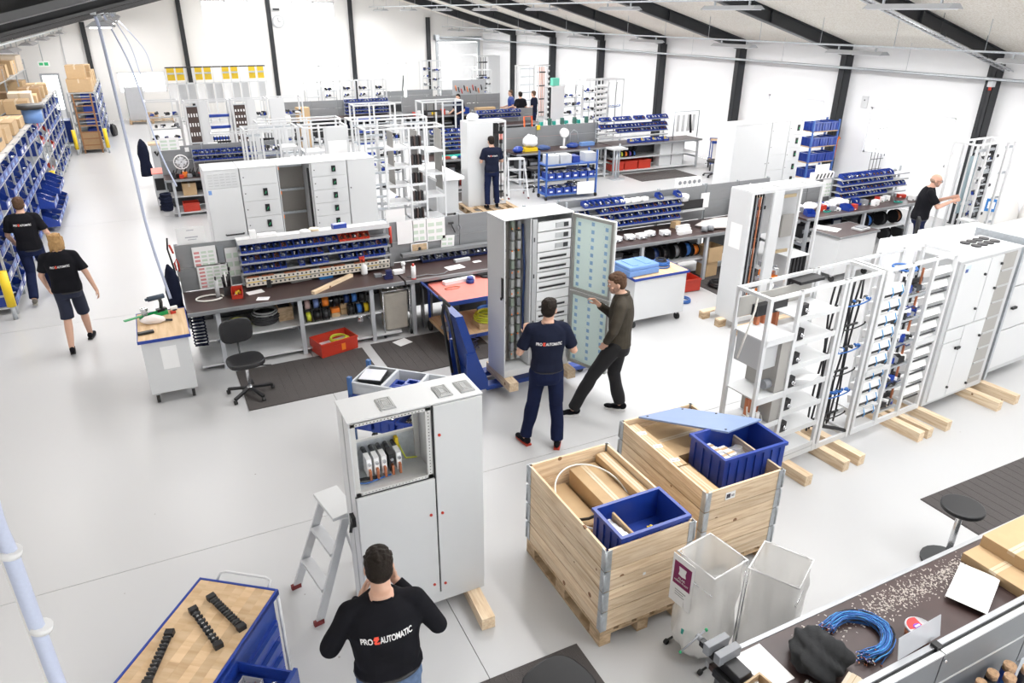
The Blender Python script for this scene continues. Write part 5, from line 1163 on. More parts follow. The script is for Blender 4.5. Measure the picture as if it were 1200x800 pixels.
# closed cabinet
a = fr(2.98); cb = T('switch_cabinet', 'closed white cabinet with two flush doors at the right of the frames on bearers', 'cabinet', (a[0], a[1], 0), FR)
MB().box(0, 1.24, 0, .5, .125, 1.93).part('cabinet_body', cb, light, bev=.002); MB().box(-.01, 1.25, -.01, .5, 1.93, 1.945).part('roof_plate', cb, white)
MB().box(.07, .58, -.02, -.001, 1.12, 1.9).part('door', cb, white, bev=.002); MB().box(.07, .42, -.02, -.001, .17, .93).part('door', cb, white, bev=.002); MB().box(.435, .86, -.016, -.001, .17, 1.10).part('door', cb, white, bev=.002); MB().box(.6, .86, -.016, -.001, 1.12, 1.9).part('door', cb, white, bev=.002)
MB().box(.07, .42, -.018, -.001, .94, 1.10).part('small_door', cb, white, bev=.002)
MB().box(.88, 1.16, -.004, .0, .2, 1.9).part('open_bay', cb, grey)
for k in range(8): MB().box(.9, 1.15, -.014, -.0045, .28+k*.2, .3+k*.2).part('cross_rail', cb, sheetgrey)
for x, z in ((.52, 1.72), (.52, 1.3), (.38, .82), (.40, .3), (.82, 1.5), (.8, .9), (.82, 1.8), (.82, .25)): MB().cyl((x, -.04, z), (x, -.021, z), .016, 8).part('lock', cb, black)
MB().cb((.36, -.04, .84), (.1, .02, .03), ry=.1).part('door_handle', cb, black)
MB().box(.1, .19, -.022, -.0205, 1.8, 1.88).box(.1, .15, -.0235, -.022, 1.8, 1.84, 1).part('logo_label', cb, [M('pale_label', (.55, .65, .75), .5), blue_dk])
for k in range(4): MB().cyl((.72+.13*k, .25, 1.945), (.72+.13*k, .25, 1.96), .055, 16).cyl((.72+.13*k, .38, 1.945), (.72+.13*k, .38, 1.96), .055, 16).part('black_gland', cb, black, kind='stuff')
a = fr(4.35); c2_ = T('switch_cabinet', 'white cabinet with an open grey door edge at the right border behind the last bearers', 'cabinet', (a[0], a[1]+.02, 0), FR)
MB().box(.12, 1.3, .1, .6, .125, 1.98).part('cabinet_body', c2_, light); MB().box(.13, 1.25, .08, .099, 1.35, 1.9).part('door', c2_, white); MB().box(.13, 1.25, .08, .099, .75, 1.33).part('door', c2_, white); MB().box(.13, 1.25, .08, .099, .2, .73).part('door', c2_, white)
MB().box(-.02, .03, .0, .6, .125, 2.0).part('open_door_edge', c2_, zinc); MB().cb((.3, .05, 1.05), (.1, .03, .03)).part('door_handle', c2_, black)
for i, x in enumerate([5.42, 5.98, 6.22, 7.22, 7.38, 7.72, 8.72, 9.08]):
    bearer(f'square wooden bearer under the row of frames and cabinets, {ORD[i]} from the left', x, 4.08+.03*(x-5.4), .75, .10, .122, R(4), group='bearers under the front row')
# ---- tall frame behind, on a pallet
tf = rack('tall white cabinet frame with busbars on a pallet, right of the blue case cart', (7.48, 7.48, 0), R(1), 1.44, .42, .125, 1.98,
     [(0, .42, 'busbars', 7, black), (.5, .95, 'crossrails', 3, M('brass_rail', (.5, .4, .25), .4, .5)), (.99, 1.44, 'backplate', light)], posts=[0, .44, .97, 1.44])
MB().box(-.006, .0, .0, .42, .125, 2.1).part('side_panel', tf, white); MB().box(.0, 1.44, -.005, .42, 2.106, 2.115).part('roof_plate', tf, white); MB().box(.43, .62, -.008, -.001, .14, 2.08).part('front_panel', tf, white)
MB().box(1.0, 1.42, .01, .4, 1.0, 1.012).part('shelf', tf, white)
for k in range(5): MB().box(1.05+.075*k, 1.09+.075*k, .05, .1, .5, .98).part('black_fuse', tf, black)
MB().box(.6, .95, .34, .36, 1.35, 2.05).part('back_plate', tf, light); MB().box(1.02, 1.25, .3, .34, 1.25, 1.6).part('grey_plate', tf, grey)
for k in range(4): MB().box(.3+.28*k, .48+.28*k, .1, .2, 2.116, 2.122).part('gland_plate', tf, M('gland_grey', (0, 0, 0)))
filler(30, .55, .95, .05, .3, .3, .1, 4, 3, hj=6).part('inner_devices', tf, [steel, cablegrey, orange, paper], kind='stuff')
for k in range(5): MB().box(.05+.07*k, .075+.07*k, .09, .1, .5, 2.0).part('grey_core', tf, cablegrey if k != 3 else copper)
MB()._add([(-.0075, .1, 1.25), (-.0075, .33, 1.25), (-.0075, .33, 1.62), (-.0075, .1, 1.62)], [(0, 1, 2, 3)]).part('paper_note', tf, paper)
pl = T('euro_pallet', 'wooden pallet under the tall white frame beside the blue case cart', 'pallet', (7.36, 7.3, 0), R(1)); 
for y in (0, .36, .72):
    for x in (0, .7, 1.4): MB().box(x, x+.14, y, y+.1, 0, .1).part('pallet_block', pl, pallet_w)
    MB().box(0, 1.54, y, y+.1, .1, .124).part('pallet_board', pl, pineX)
# ---- cabinet on the pallet jack
jk = T('pallet_jack', 'dark blue pallet jack under the cabinet with the open glazed doors', 'pallet jack', (3.2, 7.25, 0), 0)
for y in (0, .36): MB().box(.05, 1.62, y, y+.15, .06, .12).part('fork', jk, blue_dk, bev=.01); MB().cyl((1.45, y+.03, .04), (1.45, y+.12, .04), .04, 12).part('load_wheel', jk, rubber)
MB().prism([(-.22, .1), (.06, .1), (.06, .22), (-.1, .62), (-.22, .62)], -.02, .02, ax='y').prism([(-.22, .1), (.06, .1), (.06, .22), (-.1, .62), (-.22, .62)], .49, .53, ax='y').box(-.1, .06, .02, .49, .1, .26).part('jack_body', jk, blue_dk)
MB()._add([(-.06, .0, .15), (.06, .0, .15), (.06, .5, .15), (-.06, .5, .15), (-.34, .02, 1.12), (-.24, .02, 1.12), (-.24, .48, 1.12), (-.34, .48, 1.12)], [(0, 3, 2, 1), (4, 5, 6, 7), (0, 1, 5, 4), (1, 2, 6, 5), (2, 3, 7, 6), (3, 0, 4, 7)]).part('blue_guard', jk, blue_dk)
text_mesh('Mac', .13, M('faded_print', (.02, .02, .06), .6), 'guard_print', jk, (-.13, -.003, .75), (R(90), R(72), 0))
MB().tube([(-.25, .1, .2), (-.36, .1, 1.0), (-.38, .25, 1.25)], .02).tube([(-.25, .4, .2), (-.36, .4, 1.0), (-.38, .25, 1.25)], .02).part('handle_bars', jk, black); MB().tube([(-.38, .08, 1.25), (-.40, .25, 1.28), (-.38, .42, 1.25)], .018).part('grip', jk, black)
MB().cyl((-.3, .15, .09), (-.3, .22, .09), .09, 14).cyl((-.3, .28, .09), (-.3, .35, .09), .09, 14).part('steer_wheel', jk, rubber)
for i, x in enumerate((3.50, 4.32)): bearer(['short wooden bearer under the left side of the cabinet on the jack', 'short wooden bearer under the right side of the cabinet on the jack'][i], x, 6.98, .7, .12, .12, 0, z=.122)
kb = T('control_cabinet', 'tall white cabinet with green lined doors open, raised on the blue pallet jack', 'cabinet', (3.44, 7.14, 0), R(2))
KW, KD, K0, K1 = .93, .44, .245, 2.24
MB().box(0, .015, 0, KD, K0, K1).box(KW-.015, KW, 0, KD, K0, K1).box(.015, KW-.015, KD-.015, KD, K0, K1).box(.015, KW-.015, 0, KD, K0, K0+.09).box(.35, .365, .01, KD-.02, K0+.1, K1-.01).part('cabinet_shell', kb, white); MB().box(-.006, KW+.006, -.006, KD+.004, K1, K1+.012).part('roof_plate', kb, white, bev=.003)
MB().box(.016, .35, .25, .26, K0+.1, K1-.02).part('mounting_plate', kb, M('taupe_plate', (.26, .24, .22), .5))
MB().box(.05, .0505, .0, .0005, 0, .001)
for i in range(6): MB().box(.02, .12, .18, .21, K0+.25+i*.33, K0+.28+i*.33).part('cable_clamp', kb, black)
for k, x in enumerate((.20, .285)):
    for i in range(15): z = K0+.15+i*.12; MB().box(x-.02, x+.02, .16, .22, z, z+.10).part('terminal_block', kb, [M('terminal_grey', (.30, .31, .30), .5), sheetgrey, M('terminal_green', (.22, .26, .22), .5), cablegrey][(i*3+k) % 4])
    for i in range(7): MB().box(x-.024, x-.008, .15, .158, K0+.22+i*.27, K0+.235+i*.27).part('orange_marker', kb, orange)
MB().tube([(.32, .15, K1-.1), (.335, .12, 1.6), (.325, .13, 1.1), (.335, .14, .5)], .014).part('wire_bundle', kb, M('dark_blue_cable', (0, 0, 0)))
MB().box(.37, .43, -.006, .01, K0+.1, K1-.02).part('frame_strip', kb, sheetgrey)
for i in range(15):
    z = K1-.06-(i+1)*.124; 
    MB().box(.44, .90, -.004, .02, z+.006, z+.116).part('blank_cover', kb, M('cover_white', (.72, .73, .74), .4, n=.02))
    if i < 3: MB().box(.68, .86, -.012, -.0045, z+.03, z+.09).box(.79, .85, -.02, -.012, z+.035, z+.085, 1).part('breaker', kb, [sheetgrey, dark])
    elif i != 7: MB().box(.47, .84, -.014, -.0045, z+.04, z+.065).box(.47, .84, -.018, -.014, z+.066, z+.074, 1).part('breaker_row', kb, [black, M('row_grey', (.45, .45, .45), .5)])
for z in (1.95, 1.5, .9): MB().box(.385, .40, -.012, -.0065, z, z+.05).part('hinge_catch', kb, dark)
MB().box(-.03, .0, -.36, -.0, K0+.02, K1-.01).part('left_door', kb, white)if False else None
MB().box(-.012, -.001, .02, .06, 1.3, 1.55).box(-.03, -.012, .03, .05, 1.28, 1.31).part('side_lock', kb, black)
hx, hy = kb.location.x+KW+.012, kb.location.y+.03
def foam_door(z0, z1, label):
    t = bpy.data.objects.new('door', None); COL.objects.link(t); t.parent = kb; t.location = (KW+.015, .0, 0); t.rotation_euler = (0, 0, R(-71.5)); t['label'] = label
    W = .60; fm = M('door_frame_grey', (.34, .35, .33), .4)
    MB().box(0, W, .0, .03, z0, z1).part('door_leaf', t, white)
    for (a_, b_, c_, d_) in ((0, .035, z0, z1), (W-.035, W, z0, z1), (.035, W-.035, z0, z0+.035), (.035, W-.035, z1-.035, z1)): MB().box(a_, b_, -.03, .0, c_, d_).part('door_rim', t, fm)
    q = MB(); q.box(.036, W-.036, -.012, -.001, z0+.036, z1-.036)
    n = int((z1-z0)/.105)
    for i in range(n):
        for c in range(3):
            z = z0+.06+i*(z1-z0-.1)/n+(.03 if c == 1 else 0); x = .07+c*.2; q.box(x, x+.042, -.0135, -.0121, z, z+.045, 1)
            q.box(x-.02, x-.014, -.0135, -.0121, z+.055, z+.06, 1)
    q.part('foam_lining', t, [mint, M('pale_blue_mark', (.30, .52, .75), .6)])
    return t
foam_door(1.28, K1-.01, 'upper open door with mint green foam lining'); foam_door(K0+.05, 1.26, 'lower open door with mint green foam lining')
# ---- mats
mat('brown grey rubber mat in front of the long left workbench', .50, 2.22, 8.12, 9.28, R(.5)); mat('dark rubber mat beside the red topped cart, split off by a white strip', 2.36, 3.9, 8.2, 9.35, R(.5))
mat('dark ribbed rubber mat at the right edge of the picture', 6.25, 9.6, 2.6, 3.42, 0); mat('dark rubber mat with a black chair at the bottom centre', 1.25, 2.24, 2.2, 3.37, R(0))
mat('grey rubber mat in front of the far bench with cable reels', 12.55, 14.55, 16.9, 17.95); mat('dark rubber mat under the second bench, with hoses on it', 8.3, 9.9, 8.75, 9.95)
sheet('white sheet of paper lying on the mat beside the sack holder', (2.72, 9.08, .012), .22, .2, R(20), lines=0)
# ================================================================== first bench row (left)
def garment(label, loc, h, m=None, s=1):
    q = MB(); loft(q, [((.01*math.sin(z*9), .02*math.sin(z*7), h*z), w_*s*.5, d_*s) for z, w_, d_ in ((0, .20, .10), (.15, .22, .11), (.4, .17, .09), (.6, .20, .10), (.8, .16, .10), (.92, .10, .08), (1, .03, .03))], 20)
    k = len(q.v); q.v = [(x+.012*math.sin(9*y*3+z*4), y+.015*math.sin(26*x+z*5), z) for x, y, z in q.v]
    return q.solo('jacket', label, 'jacket', m or navy, loc)
ZT = .86
def on(x, y, z=ZT): X, Y = at(x, y, z); return (X, Y, z+.001)
bench('long dark topped workbench with cable spools beneath, behind the swivel chair', .04, 2.93, 9.4, 10.28, ZT, legs=[.33, 1.38, 2.38], shelf=.42, panel=(ZT+.01, 1.52))
bench('second section of the dark workbench, behind the red topped cart', 2.96, 5.35, 9.4, 10.28, ZT, legs=[.08, 2.2], shelf=None, panel=(ZT+.01, 1.50), low=False)
RX0, RX1 = .82, 2.94
rails('grey bin rack on the long left workbench, full of small blue bins', RX0, RX1, 10.02, [1.38, 1.24, 1.10], .17, M('rack_grey', (.20, .21, .22), .5), uprights=[0, 1.05, 2.09], ztop=1.54)
G = 'small bins on the rack of the long left workbench'
binrow(RX0+.03, RX0+1.36, 10.0, 1.385, 15, 'small blue bin, top row of the long left bench rack, @ from left', G)
binrow(RX0+1.37, RX0+1.82, 10.0, 1.385, 5, 'small red bin, top row of the long left bench rack, @ from left', 'red bins on the rack of the long left workbench', m=red)
binrow(RX0+.02, RX0+2.08, 10.0, 1.245, 24, 'small blue bin, middle row of the long left bench rack, @ from left', G, skip=(13,))
binrow(RX0+.02, RX0+2.04, 10.0, 1.105, 24, 'small blue bin, bottom row of the long left bench rack, @ from left', G, skip=(7, 8, 10, 14, 15))
ts = T('top_shelf', 'long white shelf board along the top of the left bench rack', 'shelf', (RX0, 10.0, 1.53)); MB().box(0, 2.12, 0, .26, 0, .02).box(0, 2.12, -.008, 0, -.02, .05).part('shelf_board', ts, white)
for k, (z, c1_, c2_) in enumerate(((1.02, M('cream_strip', (.70, .66, .58), .5), copper), (.945, M('cream_strip', (0, 0, 0)), yellow))):
    s_ = T('clamp_strip', ['white perforated strip with clamps, upper of two under the blue bins', 'white perforated strip with yellow clips, lower of two under the blue bins'][k], 'strip', (RX0+.03, 9.96+.02*k, z)); MB().box(0, 2.05, 0, .03, -.035, .02).box(0, 2.05, .03, .2, -.035, -.03).part('strip_body', s_, c1_)
    q = MB(); 
    for i in range(34): q.cyl((.04+i*.06, -.004, -.005), (.04+i*.06, 0, -.005), .014, 8)
    q.part('holes', s_, dark, kind='stuff')
    for i in range(8): x = .02+.5*(i % 4)+.2*(i//4); MB().box(x, x+.16, .0, .05, .021, .032).part('clip', s_, c2_)
# items on the top shelf
def top_item(label, X, w_, d_, h_, m, z=1.551, Y=10.06, name='small_item', cat='item', rz=0): return MB().box(0, w_, 0, d_, 0, h_).solo(name, label, cat, m, (X, Y, z), rz, bev=.003)
top_item('white cup on the top shelf of the left bench rack, left end', RX0+.18, .08, .08, .12, paper, name='cup', cat='cup'); top_item('low white tray with labels on the top shelf of the left bench rack', RX0+.28, .25, .1, .05, paper, name='tray', cat='tray')
MB().cyl((0, 0, 0), (0, 0, .05), .07, 18).solo('tape_roll', 'cream tape roll standing on the top shelf of the left bench rack', 'tape', tape, (RX0+1.05, 10.1, 1.551)); top_item('blue and white carton on the top shelf of the left bench rack', RX0+1.32, .2, .1, .07, [blue][0], name='small_carton', cat='box', rz=.15)
cloth('crumpled white foil pieces on the top shelf of the left bench rack', (RX0+.92, 10.08, 1.553), (.09, .06, .03), paper, 4)
# left end: panels with sheets
sg_ = T('hanging_card', 'large white card standing above the left end of the bench panels', 'card', (.10, 10.36, 1.44)); MB().box(0, .36, 0, .004, 0, .30).part('card_sheet', sg_, paper); MB().box(.1, .26, -.002, -.0003, .15, .165).box(.13, .24, -.002, -.0003, .12, .13).box(.13, .22, -.002, -.0003, .25, .26).part('print_lines', sg_, M('faint_print', (.45, .45, .5), .7))
def wall_sheet(label, X, z, w_, h_, Y=10.262, m=None, cells=0, tilt=0, redp=False):
    t = T('wall_sheet', label, 'paper', (X, Y, z)); t.rotation_euler = (0, tilt, 0); MB().box(0, w_, -.003, 0, 0, h_).part('sheet', t, m or paper)
    if cells:
        q = MB()
        for i in range(cells):
            for j in range(int(cells*1.5)): q.box(w_*(.06+.9*i/cells), w_*(.06+.9*(i+.75)/cells), -.0045, -.0032, h_*(.05+.9*j/(cells*1.5)), h_*(.05+.9*(j+.55)/(cells*1.5)), (1 if i == 0 and redp else 0))
        q.part('print_cells', t, [M('pale_green_print', (.62, .72, .62), .7), M('red_print2', (.7, .3, .3), .7)], kind='stuff')
    return t
wall_sheet('year planner sheet on the left end panel above the white cable ring', .27, .88, .42, .34, cells=4, redp=True); wall_sheet('white list sheet on the left end panel above the year planner', .25, 1.20, .30, .28, cells=3, redp=True)
wall_sheet('grey covered sheet strip right of the white list on the left end panel', .57, 1.20, .08, .26, m=M('dark_sheet', (.25, .27, .29), .5)); wall_sheet('pale printed plan right of the year planner', .66, 1.0, .20, .42, cells=2)
sc_ = T('hand_shears', 'red handled shears hanging at the left end panel', 'shears', (.02, 10.24, 1.2)); MB().tube([(0, 0, .0), (-.01, -.01, .1), (.02, -.01, .16), (.04, 0, .08), (.03, 0, -.02)], .012).part('red_handle', sc_, red); MB().box(.0, .02, -.006, .0, -.16, 0).part('blade', sc_, steel)
MB().tube([(0, 0, .35), (-.02, -.01, .2), (.01, -.01, -.05), (.03, 0, -.3)], .012).solo('black_strap', 'black and red strap hung over the left end of the panels', 'strap', black, (-.02, 10.26, 1.3))
MB().tube([(-.01, 0, .12), (.02, 0, 0)], .014).solo('red_tool', 'red pen shaped tool hooked at the left end of the panels', 'tool', red, (-.0, 10.23, 1.44))
garment('dark navy jacket hanging at the left end of the workbench', (-.07, 10.12, .38), .95)
MB().tube([(.09*math.cos(u)*(1.9), .06*math.sin(u)*1.9, .012) for u in [2*PI*i/24 for i in range(23)]], .012, 6).solo('cable_ring', 'white cable ring lying on the left end of the workbench', 'cable', whitecable, on(246, 350))
hd = T('screwdriver_holder', 'black screwdriver holder full of tools beside the left end of the rack', 'holder', on(268, 345)); MB().box(-.05, .05, -.04, .04, 0, .12).part('holder_block', hd, M('dark_grey_metal', (0, 0, 0)))
for i in range(6): MB().cyl((-.04+.016*i, 0, .12), (-.05+.02*i, 0, .26+.03*(i % 3)), .011, 8).part('tool_handle', hd, [black, black, paper, dark][i % 4])
MB().cyl((0, 0, 0), (0, 0, .24), .028, 12).cyl((0, 0, .24), (0, 0, .29), .012, 8, 1).solo('spray_can', 'slim grey spray can beside the screwdriver holder', 'can', [light, dark], on(256, 348))
rb = T('red_bin', 'open red bin with small labels standing on the left bench', 'bin', on(272, 351), R(-8)); prism_bin_mesh(.14, .2, .12, 0).part('bin_body', rb, red); filler(10, .02, .12, .03, .16, .02, .04, 3, 2).part('labels', rb, [paper, yellow, steel], kind='stuff')
sheet('white folded note on the bench beside the red bin', on(292, 346), .22, .14, R(12), lines=0); sheet('printed note lying at the front of the bench beside the red bin', on(300, 352), .16, .12, R(-20), lines=3)
MB().box(-.03, .03, 0, .06, 0, .14).box(-.012, .012, .01, .03, .14, .2, 1).solo('label_gun', 'black label dispenser standing against the strips', 'dispenser', [black, dark], on(316, 337))
wb_ = T('wipes_box', 'blue box with yellow lid on the long left workbench', 'box', on(375, 328), R(6)); MB().box(0, .2, 0, .12, 0, .09).part('box_body', wb_, M('sky_blue', (.03, .22, .60), .4), bev=.005); MB().box(.03, .19, .02, .11, .09, .115).part('yellow_lid', wb_, yellow)
pa_, pb_ = Vector(on(367, 345)), Vector(on(412, 324)); d_ = pb_-pa_; MB().box(0, d_.length, -.03, .03, 0, .045).solo('wood_stick', 'square pine batten lying on the long left workbench', 'batten', pineX, pa_, math.atan2(d_.y, d_.x))
sb = T('spray_bottle', 'white spray bottle with red nozzle on the long left workbench', 'bottle', on(427, 321)); MB().lathe([(.045, 0), (.05, .02), (.05, .12), (.02, .17), (.016, .19)], 14).part('bottle_body', sb, paper); MB().cyl((0, 0, .19), (0, 0, .24), .022, 10).box(-.06, .02, -.015, .015, .23, .27).box(-.05, -.035, -.008, .008, .16, .23).part('red_nozzle', sb, red)
vs_ = T('small_vise', 'small dark blue bench device at the right end of the left bench', 'vise', on(455, 326)); MB().box(-.06, .06, -.05, .05, 0, .05).box(-.03, .05, -.03, .03, .05, .12).part('vise_body', vs_, M('dark_blue_metal', (.015, .02, .10), .4)); MB().cyl((-.09, 0, .06), (.0, 0, .06), .012, 8).part('screw', vs_, steel)
MB().box(-.05, .05, -.04, .04, 0, .04).solo('grey_clamp', 'grey metal clamp left of the small dark blue bench device', 'clamp', cablegrey, on(443, 324))
sheet('long white strip of paper in front of the clamp strips', on(342, 332), .3, .07, R(8), lines=0)
MB().cyl((0, -.02, 0), (0, -.02, .25), .022, 10).solo('red_extinguisher_tool', 'red and white tool hanging at the right end of the bin rack', 'tool', red, (2.97, 10.1, 1.25))
MB().box(0, .06, -.05, .05, 0, .42).box(.01, .05, -.055, -.051, .3, .4, 1).solo('socket_column', 'grey socket column at the right end of the bin rack', 'socket', [alu, dark], (2.96, 10.2, .862))
# under the bench
US = .422
coil('black and white cable coil on the undershelf of the left workbench', (1.02, 9.85, US), .2, 8, .012, M('coil_black', (.04, .04, .045), .5)); coil('grey cable coil lying over the black coil on the undershelf', (1.03, 9.84, US+.135), .17, 3, .01, light)
coil('yellow and blue cable coil behind the swivel chair backrest', (.66, 9.83, US), .17, 5, .012, ygreen)
wc = T('wooden_crate', 'small wooden crate with dark contents beside the middle bench leg', 'crate', (1.19, 9.75, US)); MB().tray(0, .2, 0, .3, 0, .2, .015).part('crate_body', wc, pallet_w); MB().box(.02, .18, .02, .28, .02, .16).part('contents', wc, black)
for i, (x, m_) in enumerate([(1.56, M('pink_wire', (.55, .38, .36), .5)), (1.68, M('periwinkle_wire', (.18, .26, .55), .5)), (1.81, orange), (1.97, black), (2.11, M('dark_blue_cable', (0, 0, 0))), (2.22, wblue), (2.34, black)]):
    spool(f'cable spool hanging in the top row under the left bench, {ORD[i]} from the left', (x, 9.60, .59), .085, .11 if i == 2 else .09, m_, group='cable spools under the left bench')
MB().cyl((1.5, 9.60, .675), (2.42, 9.60, .675), .010, 8).solo('spool_rod', 'steel rod carrying the upper cable spools under the left bench', 'rod', steel)
for i, (x, m_) in enumerate([(1.56, ygreen), (1.68, black), (1.80, dark), (2.16, black), (2.28, wblue), (2.38, yellow)]):
    spool(f'cable spool standing on the undershelf of the left bench, {ORD[i]} from the left', (x, 9.56 if x < 2 else 9.58, US), .08, .085, m_, group='cable spools standing under the left bench')
for i in range(2): carton(f'small orange and brown carton on the undershelf, {["lower","upper"][i]} of two', (1.89, 9.58, US+i*.065), 0, .12, .1, .06, m=[card, orange][i], tp=False)
for i in range(2): carton(f'small brown carton between the right hand spools, {["lower","upper"][i]} of two', (2.03, 9.62, US+i*.09), 0, .1, .1, .085, m=card, tp=False)
rc_ = red_crate('open red crate with loose cables on the floor under the left workbench', (1.62, 9.17, .012), R(14), .55, .36, .2); coil_ = coil('yellow green cable coil inside the red crate under the left bench', (1.93, 9.42, .14), .14, 3, .01, ygreen); MB().box(.30, .36, -.0105, -.009, .04, .14).part('orange_label', rc_, orange)
MB().cyl((0, 0, 0), (0, 0, .12), .05, 14).solo('metal_pot', 'small metal cup hanging below the right hand spools', 'cup', steel, (2.3, 9.6, .29))
# spiral cable at left end
sp_ = [(.03+.05*math.cos(i*.75), .03*math.sin(i*.75)*0+.045*math.sin(i*.75), .8-i*.0055) for i in range(80)]+[(.10+.05*math.cos(i*.75), .045*math.sin(i*.75), .36+i*.0055) for i in range(80)]
MB().tube(sp_, .010, 5).solo('spiral_cable', 'dark blue coiled air hose hanging at the left end of the bench', 'hose', navy, (.08, 9.50, 0))
# chair
swivel_chair('black swivel work chair in front of the long left workbench', (.58, 8.55, .0), R(8), zs=.48)
# white cart with wooden top, drill
ct = castor_cart('white castor cart with a worn wooden top and a cordless drill', (-.53, 8.76, 0), 0, .54, .92, .86, m=white); MB().box(.2, .38, .006, .0095, .45, .74).part('paper_sheet', ct, paper)
dr_ = T('cordless_drill', 'black cordless drill standing on the wooden topped white cart', 'drill', on(190, 366, .861), R(20)); MB().box(-.06, .06, -.035, .035, 0, .06).part('battery', dr_, black, bev=.004); MB().tube([(0, 0, .06), (.01, 0, .14), (0, 0, .2)], .022, 10).part('grip', dr_, dark); MB().cyl((-.14, 0, .215), (.06, 0, .215), .032, 12).cyl((-.17, 0, .215), (-.14, 0, .215), .018, 10).part('drill_head', dr_, M('drill_blue', (.03, .05, .08), .4))
gr = T('green_tray', 'bright green slotted tray on the wooden topped white cart', 'tray', on(170, 374, .861), R(25)); MB().tray(-.05, .28, -.05, .04, 0, .05, .006).part('tray_body', gr, M('bright_green', (.0, .28, .07), .4)); MB().box(-.25, -.02, -.03, .02, .05, .06).part('green_strip', gr, M('bright_green', (0, 0, 0)))
filler(10, -.03, .05, -.03, .03, .05, .05, 2, 3, hj=1.2).solo('metal_fittings', 'small grey metal fittings standing in the bright green tray', 'fittings', [steel, cablegrey], tuple(gr.location), kind='stuff')
cloth('crumpled clear plastic bag with pink print on the wooden topped cart', on(180, 378, .861), (.15, .08, .05), M('crumpled_film', (.80, .74, .72), .3, bump=.5), 3, name='plastic_bag', cat='bag')
MB().box(-.09, .09, -.03, .03, 0, .03).solo('black_case', 'small black case at the front of the wooden topped cart', 'case', black, on(171, 391, .861), R(8), bev=.006)
MB().tube([(-.12, 0, .015), (-.02, .02, .02), (.1, 0, .015)], .014).solo('pliers', 'black handled pliers on the wooden topped cart', 'pliers', black, on(192, 377, .861), R(-5)); MB().box(-.03, .03, -.02, .02, 0, .035).box(-.0, .05, -.015, .015, .035, .045, 1).solo('red_tool', 'small red and black tool at the right of the wooden topped cart', 'tool', [red, black], on(203, 367, .861), R(15))
MB().box(-.04, .04, -.02, .02, 0, .04).solo('white_block', 'small white block behind the red tool on the wooden topped cart', 'block', paper, on(204, 362, .861), R(15))
# ---- second section items
wall_sheet('white rounded card at the left of the second bench panel', 3.13, 1.15, .26, .36); wall_sheet('large printed sheet hanging in the middle of the second bench panel', 3.38, 1.16, .22, .34, cells=2); wall_sheet('bigger printed sheet hanging right of the middle sheet on the second panel', 3.61, 1.14, .30, .36, cells=2); wall_sheet('white sheet hanging low at the right on the second bench panel', 3.83, .97, .22, .24, cells=2, tilt=R(4))
wall_sheet('white card standing high over the left end of the second panel', 3.0, 1.44, .30, .24, Y=10.35)
pf = T('photo_print', 'framed photo print of a person in front of shelves on the second panel', 'photo', (3.34, 10.255, .94)); MB().box(0, .27, -.004, 0, 0, .2).part('white_border', pf, paper); MB().box(.015, .255, -.006, -.0043, .015, .185).part('photo_image', pf, M('photo_beige', (.55, .40, .25), .5, n=.6, scale=30)); MB().box(.1, .17, -.0075, -.0062, .02, .09).cyl((.135, -.0075, .11), (.135, -.0062, .11), .025, 10).part('photo_figure', pf, dark)
binrow(3.45, 5.2, 10.06, .875, 16, 'dark blue bin at the back of the second bench section, @ from left', 'dark bins on the second bench section', m=M('dark_blue_bin', (.01, .02, .09), .4), h_=.09)
al_ = T('alu_channel', 'grey aluminium channel above the dark bin row of the second bench section', 'channel', (3.15, 10.1, .98)); MB().box(0, 2.1, 0, .12, 0, .05).part('channel_body', al_, alu)
sb = T('spray_can', 'white and red spray can on the second bench section', 'can', on(485, 327)); MB().cyl((0, 0, 0), (0, 0, .2), .033, 14).part('can_body', sb, paper); MB().cyl((0, 0, .2), (0, 0, .235), .018, 10).cyl((0, 0, 0), (0, 0, .02), .034, 14).part('red_cap', sb, red)
lm_ = T('white_device', 'white desk device left of the spray can on the second bench section', 'device', on(470, 320)); MB().box(-.12, .02, -.05, .05, 0, .06).part('device_body', lm_, paper, bev=.006); MB().cyl((.04, 0, 0), (.04, 0, .12), .022, 10).ball((.04, 0, .14), .035, 12).part('device_knob', lm_, paper)
MB().tube([(-.3, .02, .01), (-.15, -.03, .01), (0, -.01, .01), (.1, -.08, .01), (.25, -.07, .01), (.36, .03, .01)], .007).solo('grey_cable', 'grey cable lying on the second bench section', 'cable', cablegrey, on(500, 322))
sheet('white sheet of paper lying on the second bench section', on(527, 317), .28, .18, R(8), lines=0); sheet('small white note at the right on the second bench section', on(556, 308), .13, .08, R(5), lines=0); MB().box(0, .26, 0, .07, 0, .04).solo('grey_profile', 'grey profile piece behind the white sheet on the second bench section', 'profile', light, on(534, 308), R(5))
hm = T('hammer', 'hammer hanging on the second bench panel', 'hammer', (4.0, 10.25, 1.4)); MB().cb((0, -.02, 0), (.08, .03, .03)).part('hammer_head', hm, dark); MB().cyl((0, -.02, -.01), (.07, -.015, -.16), .01, 8).part('handle', hm, dark)
MB().tube([(0, -.01, 0), (.03, -.02, -.06), (-.01, -.02, -.1), (-.02, -.01, -.03)], .012).solo('hook_tool', 'grey curved tool hanging right of the hammer', 'tool', cablegrey, (4.14, 10.25, 1.36))
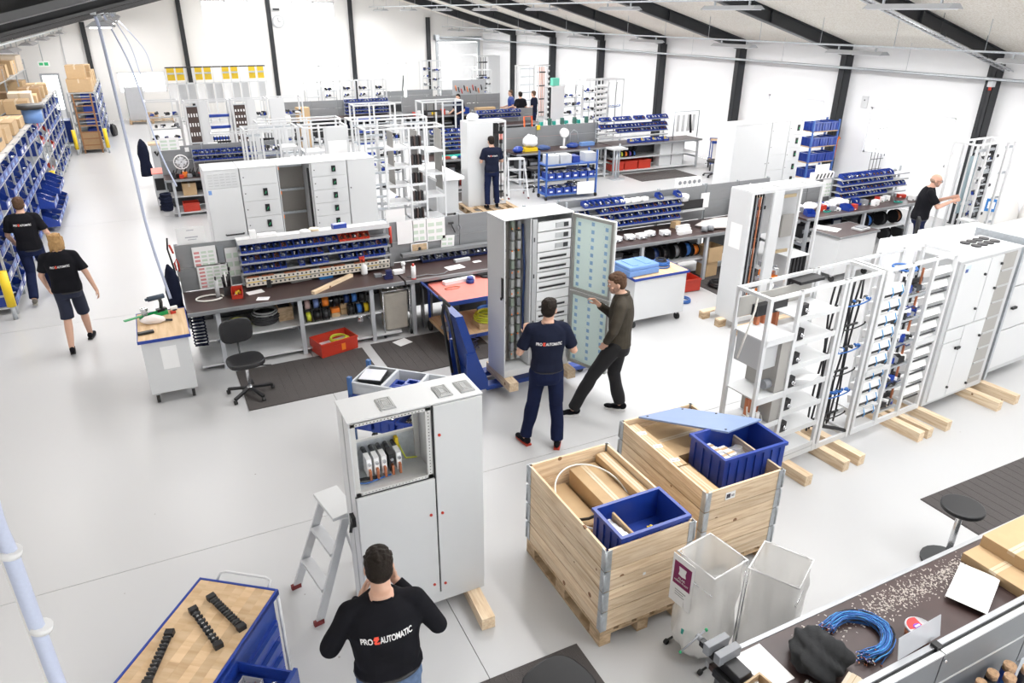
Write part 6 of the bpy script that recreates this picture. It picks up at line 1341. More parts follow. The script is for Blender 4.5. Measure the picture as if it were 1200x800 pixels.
# sack holder, leaning plates
sh_ = T('sack_holder', 'beige cloth sack on a wheeled holder between the two bench sections', 'sack holder', (2.82, 9.62, 0)); MB().prism([(-.17, .1), (.17, .1), (.19, .68), (-.19, .68)], -.12, .12, ax='y').part('cloth_sack', sh_, M('beige_sack', (.40, .37, .32), .7, n=.2, bump=.4), bev=.03)
MB().tube([(-.2, -.14, .72), (.2, -.14, .72), (.2, .14, .72), (-.2, .14, .72)], .012, closed=True).box(-.2, -.18, -.14, .14, .05, .08).box(.18, .2, -.14, .14, .05, .08).cyl((-.2, -.14, .06), (-.2, -.14, .72), .01).cyl((.2, -.14, .06), (.2, -.14, .72), .01).part('holder_frame', sh_, steel); 
for x in (-.2, .2): MB().cyl((x-.012, -.14, .035), (x+.012, -.14, .035), .035, 12).part('castor', sh_, rubber)
for i in range(3): MB().box(0, .015, 0, .35, 0, .62).box(.015, .02, .02, .33, .02, .6, 1).solo('metal_plate', f'grey metal plate standing upright under the second bench, {ORD[i]} from the left', 'plate', [alu, light], (3.12+.13*i, 9.55, .012), R(-12))
# red topped cart
rt = T('table_cart', 'blue framed table cart with a red sheet on top', 'cart', (3.30, 8.62, 0)); RW, RD = .98, .86
for x in (0, RW-.03):
    for y in (0, RD-.03): MB().box(x, x+.03, y, y+.03, .16, .76).part('post', rt, blue_dk); MB().cyl((x+.0, y+.015, .08), (x+.03, y+.015, .08), .08, 16).part('wheel', rt, rubber)
for z, mm in ((.745, pink), (.2, beech)): MB().box(.0, RW, 0, RD, z-.03, z+.015).part('deck', rt, mm)
MB().box(-.01, RW+.01, -.012, 0, .70, .76).box(-.01, RW+.01, RD, RD+.012, .70, .76).box(-.01, RW+.01, -.012, 0, .16, .21).part('side_bar', rt, blue_dk); MB().tube([(0, .03, .74), (-.1, .03, .80), (-.12, .1, .82), (-.12, RD-.1, .82), (-.1, RD-.03, .80), (0, RD-.03, .74)], .015).part('push_bar', rt, blue_dk)
TZ = .761
MB().box(0, .5, 0, .09, 0, .05).solo('white_trunking', 'white cable trunking piece on the red topped cart', 'trunking', paper, (3.5, 9.25, TZ), R(6)); MB().cyl((0, 0, 0), (0, 0, .05), .06, 12).cyl((0, 0, .05), (0, 0, .09), .05, 6, 1).solo('blue_tape_measure', 'small dark blue reel on the red topped cart', 'reel', [blue_dk, blue], on(551, 331, TZ)); MB().cyl((0, 0, 0), (0, 0, .03), .08, 16).box(-.12, .1, -.02, .02, .03, .05, 1).solo('black_tool', 'black round tool at the right of the red topped cart', 'tool', [dark, black], on(569, 324, TZ))
MB().tube([(.12*math.cos(i*.9), .05*math.sin(i*.9), .004+.0005*i) for i in range(20)], .003, 4).solo('thin_wire', 'thin tangled copper wire on the red topped cart', 'wire', copper, on(530, 338, TZ))
coil('yellow green cable coil on the lower deck of the red topped cart', (3.98, 8.85, .30), .18, 6, .014, ygreen); MB().box(0, .36, 0, .3, 0, .08).solo('wood_spool_side', 'square wooden spool board under the yellow green coil on the cart', 'board', card, (3.8, 8.70, .217)); coil('blue cable coil at the right of the lower cart deck', (4.15, 9.2, .217), .18, 5, .014, wblue); coil('grey cable coil hanging at the left of the cart deck', (3.42, 8.9, .217), .12, 5, .012, cablegrey)
red_crate('dark red crate under the second bench section behind the cart', (3.9, 9.62, .3), 0, .5, .3, .2, M('dark_red_plastic', (.22, .02, .015), .5)); MB().box(0, .6, 0, .4, 0, .29).solo('crate_stand', 'dark stand under the dark red crate behind the cart', 'stand', dark, (3.85, 9.6, 0))
# ---- cart with blue case
cc_ = castor_cart('white castor cart with blue edged wooden top and a blue case', (6.08, 8.16, 0), 0, .98, .62, .82)
bc = T('blue_case', 'blue flat tool case lying on the white castor cart', 'case', (6.02, 8.22, .826), R(3)); MB().box(0, .56, 0, .42, 0, .09).part('case_body', bc, blue_lt, bev=.012); MB().box(.005, .555, .005, .415, .091, .15).part('case_lid', bc, blue_lt, bev=.015); MB().box(.1, .2, .06, .36, .15, .157).box(.34, .44, .06, .36, .15, .157).part('lid_rib', bc, blue_lt)
coil('coil of blue wires on the white castor cart beside the blue case', (6.8, 8.5, .826), .15, 6, .010, wblue); coil('small coil of black wires inside the blue coil on the white cart', (6.8, 8.5, .906), .09, 3, .008, black)
# ---- bench 2
bench('dark topped workbench with cable assemblies, behind the blue case cart', 6.0, 9.15, 9.45, 10.35, ZT, legs=[.05, 1.15, 2.55], shelf=.40, panel=(ZT+.01, 1.5), low=False)
bench('dark topped workbench section right of the cable assemblies, behind the tall frame', 9.18, 10.75, 9.45, 10.35, ZT, legs=[1.4], shelf=None, panel=(ZT+.01, 1.5), low=False)
rails('grey bin rack on the bench behind the blue case cart', 6.1, 8.45, 10.1, [1.40, 1.27, 1.14, 1.02], .17, M('rack_grey', (0, 0, 0)), uprights=[0, 1.15, 2.3], ztop=1.5)
G2 = 'small blue bins on the rack behind the blue case cart'
for z, n, sk, nm in ((1.405, 22, (0, 1, 10, 11, 12, 13, 14, 15, 16, 18, 19, 20), 'top'), (1.275, 22, (3, 4), 'second'), (1.145, 22, (8,), 'third'), (1.025, 22, (0, 6, 7), 'lowest')): binrow(6.15, 8.40, 10.08, z, n, f'small blue bin, {nm} row, rack behind the blue case cart, @ place', G2, skip=sk)
for i in range(5): MB().box(0, .11, 0, .09, 0, .06).solo('white_fitting_pack', f'white packet on top of the rack behind the blue case cart, {ORD[i]} from left', 'packet', paper, (7.1+.12*i, 10.1, 1.41), R(20*i % 35))
for i in range(7):
    t = T('breaker_assembly', f'white breaker assembly lying on the bench behind the blue case cart, {ORD[i]} from the left', 'device', (6.3+.24*i, 9.72+.04*(i % 2), ZT+.001), R(-10+13*(i % 3)), 'white breaker assemblies on the second bench')
    MB().box(0, .17, 0, .13, 0, .08).part('device_body', t, paper, bev=.008); MB().box(.02, .15, -.02, 0, .01, .04).part('terminals', t, cablegrey); MB().cyl((.03, -.03, .03), (.1, -.05, .03), .018, 8).part('connector', t, steel)
    if i == 1: MB().box(.05, .13, .02, .1, .08, .083).part('yellow_label', t, ygreen)
for i in range(3): MB().box(0, .28, 0, .08, 0, .06).solo('white_channel', f'white channel piece behind the blue case cart, {ORD[i]} of three from the front', 'channel', paper, (8.05+.1*i, 9.62+.15*i, ZT+.001), R(4))
cloth('wide crumpled clear foil lying on the bench right of the cable assemblies', (9.2, 9.85, ZT+.001), (.5, .25, .06), M('crumpled_film', (0, 0, 0)), 5, name='foil', cat='foil'); 
for i in range(2): MB().cyl((0, 0, .05), (.1, 0, .05), .05, 12).solo('metal_drum', f'dark metal drum on the bench before the clear foil, {["left","right"][i]} one', 'drum', cablegrey, (8.55+.14*i, 9.65, ZT+.001), R(-30))
carton('small brown opened carton on the bench behind the blue case cart', (8.25, 10.0, ZT+.001), R(15), .14, .12, .12, tp=False); MB().box(0, .5, 0, .03, 0, .16).solo('black_bin_pair', 'black low box at the right of the second bench rack', 'box', black, (8.5, 10.2, 1.13)); MB().box(0, .5, 0, .2, 0, .025).solo('wall_shelf', 'grey wall shelf carrying the black low box', 'shelf', light, (8.5, 10.14, 1.103))
for i in range(5): o = MB().box(0, .09, 0, .09, 0, .16); o.cyl((.045, -.004, .09), (.045, 0, .09), .035, 14, 1); o.solo('socket_unit', f'white unit with a round grey opening above the second bench, {ORD[i]} from the left', 'socket', [paper, cablegrey], (8.5+.11*i, 10.36, 1.50))
cloth('crumpled white bag on the shelf end of the second bench rack', (8.55, 10.22, 1.29), (.12, .08, .08), paper, 9, name='plastic_bag', cat='bag')
wall_sheet('white sheet on the panel right of the black low box', 9.05, 1.08, .2, .28, Y=10.335)
for i in range(2):
    o = T('striped_box', f'white box with a red stripe at the right end of the bench, {["left","right"][i]} one', 'box', (9.75+.33*i, 10.0, ZT+.001), R(-3)); MB().box(0, .3, 0, .26, 0, .36).part('box_body', o, paper); MB().box(.03 if i else .19, .10 if i else .28, -.003, -.0005, 0, .35).part('red_stripe', o, M('stripe_red', (.65, .08, .02), .6))
MB().box(0, .4, 0, .25, 0, .03).solo('wood_board', 'small wooden board on the striped boxes', 'board', pineX, (9.85, 10.0, ZT+.363)); o = blue_bin_big('small blue bin of white wipes on the wooden board over the striped boxes', (9.95, 10.03, ZT+.395), 0, .2, .16, .11, ribs=2, name='blue_bin'); cloth('bunch of white wipes in the small blue bin over the striped boxes', (10.05, 10.11, ZT+.45), (.08, .07, .10), paper, 11)
# under bench 2
for i, (x, m_) in enumerate([(7.6, M('dark_blue_cable', (0, 0, 0))), (7.8, black), (8.05, cablegrey), (8.3, wblue), (8.5, orange)]): spool(f'cable spool on the shelf under the second bench, {ORD[i]} from the left', (x, 9.75, .402), .14 if i < 4 else .11, .12, m_, group='cable spools under the second bench')
ob = T('open_carton', 'open brown carton under the right end of the second bench', 'box', (8.66, 9.5, .30), R(5)); MB().tray(0, .34, 0, .3, 0, .28, .006).part('carton_body', ob, card)
carton('brown carton standing below the open carton under the second bench', (8.68, 9.55, .012), R(5), .28, .25, .28, tp=False); red_crate('red crate with cables on the mat under the second bench', (7.7, 9.1, .012), R(-4), .45, .32, .22); coil('black hose coil lying on the mat under the second bench', (8.6, 9.08, .013), .19, 5, .012, black); coil('blue hose coil beside the red crate on the floor', (7.55, 8.78, .002), .14, 4, .01, wblue)
# ---- right bench (stations near the bald man)
bench('cluttered workbench with blue bin rows near the bald man', 10.95, 14.45, 9.45, 10.35, ZT, legs=[.05, 1.6, 3.0], shelf=.4, panel=(ZT+.01, 1.35), low=False)
rails('bin rack with white front rails on the cluttered right bench', 12.45, 14.5, 10.1, [1.34, 1.22, 1.08, .96], .2, white, uprights=[0, 2.02], ztop=1.45)
for z, x1, nm, n in ((1.345, 14.0, 'top', 14), (1.225, 14.0, 'second', 14), (1.085, 14.45, 'third', 18), (.965, 13.9, 'lowest', 13)): binrow(12.5, x1, 10.08, z, n, f'small blue bin, {nm} row, rack near the bald man, @ from left', 'small blue bins on the right bench rack')
rr = random.Random(31)
for i in range(26):
    x = 11.05+rr.random()*3.2; y = 9.55+rr.random()*.4; k = rr.randrange(5); loc = (x, y, ZT+.001+.0*i); lbs = f'{["red and white part","white device","green circuit board","dark blue open bin","grey box"][k]} among the clutter of the right bench, {ORD[i]} in the pile'
    if k == 2: o = MB().box(0, .16, 0, .07, 0, .02).box(.02, .06, .01, .06, .02, .035, 1).box(.09, .14, .02, .05, .02, .03, 1)
    elif k == 3: o = prism_bin_mesh(.16, .22, .11, 0)
    else: o = MB().box(0, .08+.1*rr.random(), 0, .1, 0, .04+.08*rr.random()).box(.01, .05, -.006, -.0005, .01, .03, 1)
    o.solo(['striped_part', 'white_device', 'circuit_board', 'open_bin', 'grey_box'][k], lbs, ['part', 'device', 'circuit board', 'bin', 'box'][k], [[red, paper, teal, blue, cablegrey][k], [paper, dark, dark, paper, paper][k]], loc, rr.uniform(-.6, .6))
for i in range(6): cloth(f'crumpled white foil and paper on the right bench, {ORD[i]} from the left', (11.0+.28*i, 10.0+.05*(i % 2), ZT+.001+.0), (.17, .13, .05+.015*(i % 3)), paper, 20+i, name='crumpled_foil', cat='foil')
wall_sheet('printed sheet with photos at the left of the right bench rack', 12.2, .98, .28, .36, Y=10.33, cells=3); wall_sheet('white card standing over the right bench panels', 11.95, 1.40, .4, .25, Y=10.36)
st_ = T('tube_stand', 'white stand with five dark slots above the right bench panel', 'stand', (11.9, 10.3, 1.36)); MB().box(0, .55, 0, .12, 0, .13).part('stand_body', st_, paper)
for i in range(5): MB().cb((.08+.1*i, -.004, .065), (.03, .006, .1), ry=.4).part('slot', st_, dark)
for i in range(7): spool(f'cable reel under the cluttered right bench, {ORD[i]} from the left', (12.75+.22*i, 9.75, .402 if i % 2 else .06), .14, .12, [black, wblue, orange, black, dark, copper, black][i], group='cable reels under the right bench')
cw = castor_cart('white cart with a dark top and papers in front of the right bench', (10.55, 8.35, 0), R(3), 1.05, .62, .85, topm=benchtop, edge=alu); sheet('printed wiring sheet on the white cart before the right bench', (10.75, 8.6, .856), .3, .42, R(25)); MB().box(0, .3, 0, .2, 0, .03).box(.05, .25, .03, .17, .03, .05, 1).solo('open_laptop', 'grey flat instrument on the white cart before the right bench', 'instrument', [light, cablegrey], (11.2, 8.45, .856), R(10))
# frame by the bald man
fbm = rack('open light metal frame with dense wiring at the right, beside the bald man', (13.42, 8.12, 0), R(3), 1.25, .48, .05, 2.23, [(0, .36, 'crossrails', 3), (.36, .66, 'mixed', 9), (.66, 1.0, 'busbars', 6, black), (1.0, 1.25, 'crossrails', 5), (.36, .66, 'crossrails', 6)], posts=[0, .36, .66, 1.0, 1.25])
MB().box(.38, .64, .3, .31, .9, 2.0).part('clear_cover', fbm, M('pale_glass_plate', (.45, .58, .62), .2, alpha=.6))
MB().box(-.2, .05, -.3, -.05, .93, .96).part('tool_tray', fbm, light); MB().tube([(-.2, -.3, .93), (-.2, -.3, .1)], .015).tube([(.05, -.3, .93), (.05, -.3, .1)], .015).part('tray_leg', fbm, black)
# stool, wrapped packages
swivel_chair('black stool with a blue cushion half hidden beside the bald man', (12.3, 7.85, 0), R(40), zs=.65)
for i, (x, y, w_, d_, h_) in enumerate([(8.35, 5.5, 1.15, .55, 1.72), (9.55, 5.75, 1.2, .6, 1.62)]): MB().box(0, w_, 0, d_, 0, h_).solo('wrapped_cabinet', ['white film wrapped cabinet behind the closed white cabinet, left one', 'white film wrapped cabinet behind the closed white cabinet, right one'][i], 'package', M('white_wrap', (.82, .82, .84), .3, bump=.5, scale=3, n=.03), (x, y, 0), R(-4), bev=.02)
for i, (x, y) in enumerate([(15.6, 8.75), (16.15, 8.15)]):
    o = cloth(['full clear waste sack with a blue sign at the right wall', 'full clear waste sack with a purple sign at the right wall'][i], (x, y, 0), (.40, .42, .62), M('white_sack', (.74, .73, .71), .35, bump=.6, scale=4), 41+i, name='waste_sack', cat='sack', amp=.12); q = MB().box(-.1, .1, -.004, 0, 0, .26).box(-.06, .06, -.0055, -.0042, .06, .2, 1); q.part('sign', o, [[M('sign_blue', (.03, .18, .5), .5), maroon][i], paper], (-.40, -.12, .75), R(-60))
# ================================================================== bottom right bench
BZ = .88
bench('dark worn workbench with aluminium panels at the bottom right corner', 2.42, 6.6, 1.50, 2.22, BZ, legs=[.1, 2.0, 3.9], shelf=.4)
# the bench helper puts the edge profile at its near side; the panels stand on the camera side here
pb2 = T('panel_wall', 'row of grey aluminium panels behind the bottom right workbench', 'panel wall', (2.42, 1.44, 0)); 
for i in range(5):
    xa = i*.84; MB().box(xa+.006, xa+.834, 0, .022, .86, 1.09).part('back_panel', pb2, M('darker_aluminium', (.15, .155, .165), .45, .3)); MB().box(xa+.006, xa+.834, 0, .022, 1.095, 1.33).part('back_panel', pb2, M('darker_aluminium', (0, 0, 0)))  # these panels get a darker copy of the brushed aluminium
    for z in (1.093, 1.33): MB().box(xa+.004, xa+.836, -.004, .026, z-.004, z+.008).part('panel_bead', pb2, M('bright_bead', (.6, .61, .62), .3, .5))
    MB().box(xa-.02, xa+.02, .03, .07, .86, 1.36).part('panel_clip', pb2, black); MB().cyl((xa+.02, -.012, 1.28), (xa+.02, -.0, 1.28), .008, 8).part('screw', pb2, steel)
MB().box(0, 4.2, .045, .075, 1.30, 1.34).box(0, 4.2, .028, .044, 1.31, 1.325, 1).part('top_rail', pb2, [M('rail_silver', (.42, .43, .45), .4, .3), black])
MB().box(-.0, 4.2, .6, .78, BZ+.0005, BZ+.0012).solo('dust_wear', 'x', 'x', paper, (0, 0, -5)) if False else None
def speck(n, seed, x0, x1, y0, y1):
    r_ = random.Random(seed); mb = MB()
    for i in range(n):
        u = r_.gauss(.5, .22); x = x0+(x1-x0)*r_.random(); y = y0+(y1-y0)*u; s_ = r_.uniform(.002, .008); mb.cb((x, y, BZ+.001), (s_*r_.uniform(1, 3), s_, .0016), rz=r_.uniform(0, 3))
    return mb
speck(900, 3, 3.55, 4.75, 1.98, 2.2).solo('plaster_dust', 'white plaster dust scattered along the front of the bottom right bench', 'dust', M('dust', (.55, .50, .46), .9), kind='stuff'); speck(160, 5, 3.0, 3.5, 2.0, 2.2).solo('plaster_dust', 'thin white dust beside the black cloth on the bottom right bench', 'dust', M('dust', (0, 0, 0)), kind='stuff')
def ob(x, y, z=BZ): X, Y = at(x, y, z); return (X, Y, z+.0015)
cloth('dark grey fleece cloth bundled on the bottom right bench', (3.0, 1.95, BZ+.001), (.17, .17, .085), M('charcoal_fleece', (.022, .023, .025), .95, n=.3, bump=.4, scale=20), 2, sub=48, amp=.36, name='fleece_jacket')
# wire bundle: an open C of blue and black wires
bw = T('wire_bundle', 'open ring of blue and black cut wires lying on the bottom right bench', 'wires', (3.37, 1.97, BZ)); r_ = random.Random(12)
for i in range(64):
    rr_ = .155+r_.uniform(-.035, .04); a0 = R(128+r_.uniform(-9, 9)); a1 = R(-218+r_.uniform(-9, 12)+0); a1 = a0-R(245+r_.uniform(-14, 14)); h0 = .006+r_.random()*.045; ex = r_.uniform(1.0, 1.15)
    pts = [(rr_*1.25*math.cos(a0+(a1-a0)*k/16)*(ex if k in (0, 16) else 1), rr_*.95*math.sin(a0+(a1-a0)*k/16)*(ex if k in (0, 16) else 1), h0+.008*math.sin(k+i)) for k in range(17)]
    MB().tube(pts, .0034, 5).part('wire', bw, [wblue, M('light_blue_wire', (.05, .30, .65), .4), wblue, black][i % 4]); MB().cyl(pts[0], (pts[0][0]*1.06, pts[0][1]*1.06, pts[0][2]), .0032, 4).cyl(pts[-1], (pts[-1][0]*1.06, pts[-1][1]*1.06, pts[-1][2]), .0032, 4).part('ferrule', bw, [M('lilac_tip', (.35, .3, .6), .5), copper, paper][i % 3], kind='stuff')
bk = T('sweets_tub', 'round plastic tub with a red and purple printed lid on the bottom right bench', 'tub', (3.70, 1.81, BZ)); MB().lathe([(.062, 0), (.07, .01), (.078, .085)], 24).part('tub_body', bk, M('tub_print', (.30, .10, .04), .4, n=.9, scale=25)); MB().lathe([(.083, .085), (.083, .097), (.078, .1), (.078, .0985)], 24).part('lid', bk, M('lid_clear', (.70, .70, .74), .3)); 
q = MB(); q._add([(.074*math.cos(R(a)), .074*math.sin(R(a)), .1005) for a in range(60, 175, 10)]+[(0.02, -.02, .1005)], [tuple(range(13))]); q.part('red_print', bk, M('lid_red', (.65, .03, .03), .5)); MB().ball((-.012, .012, .1012), (.03, .018, .0012), 12).part('purple_print', bk, M('lid_purple', (.22, .05, .45), .5)); MB().ball((.02, -.03, .1014), (.032, .02, .0012), 12).part('red_badge', bk, M('lid_red', (0, 0, 0))); MB().box(-.005, .04, -.038, -.022, .1026, .1032).box(-.03, .01, .006, .016, .1026, .1032).part('badge_text', bk, paper)
MB().box(-.06, .06, -.05, .03, .02, .06).part('yellow_print', bk, yellow) if False else None
MB().box(0, 4.18, 0, .03, -.04, .004).solo('edge_profile_strip', 'grey aluminium edge strip along the front of the corner bench', 'strip', M('rail_silver', (.42, .43, .45), .4, .3), (2.42, 2.222, BZ))
bx1 = carton('long brown carton on the bottom right bench, lower of two', (4.62, 1.72, BZ+.001), R(1), .62, .42, .07); bx2 = carton('long brown carton stacked on the lower one at the bottom right bench', (4.80, 1.74, BZ+.072), R(1), .62, .40, .09)
MB().box(0, .42, 0, .24, 0, .002).solo('white_board', 'large white sheet lying on the bottom right bench before the cartons', 'sheet', paper, (4.24, 1.72, BZ+.04), R(22)); MB().box(0, .25, 0, .15, 0, .035).solo('grey_block', 'grey block under the large white sheet', 'block', light, (4.35, 1.78, BZ+.002), R(22))
pg = T('leaning_sheet', 'translucent white plastic sheet leaning over the panel wall', 'sheet', (3.0, 1.517, 1.338)); MB().box(0, .35, 0, .004, 0, .13).part('sheet', pg, M('frosted_plate', (.48, .49, .52), .35, alpha=.7)); pg.rotation_euler = (R(-12), 0, R(2))
# machine vise
vz = T('bench_vise', 'black bench vise with green tipped handle at the left end of the corner bench', 'vise', (2.47, 2.14, BZ), R(4))
MB().box(-.09, .09, -.12, .02, 0, .05).box(-.05, .05, -.14, .1, .05, .11).part('vise_body', vz, black, bev=.006); MB().box(-.085, .085, -.02, .03, .10, .17).part('fixed_jaw', vz, cablegrey, bev=.004); MB().box(-.085, .085, .07, .115, .09, .165).part('moving_jaw', vz, cablegrey, bev=.004); MB().box(-.02, .02, .1, .2, .03, .07).part('slide', vz, black)
MB().cyl((0, .2, .06), (0, .24, .06), .018, 10).cyl((-.14, .225, .02), (.05, .225, .09), .006, 8).part('tommy_bar', vz, cablegrey); MB().ball((-.145, .225, .018), .010, 8).ball((.055, .225, .092), .012, 8).part('green_tip', vz, green)
MB().box(0, .2, 0, .28, 0, .004).solo('white_plate', 'white drilled plate lying beside the vise on the corner bench', 'plate', paper, (2.60, 1.92, BZ+.001), R(1))
wbx = T('drill_bit_box', 'small open wooden box in front of the vise on the corner bench', 'box', (2.44, 1.84, BZ), R(8)); MB().tray(0, .17, 0, .14, 0, .08, .012).part('wooden_box', wbx, pallet_w); MB().cyl((.08, .05, .03), (.08, .1, .09), .02, 8).part('contents', wbx, steel)
tr_ = T('terminal_row', 'white terminal strip with dark pins at the edge of the corner bench', 'terminal strip', (2.80, 1.86, BZ+.001), R(-70)); MB().box(0, .3, 0, .035, 0, .03).part('strip_body', tr_, paper)
for i in range(9): MB().cyl((.02+i*.032, .018, .03), (.02+i*.032, .018, .06), .004, 6).part('pin', tr_, dark)
carton('small white and brown carton in front of the dark fleece', (2.98, 1.66, BZ+.001), R(20), .12, .09, .07, m=M('pale_card', (.70, .60, .48), .7)); MB().cyl((0, 0, .03), (.1, .04, .05), .02, 12).ball((.14, .05, .04), (.06, .04, .03), 12, 1).solo('white_lamp_head', 'white rounded tool behind the leaning sheet', 'tool', [light, M('cream_tool', (.72, .62, .5), .4)], (3.08, 1.62, BZ+.005))
for i, (x, y, r2_) in enumerate([(3.50, 1.36, .032), (3.58, 1.31, .034), (3.62, 1.38, .03), (3.68, 1.30, .036), (3.74, 1.39, .032), (3.80, 1.33, .034), (3.88, 1.38, .036), (3.95, 1.32, .033)]):
    o = T('wire_bundle_end', f'thick wire bundle with copper ends standing in front of the panels, {ORD[i]} from the left', 'wires', (x, y, .45), 0, 'wire bundles in front of the panels'); MB().cyl((0, 0, 0), (0, 0, .52), r2_, 12).part('sheath', o, [blue_dk, black, wblue][i % 3]); MB().cyl((0, 0, .521), (0, 0, .56), r2_*.95, 14).part('copper_ends', o, M('cut_copper', (.45, .28, .16), .6, n=.6, scale=90, bump=.6))
MB().box(0, 2.0, 0, .3, 0, .03).box(0, .04, .02, .28, -.42, 0).box(1.96, 2.0, .02, .28, -.42, 0).solo('low_table', 'low white table carrying the wire bundles below the panels', 'table', white, (3.3, 1.1, .419))
# stools
t = T('round_stool', 'black round stool on the ribbed mat behind the corner bench', 'stool', (5.62, 2.72, 0)); MB().cyl((0, 0, .58), (0, 0, .62), .17, 28).part('seat', t, black, bev=.01); MB().cyl((0, 0, .03), (0, 0, .58), .025).part('post', t, steel); MB().cyl((0, 0, .0105), (0, 0, .03), .2, 20).part('foot_plate', t, dark)
MB().cyl((0, 0, 0), (0, 0, .02), .1, 16).solo('blue_disc', 'small dark blue disc on the floor at the edge of the corner bench', 'disc', blue_dk, (4.95, 2.35, .001))
swivel_chair('black chair standing on the mat at the bottom centre', (1.66, 2.66, .011), R(15), m=M('chair_black', (.006, .006, .007), .35, spec=.3), zs=.60, back=False)

# ================================================================== middle field
rc = drawers_cabinet('row of five white switch cabinets behind the long left workbench', (.70, 12.87, 0), 2.9, .66, 2.0,
    [(0, .55, 'vents'), (.56, 1.17, 'drawers', 7, 1), (1.18, 1.74, 'open', 5), (1.75, 2.38, 'drawers', 8, 2, .1), (2.39, 2.90, 'plain')], rz=R(1))
fA = rack('white open frame with shelves right of the white switch cabinet row, front unit', (3.98, 14.9, 0), R(-1), 1.75, .6, .1, 2.1, [(0, .42, 'crossrails', 8), (.42, .95, 'shelves', 5), (.95, 1.3, 'shelves', 5, 'bars'), (1.3, 1.75, 'shelves', 4)], posts=[0, .42, .95, 1.3, 1.75])
for x in (.62, 1.15, 1.7): MB().box(x, x+.012, .1, .55, .8, 2.1).part('grey_partition', fA, grey)
fB = rack('white open frame standing behind the front shelf frame, right of the cabinets', (4.1, 16.4, 0), 0, 1.8, .6, .1, 2.1, [(0, .6, 'crossrails', 6), (.6, 1.2, 'mixed', 5), (1.2, 1.8, 'crossrails', 5)], posts=[0, .3, .6, 1.2, 1.8])
fC = rack('white open frame with cross rails behind the switch cabinet row, left unit', (1.75, 15.9, 0), 0, 1.1, .6, .1, 2.1, [(0, .35, 'crossrails', 6), (.35, .7, 'mixed', 5), (.7, 1.1, 'shelves', 5)], posts=[0, .18, .35, .7, 1.1])
fD = rack('white open frame with shelves behind the switch cabinet row, right unit', (2.9, 15.7, 0), 0, .95, .6, .1, 2.1, [(0, .45, 'shelves', 4), (.45, .95, 'panel')], posts=[0, .45, .95]); MB().box(.5, .9, -.02, -.012, 1.5, 1.9).part('paper_sheet', fD, paper)
fE = rack('white open frame behind the small frames, between the cabinets and the far bench', (2.2, 17.3, 0), 0, 1.9, .5, .1, 2.05, [(0, .6, 'crossrails', 4), (.6, 1.2, 'crossrails', 4), (1.2, 1.9, 'mixed', 4)])
# benches row 2
bench('far left workbench with a white fan, behind the white switch cabinet row', .15, 3.0, 18.2, 18.95, ZT, legs=[.15, 1.4, 2.6], shelf=.45, panel=(ZT, 1.5)); rails('bin rack on the far left bench behind the cabinet row', .85, 2.9, 18.75, [1.29, 1.16], .15, sheetgrey, ztop=1.42)
for z, nm in ((1.295, 'upper'), (1.165, 'lower')): binrow(.87, 2.88, 18.72, z, 16, f'small blue bin in the {nm} row of the far left bench, @ from the left', 'small blue bins on the far left bench')
fn = T('desk_fan', 'round white fan standing on the far left workbench', 'fan', (.58, 18.6, ZT)); MB().cyl((0, 0, .0), (0, 0, .02), .1, 16).cyl((0, 0, .02), (0, .0, .2), .015).part('fan_stand', fn, paper); MB().ring((0, -.04, .33), .16, .008, 24, ax='y').ring((0, -.05, .33), .1, .004, 20, ax='y').ring((0, .02, .33), .16, .006, 24, ax='y').part('guard', fn, paper)
for k in range(4): a = k*PI/2; MB().cb((.07*math.cos(a), -.01, .33+.07*math.sin(a)), (.1, .01, .07), ry=-a+.4).part('blade', fn, M('fan_blade', (.70, .72, .75), .3))
for k in range(12): a = 2*PI*k/12; MB().cyl((.02*math.cos(a), -.05, .33+.02*math.sin(a)), (.158*math.cos(a), -.045, .33+.158*math.sin(a)), .003, 4).part('guard_wire', fn, paper)
wall_sheet('white notice on the far left bench panel left of the fan', .2, 1.42, .42, .28, Y=18.93, cells=2); wall_sheet('small white note on the panel above the far left bench bins', .72, 1.36, .09, .1, Y=18.93); wall_sheet('white sheet hanging above the far left bench bins', 1.25, 1.38, .22, .16, Y=18.98)
rr = random.Random(77)
for i in range(9): MB().box(0, .1, 0, .09, 0, .06+.1*rr.random()).cyl((.05, .04, .1), (.09, .02, .2), .012, 6, 1).solo('bench_tool', f'small dark tool on the far left bench before the fan, {ORD[i]} from the left', 'tool', [[dark, black, red, orange, cablegrey][i % 5], black], (.3+.09*i, 18.35+.1*(i % 2), ZT+.001), rr.uniform(-.5, .5))
carton('brown carton on the shelf under the far left bench', (.5, 18.35, .452), 0, .3, .3, .28); red_crate('red crate under the far left bench', (.45, 18.3, .087), 0, .35, .3, .2); coil('dark blue hose bundle hanging at the left end of the far left bench', (.1, 18.1, .2), .12, 10, .03, navy)
pc = T('tool_cabinet_cart', 'grey castor cabinet with a pink sheet on top beside the walkway', 'cart', (-.08, 19.0, 0)); MB().box(0, .42, 0, .7, .14, .88).part('cart_body', pc, light); MB().box(-.01, .43, -.01, .71, .88, .9).part('red_sheet', pc, pink); MB().box(.03, .37, -.012, -.001, .5, .78).part('black_screen', pc, black)
for x in (.05, .37): MB().cyl((x-.02, .06, .06), (x+.02, .06, .06), .06, 12).part('castor', pc, rubber)
pc2 = T('tool_cabinet_cart', 'grey perforated tool cabinet farther back beside the walkway', 'cart', (.0, 21.6, 0)); MB().box(0, .55, 0, .5, 0, 1.15).part('cart_body', pc2, light); MB().tube([(.08, -.03, 1.0), (.12, -.05, .9), (.2, -.04, 1.02)], .03).ring((.36, -.03, .85), .1, .03, 16, ax='y').part('hanging_tool', pc2, black); MB().box(-.05, .6, .0, .4, 1.15, 1.2).part('wood_board', pc2, pineX)
garment('dark jacket hanging at the post beside the walkway', (-.2, 21.5, .40), .95, s=1.4)
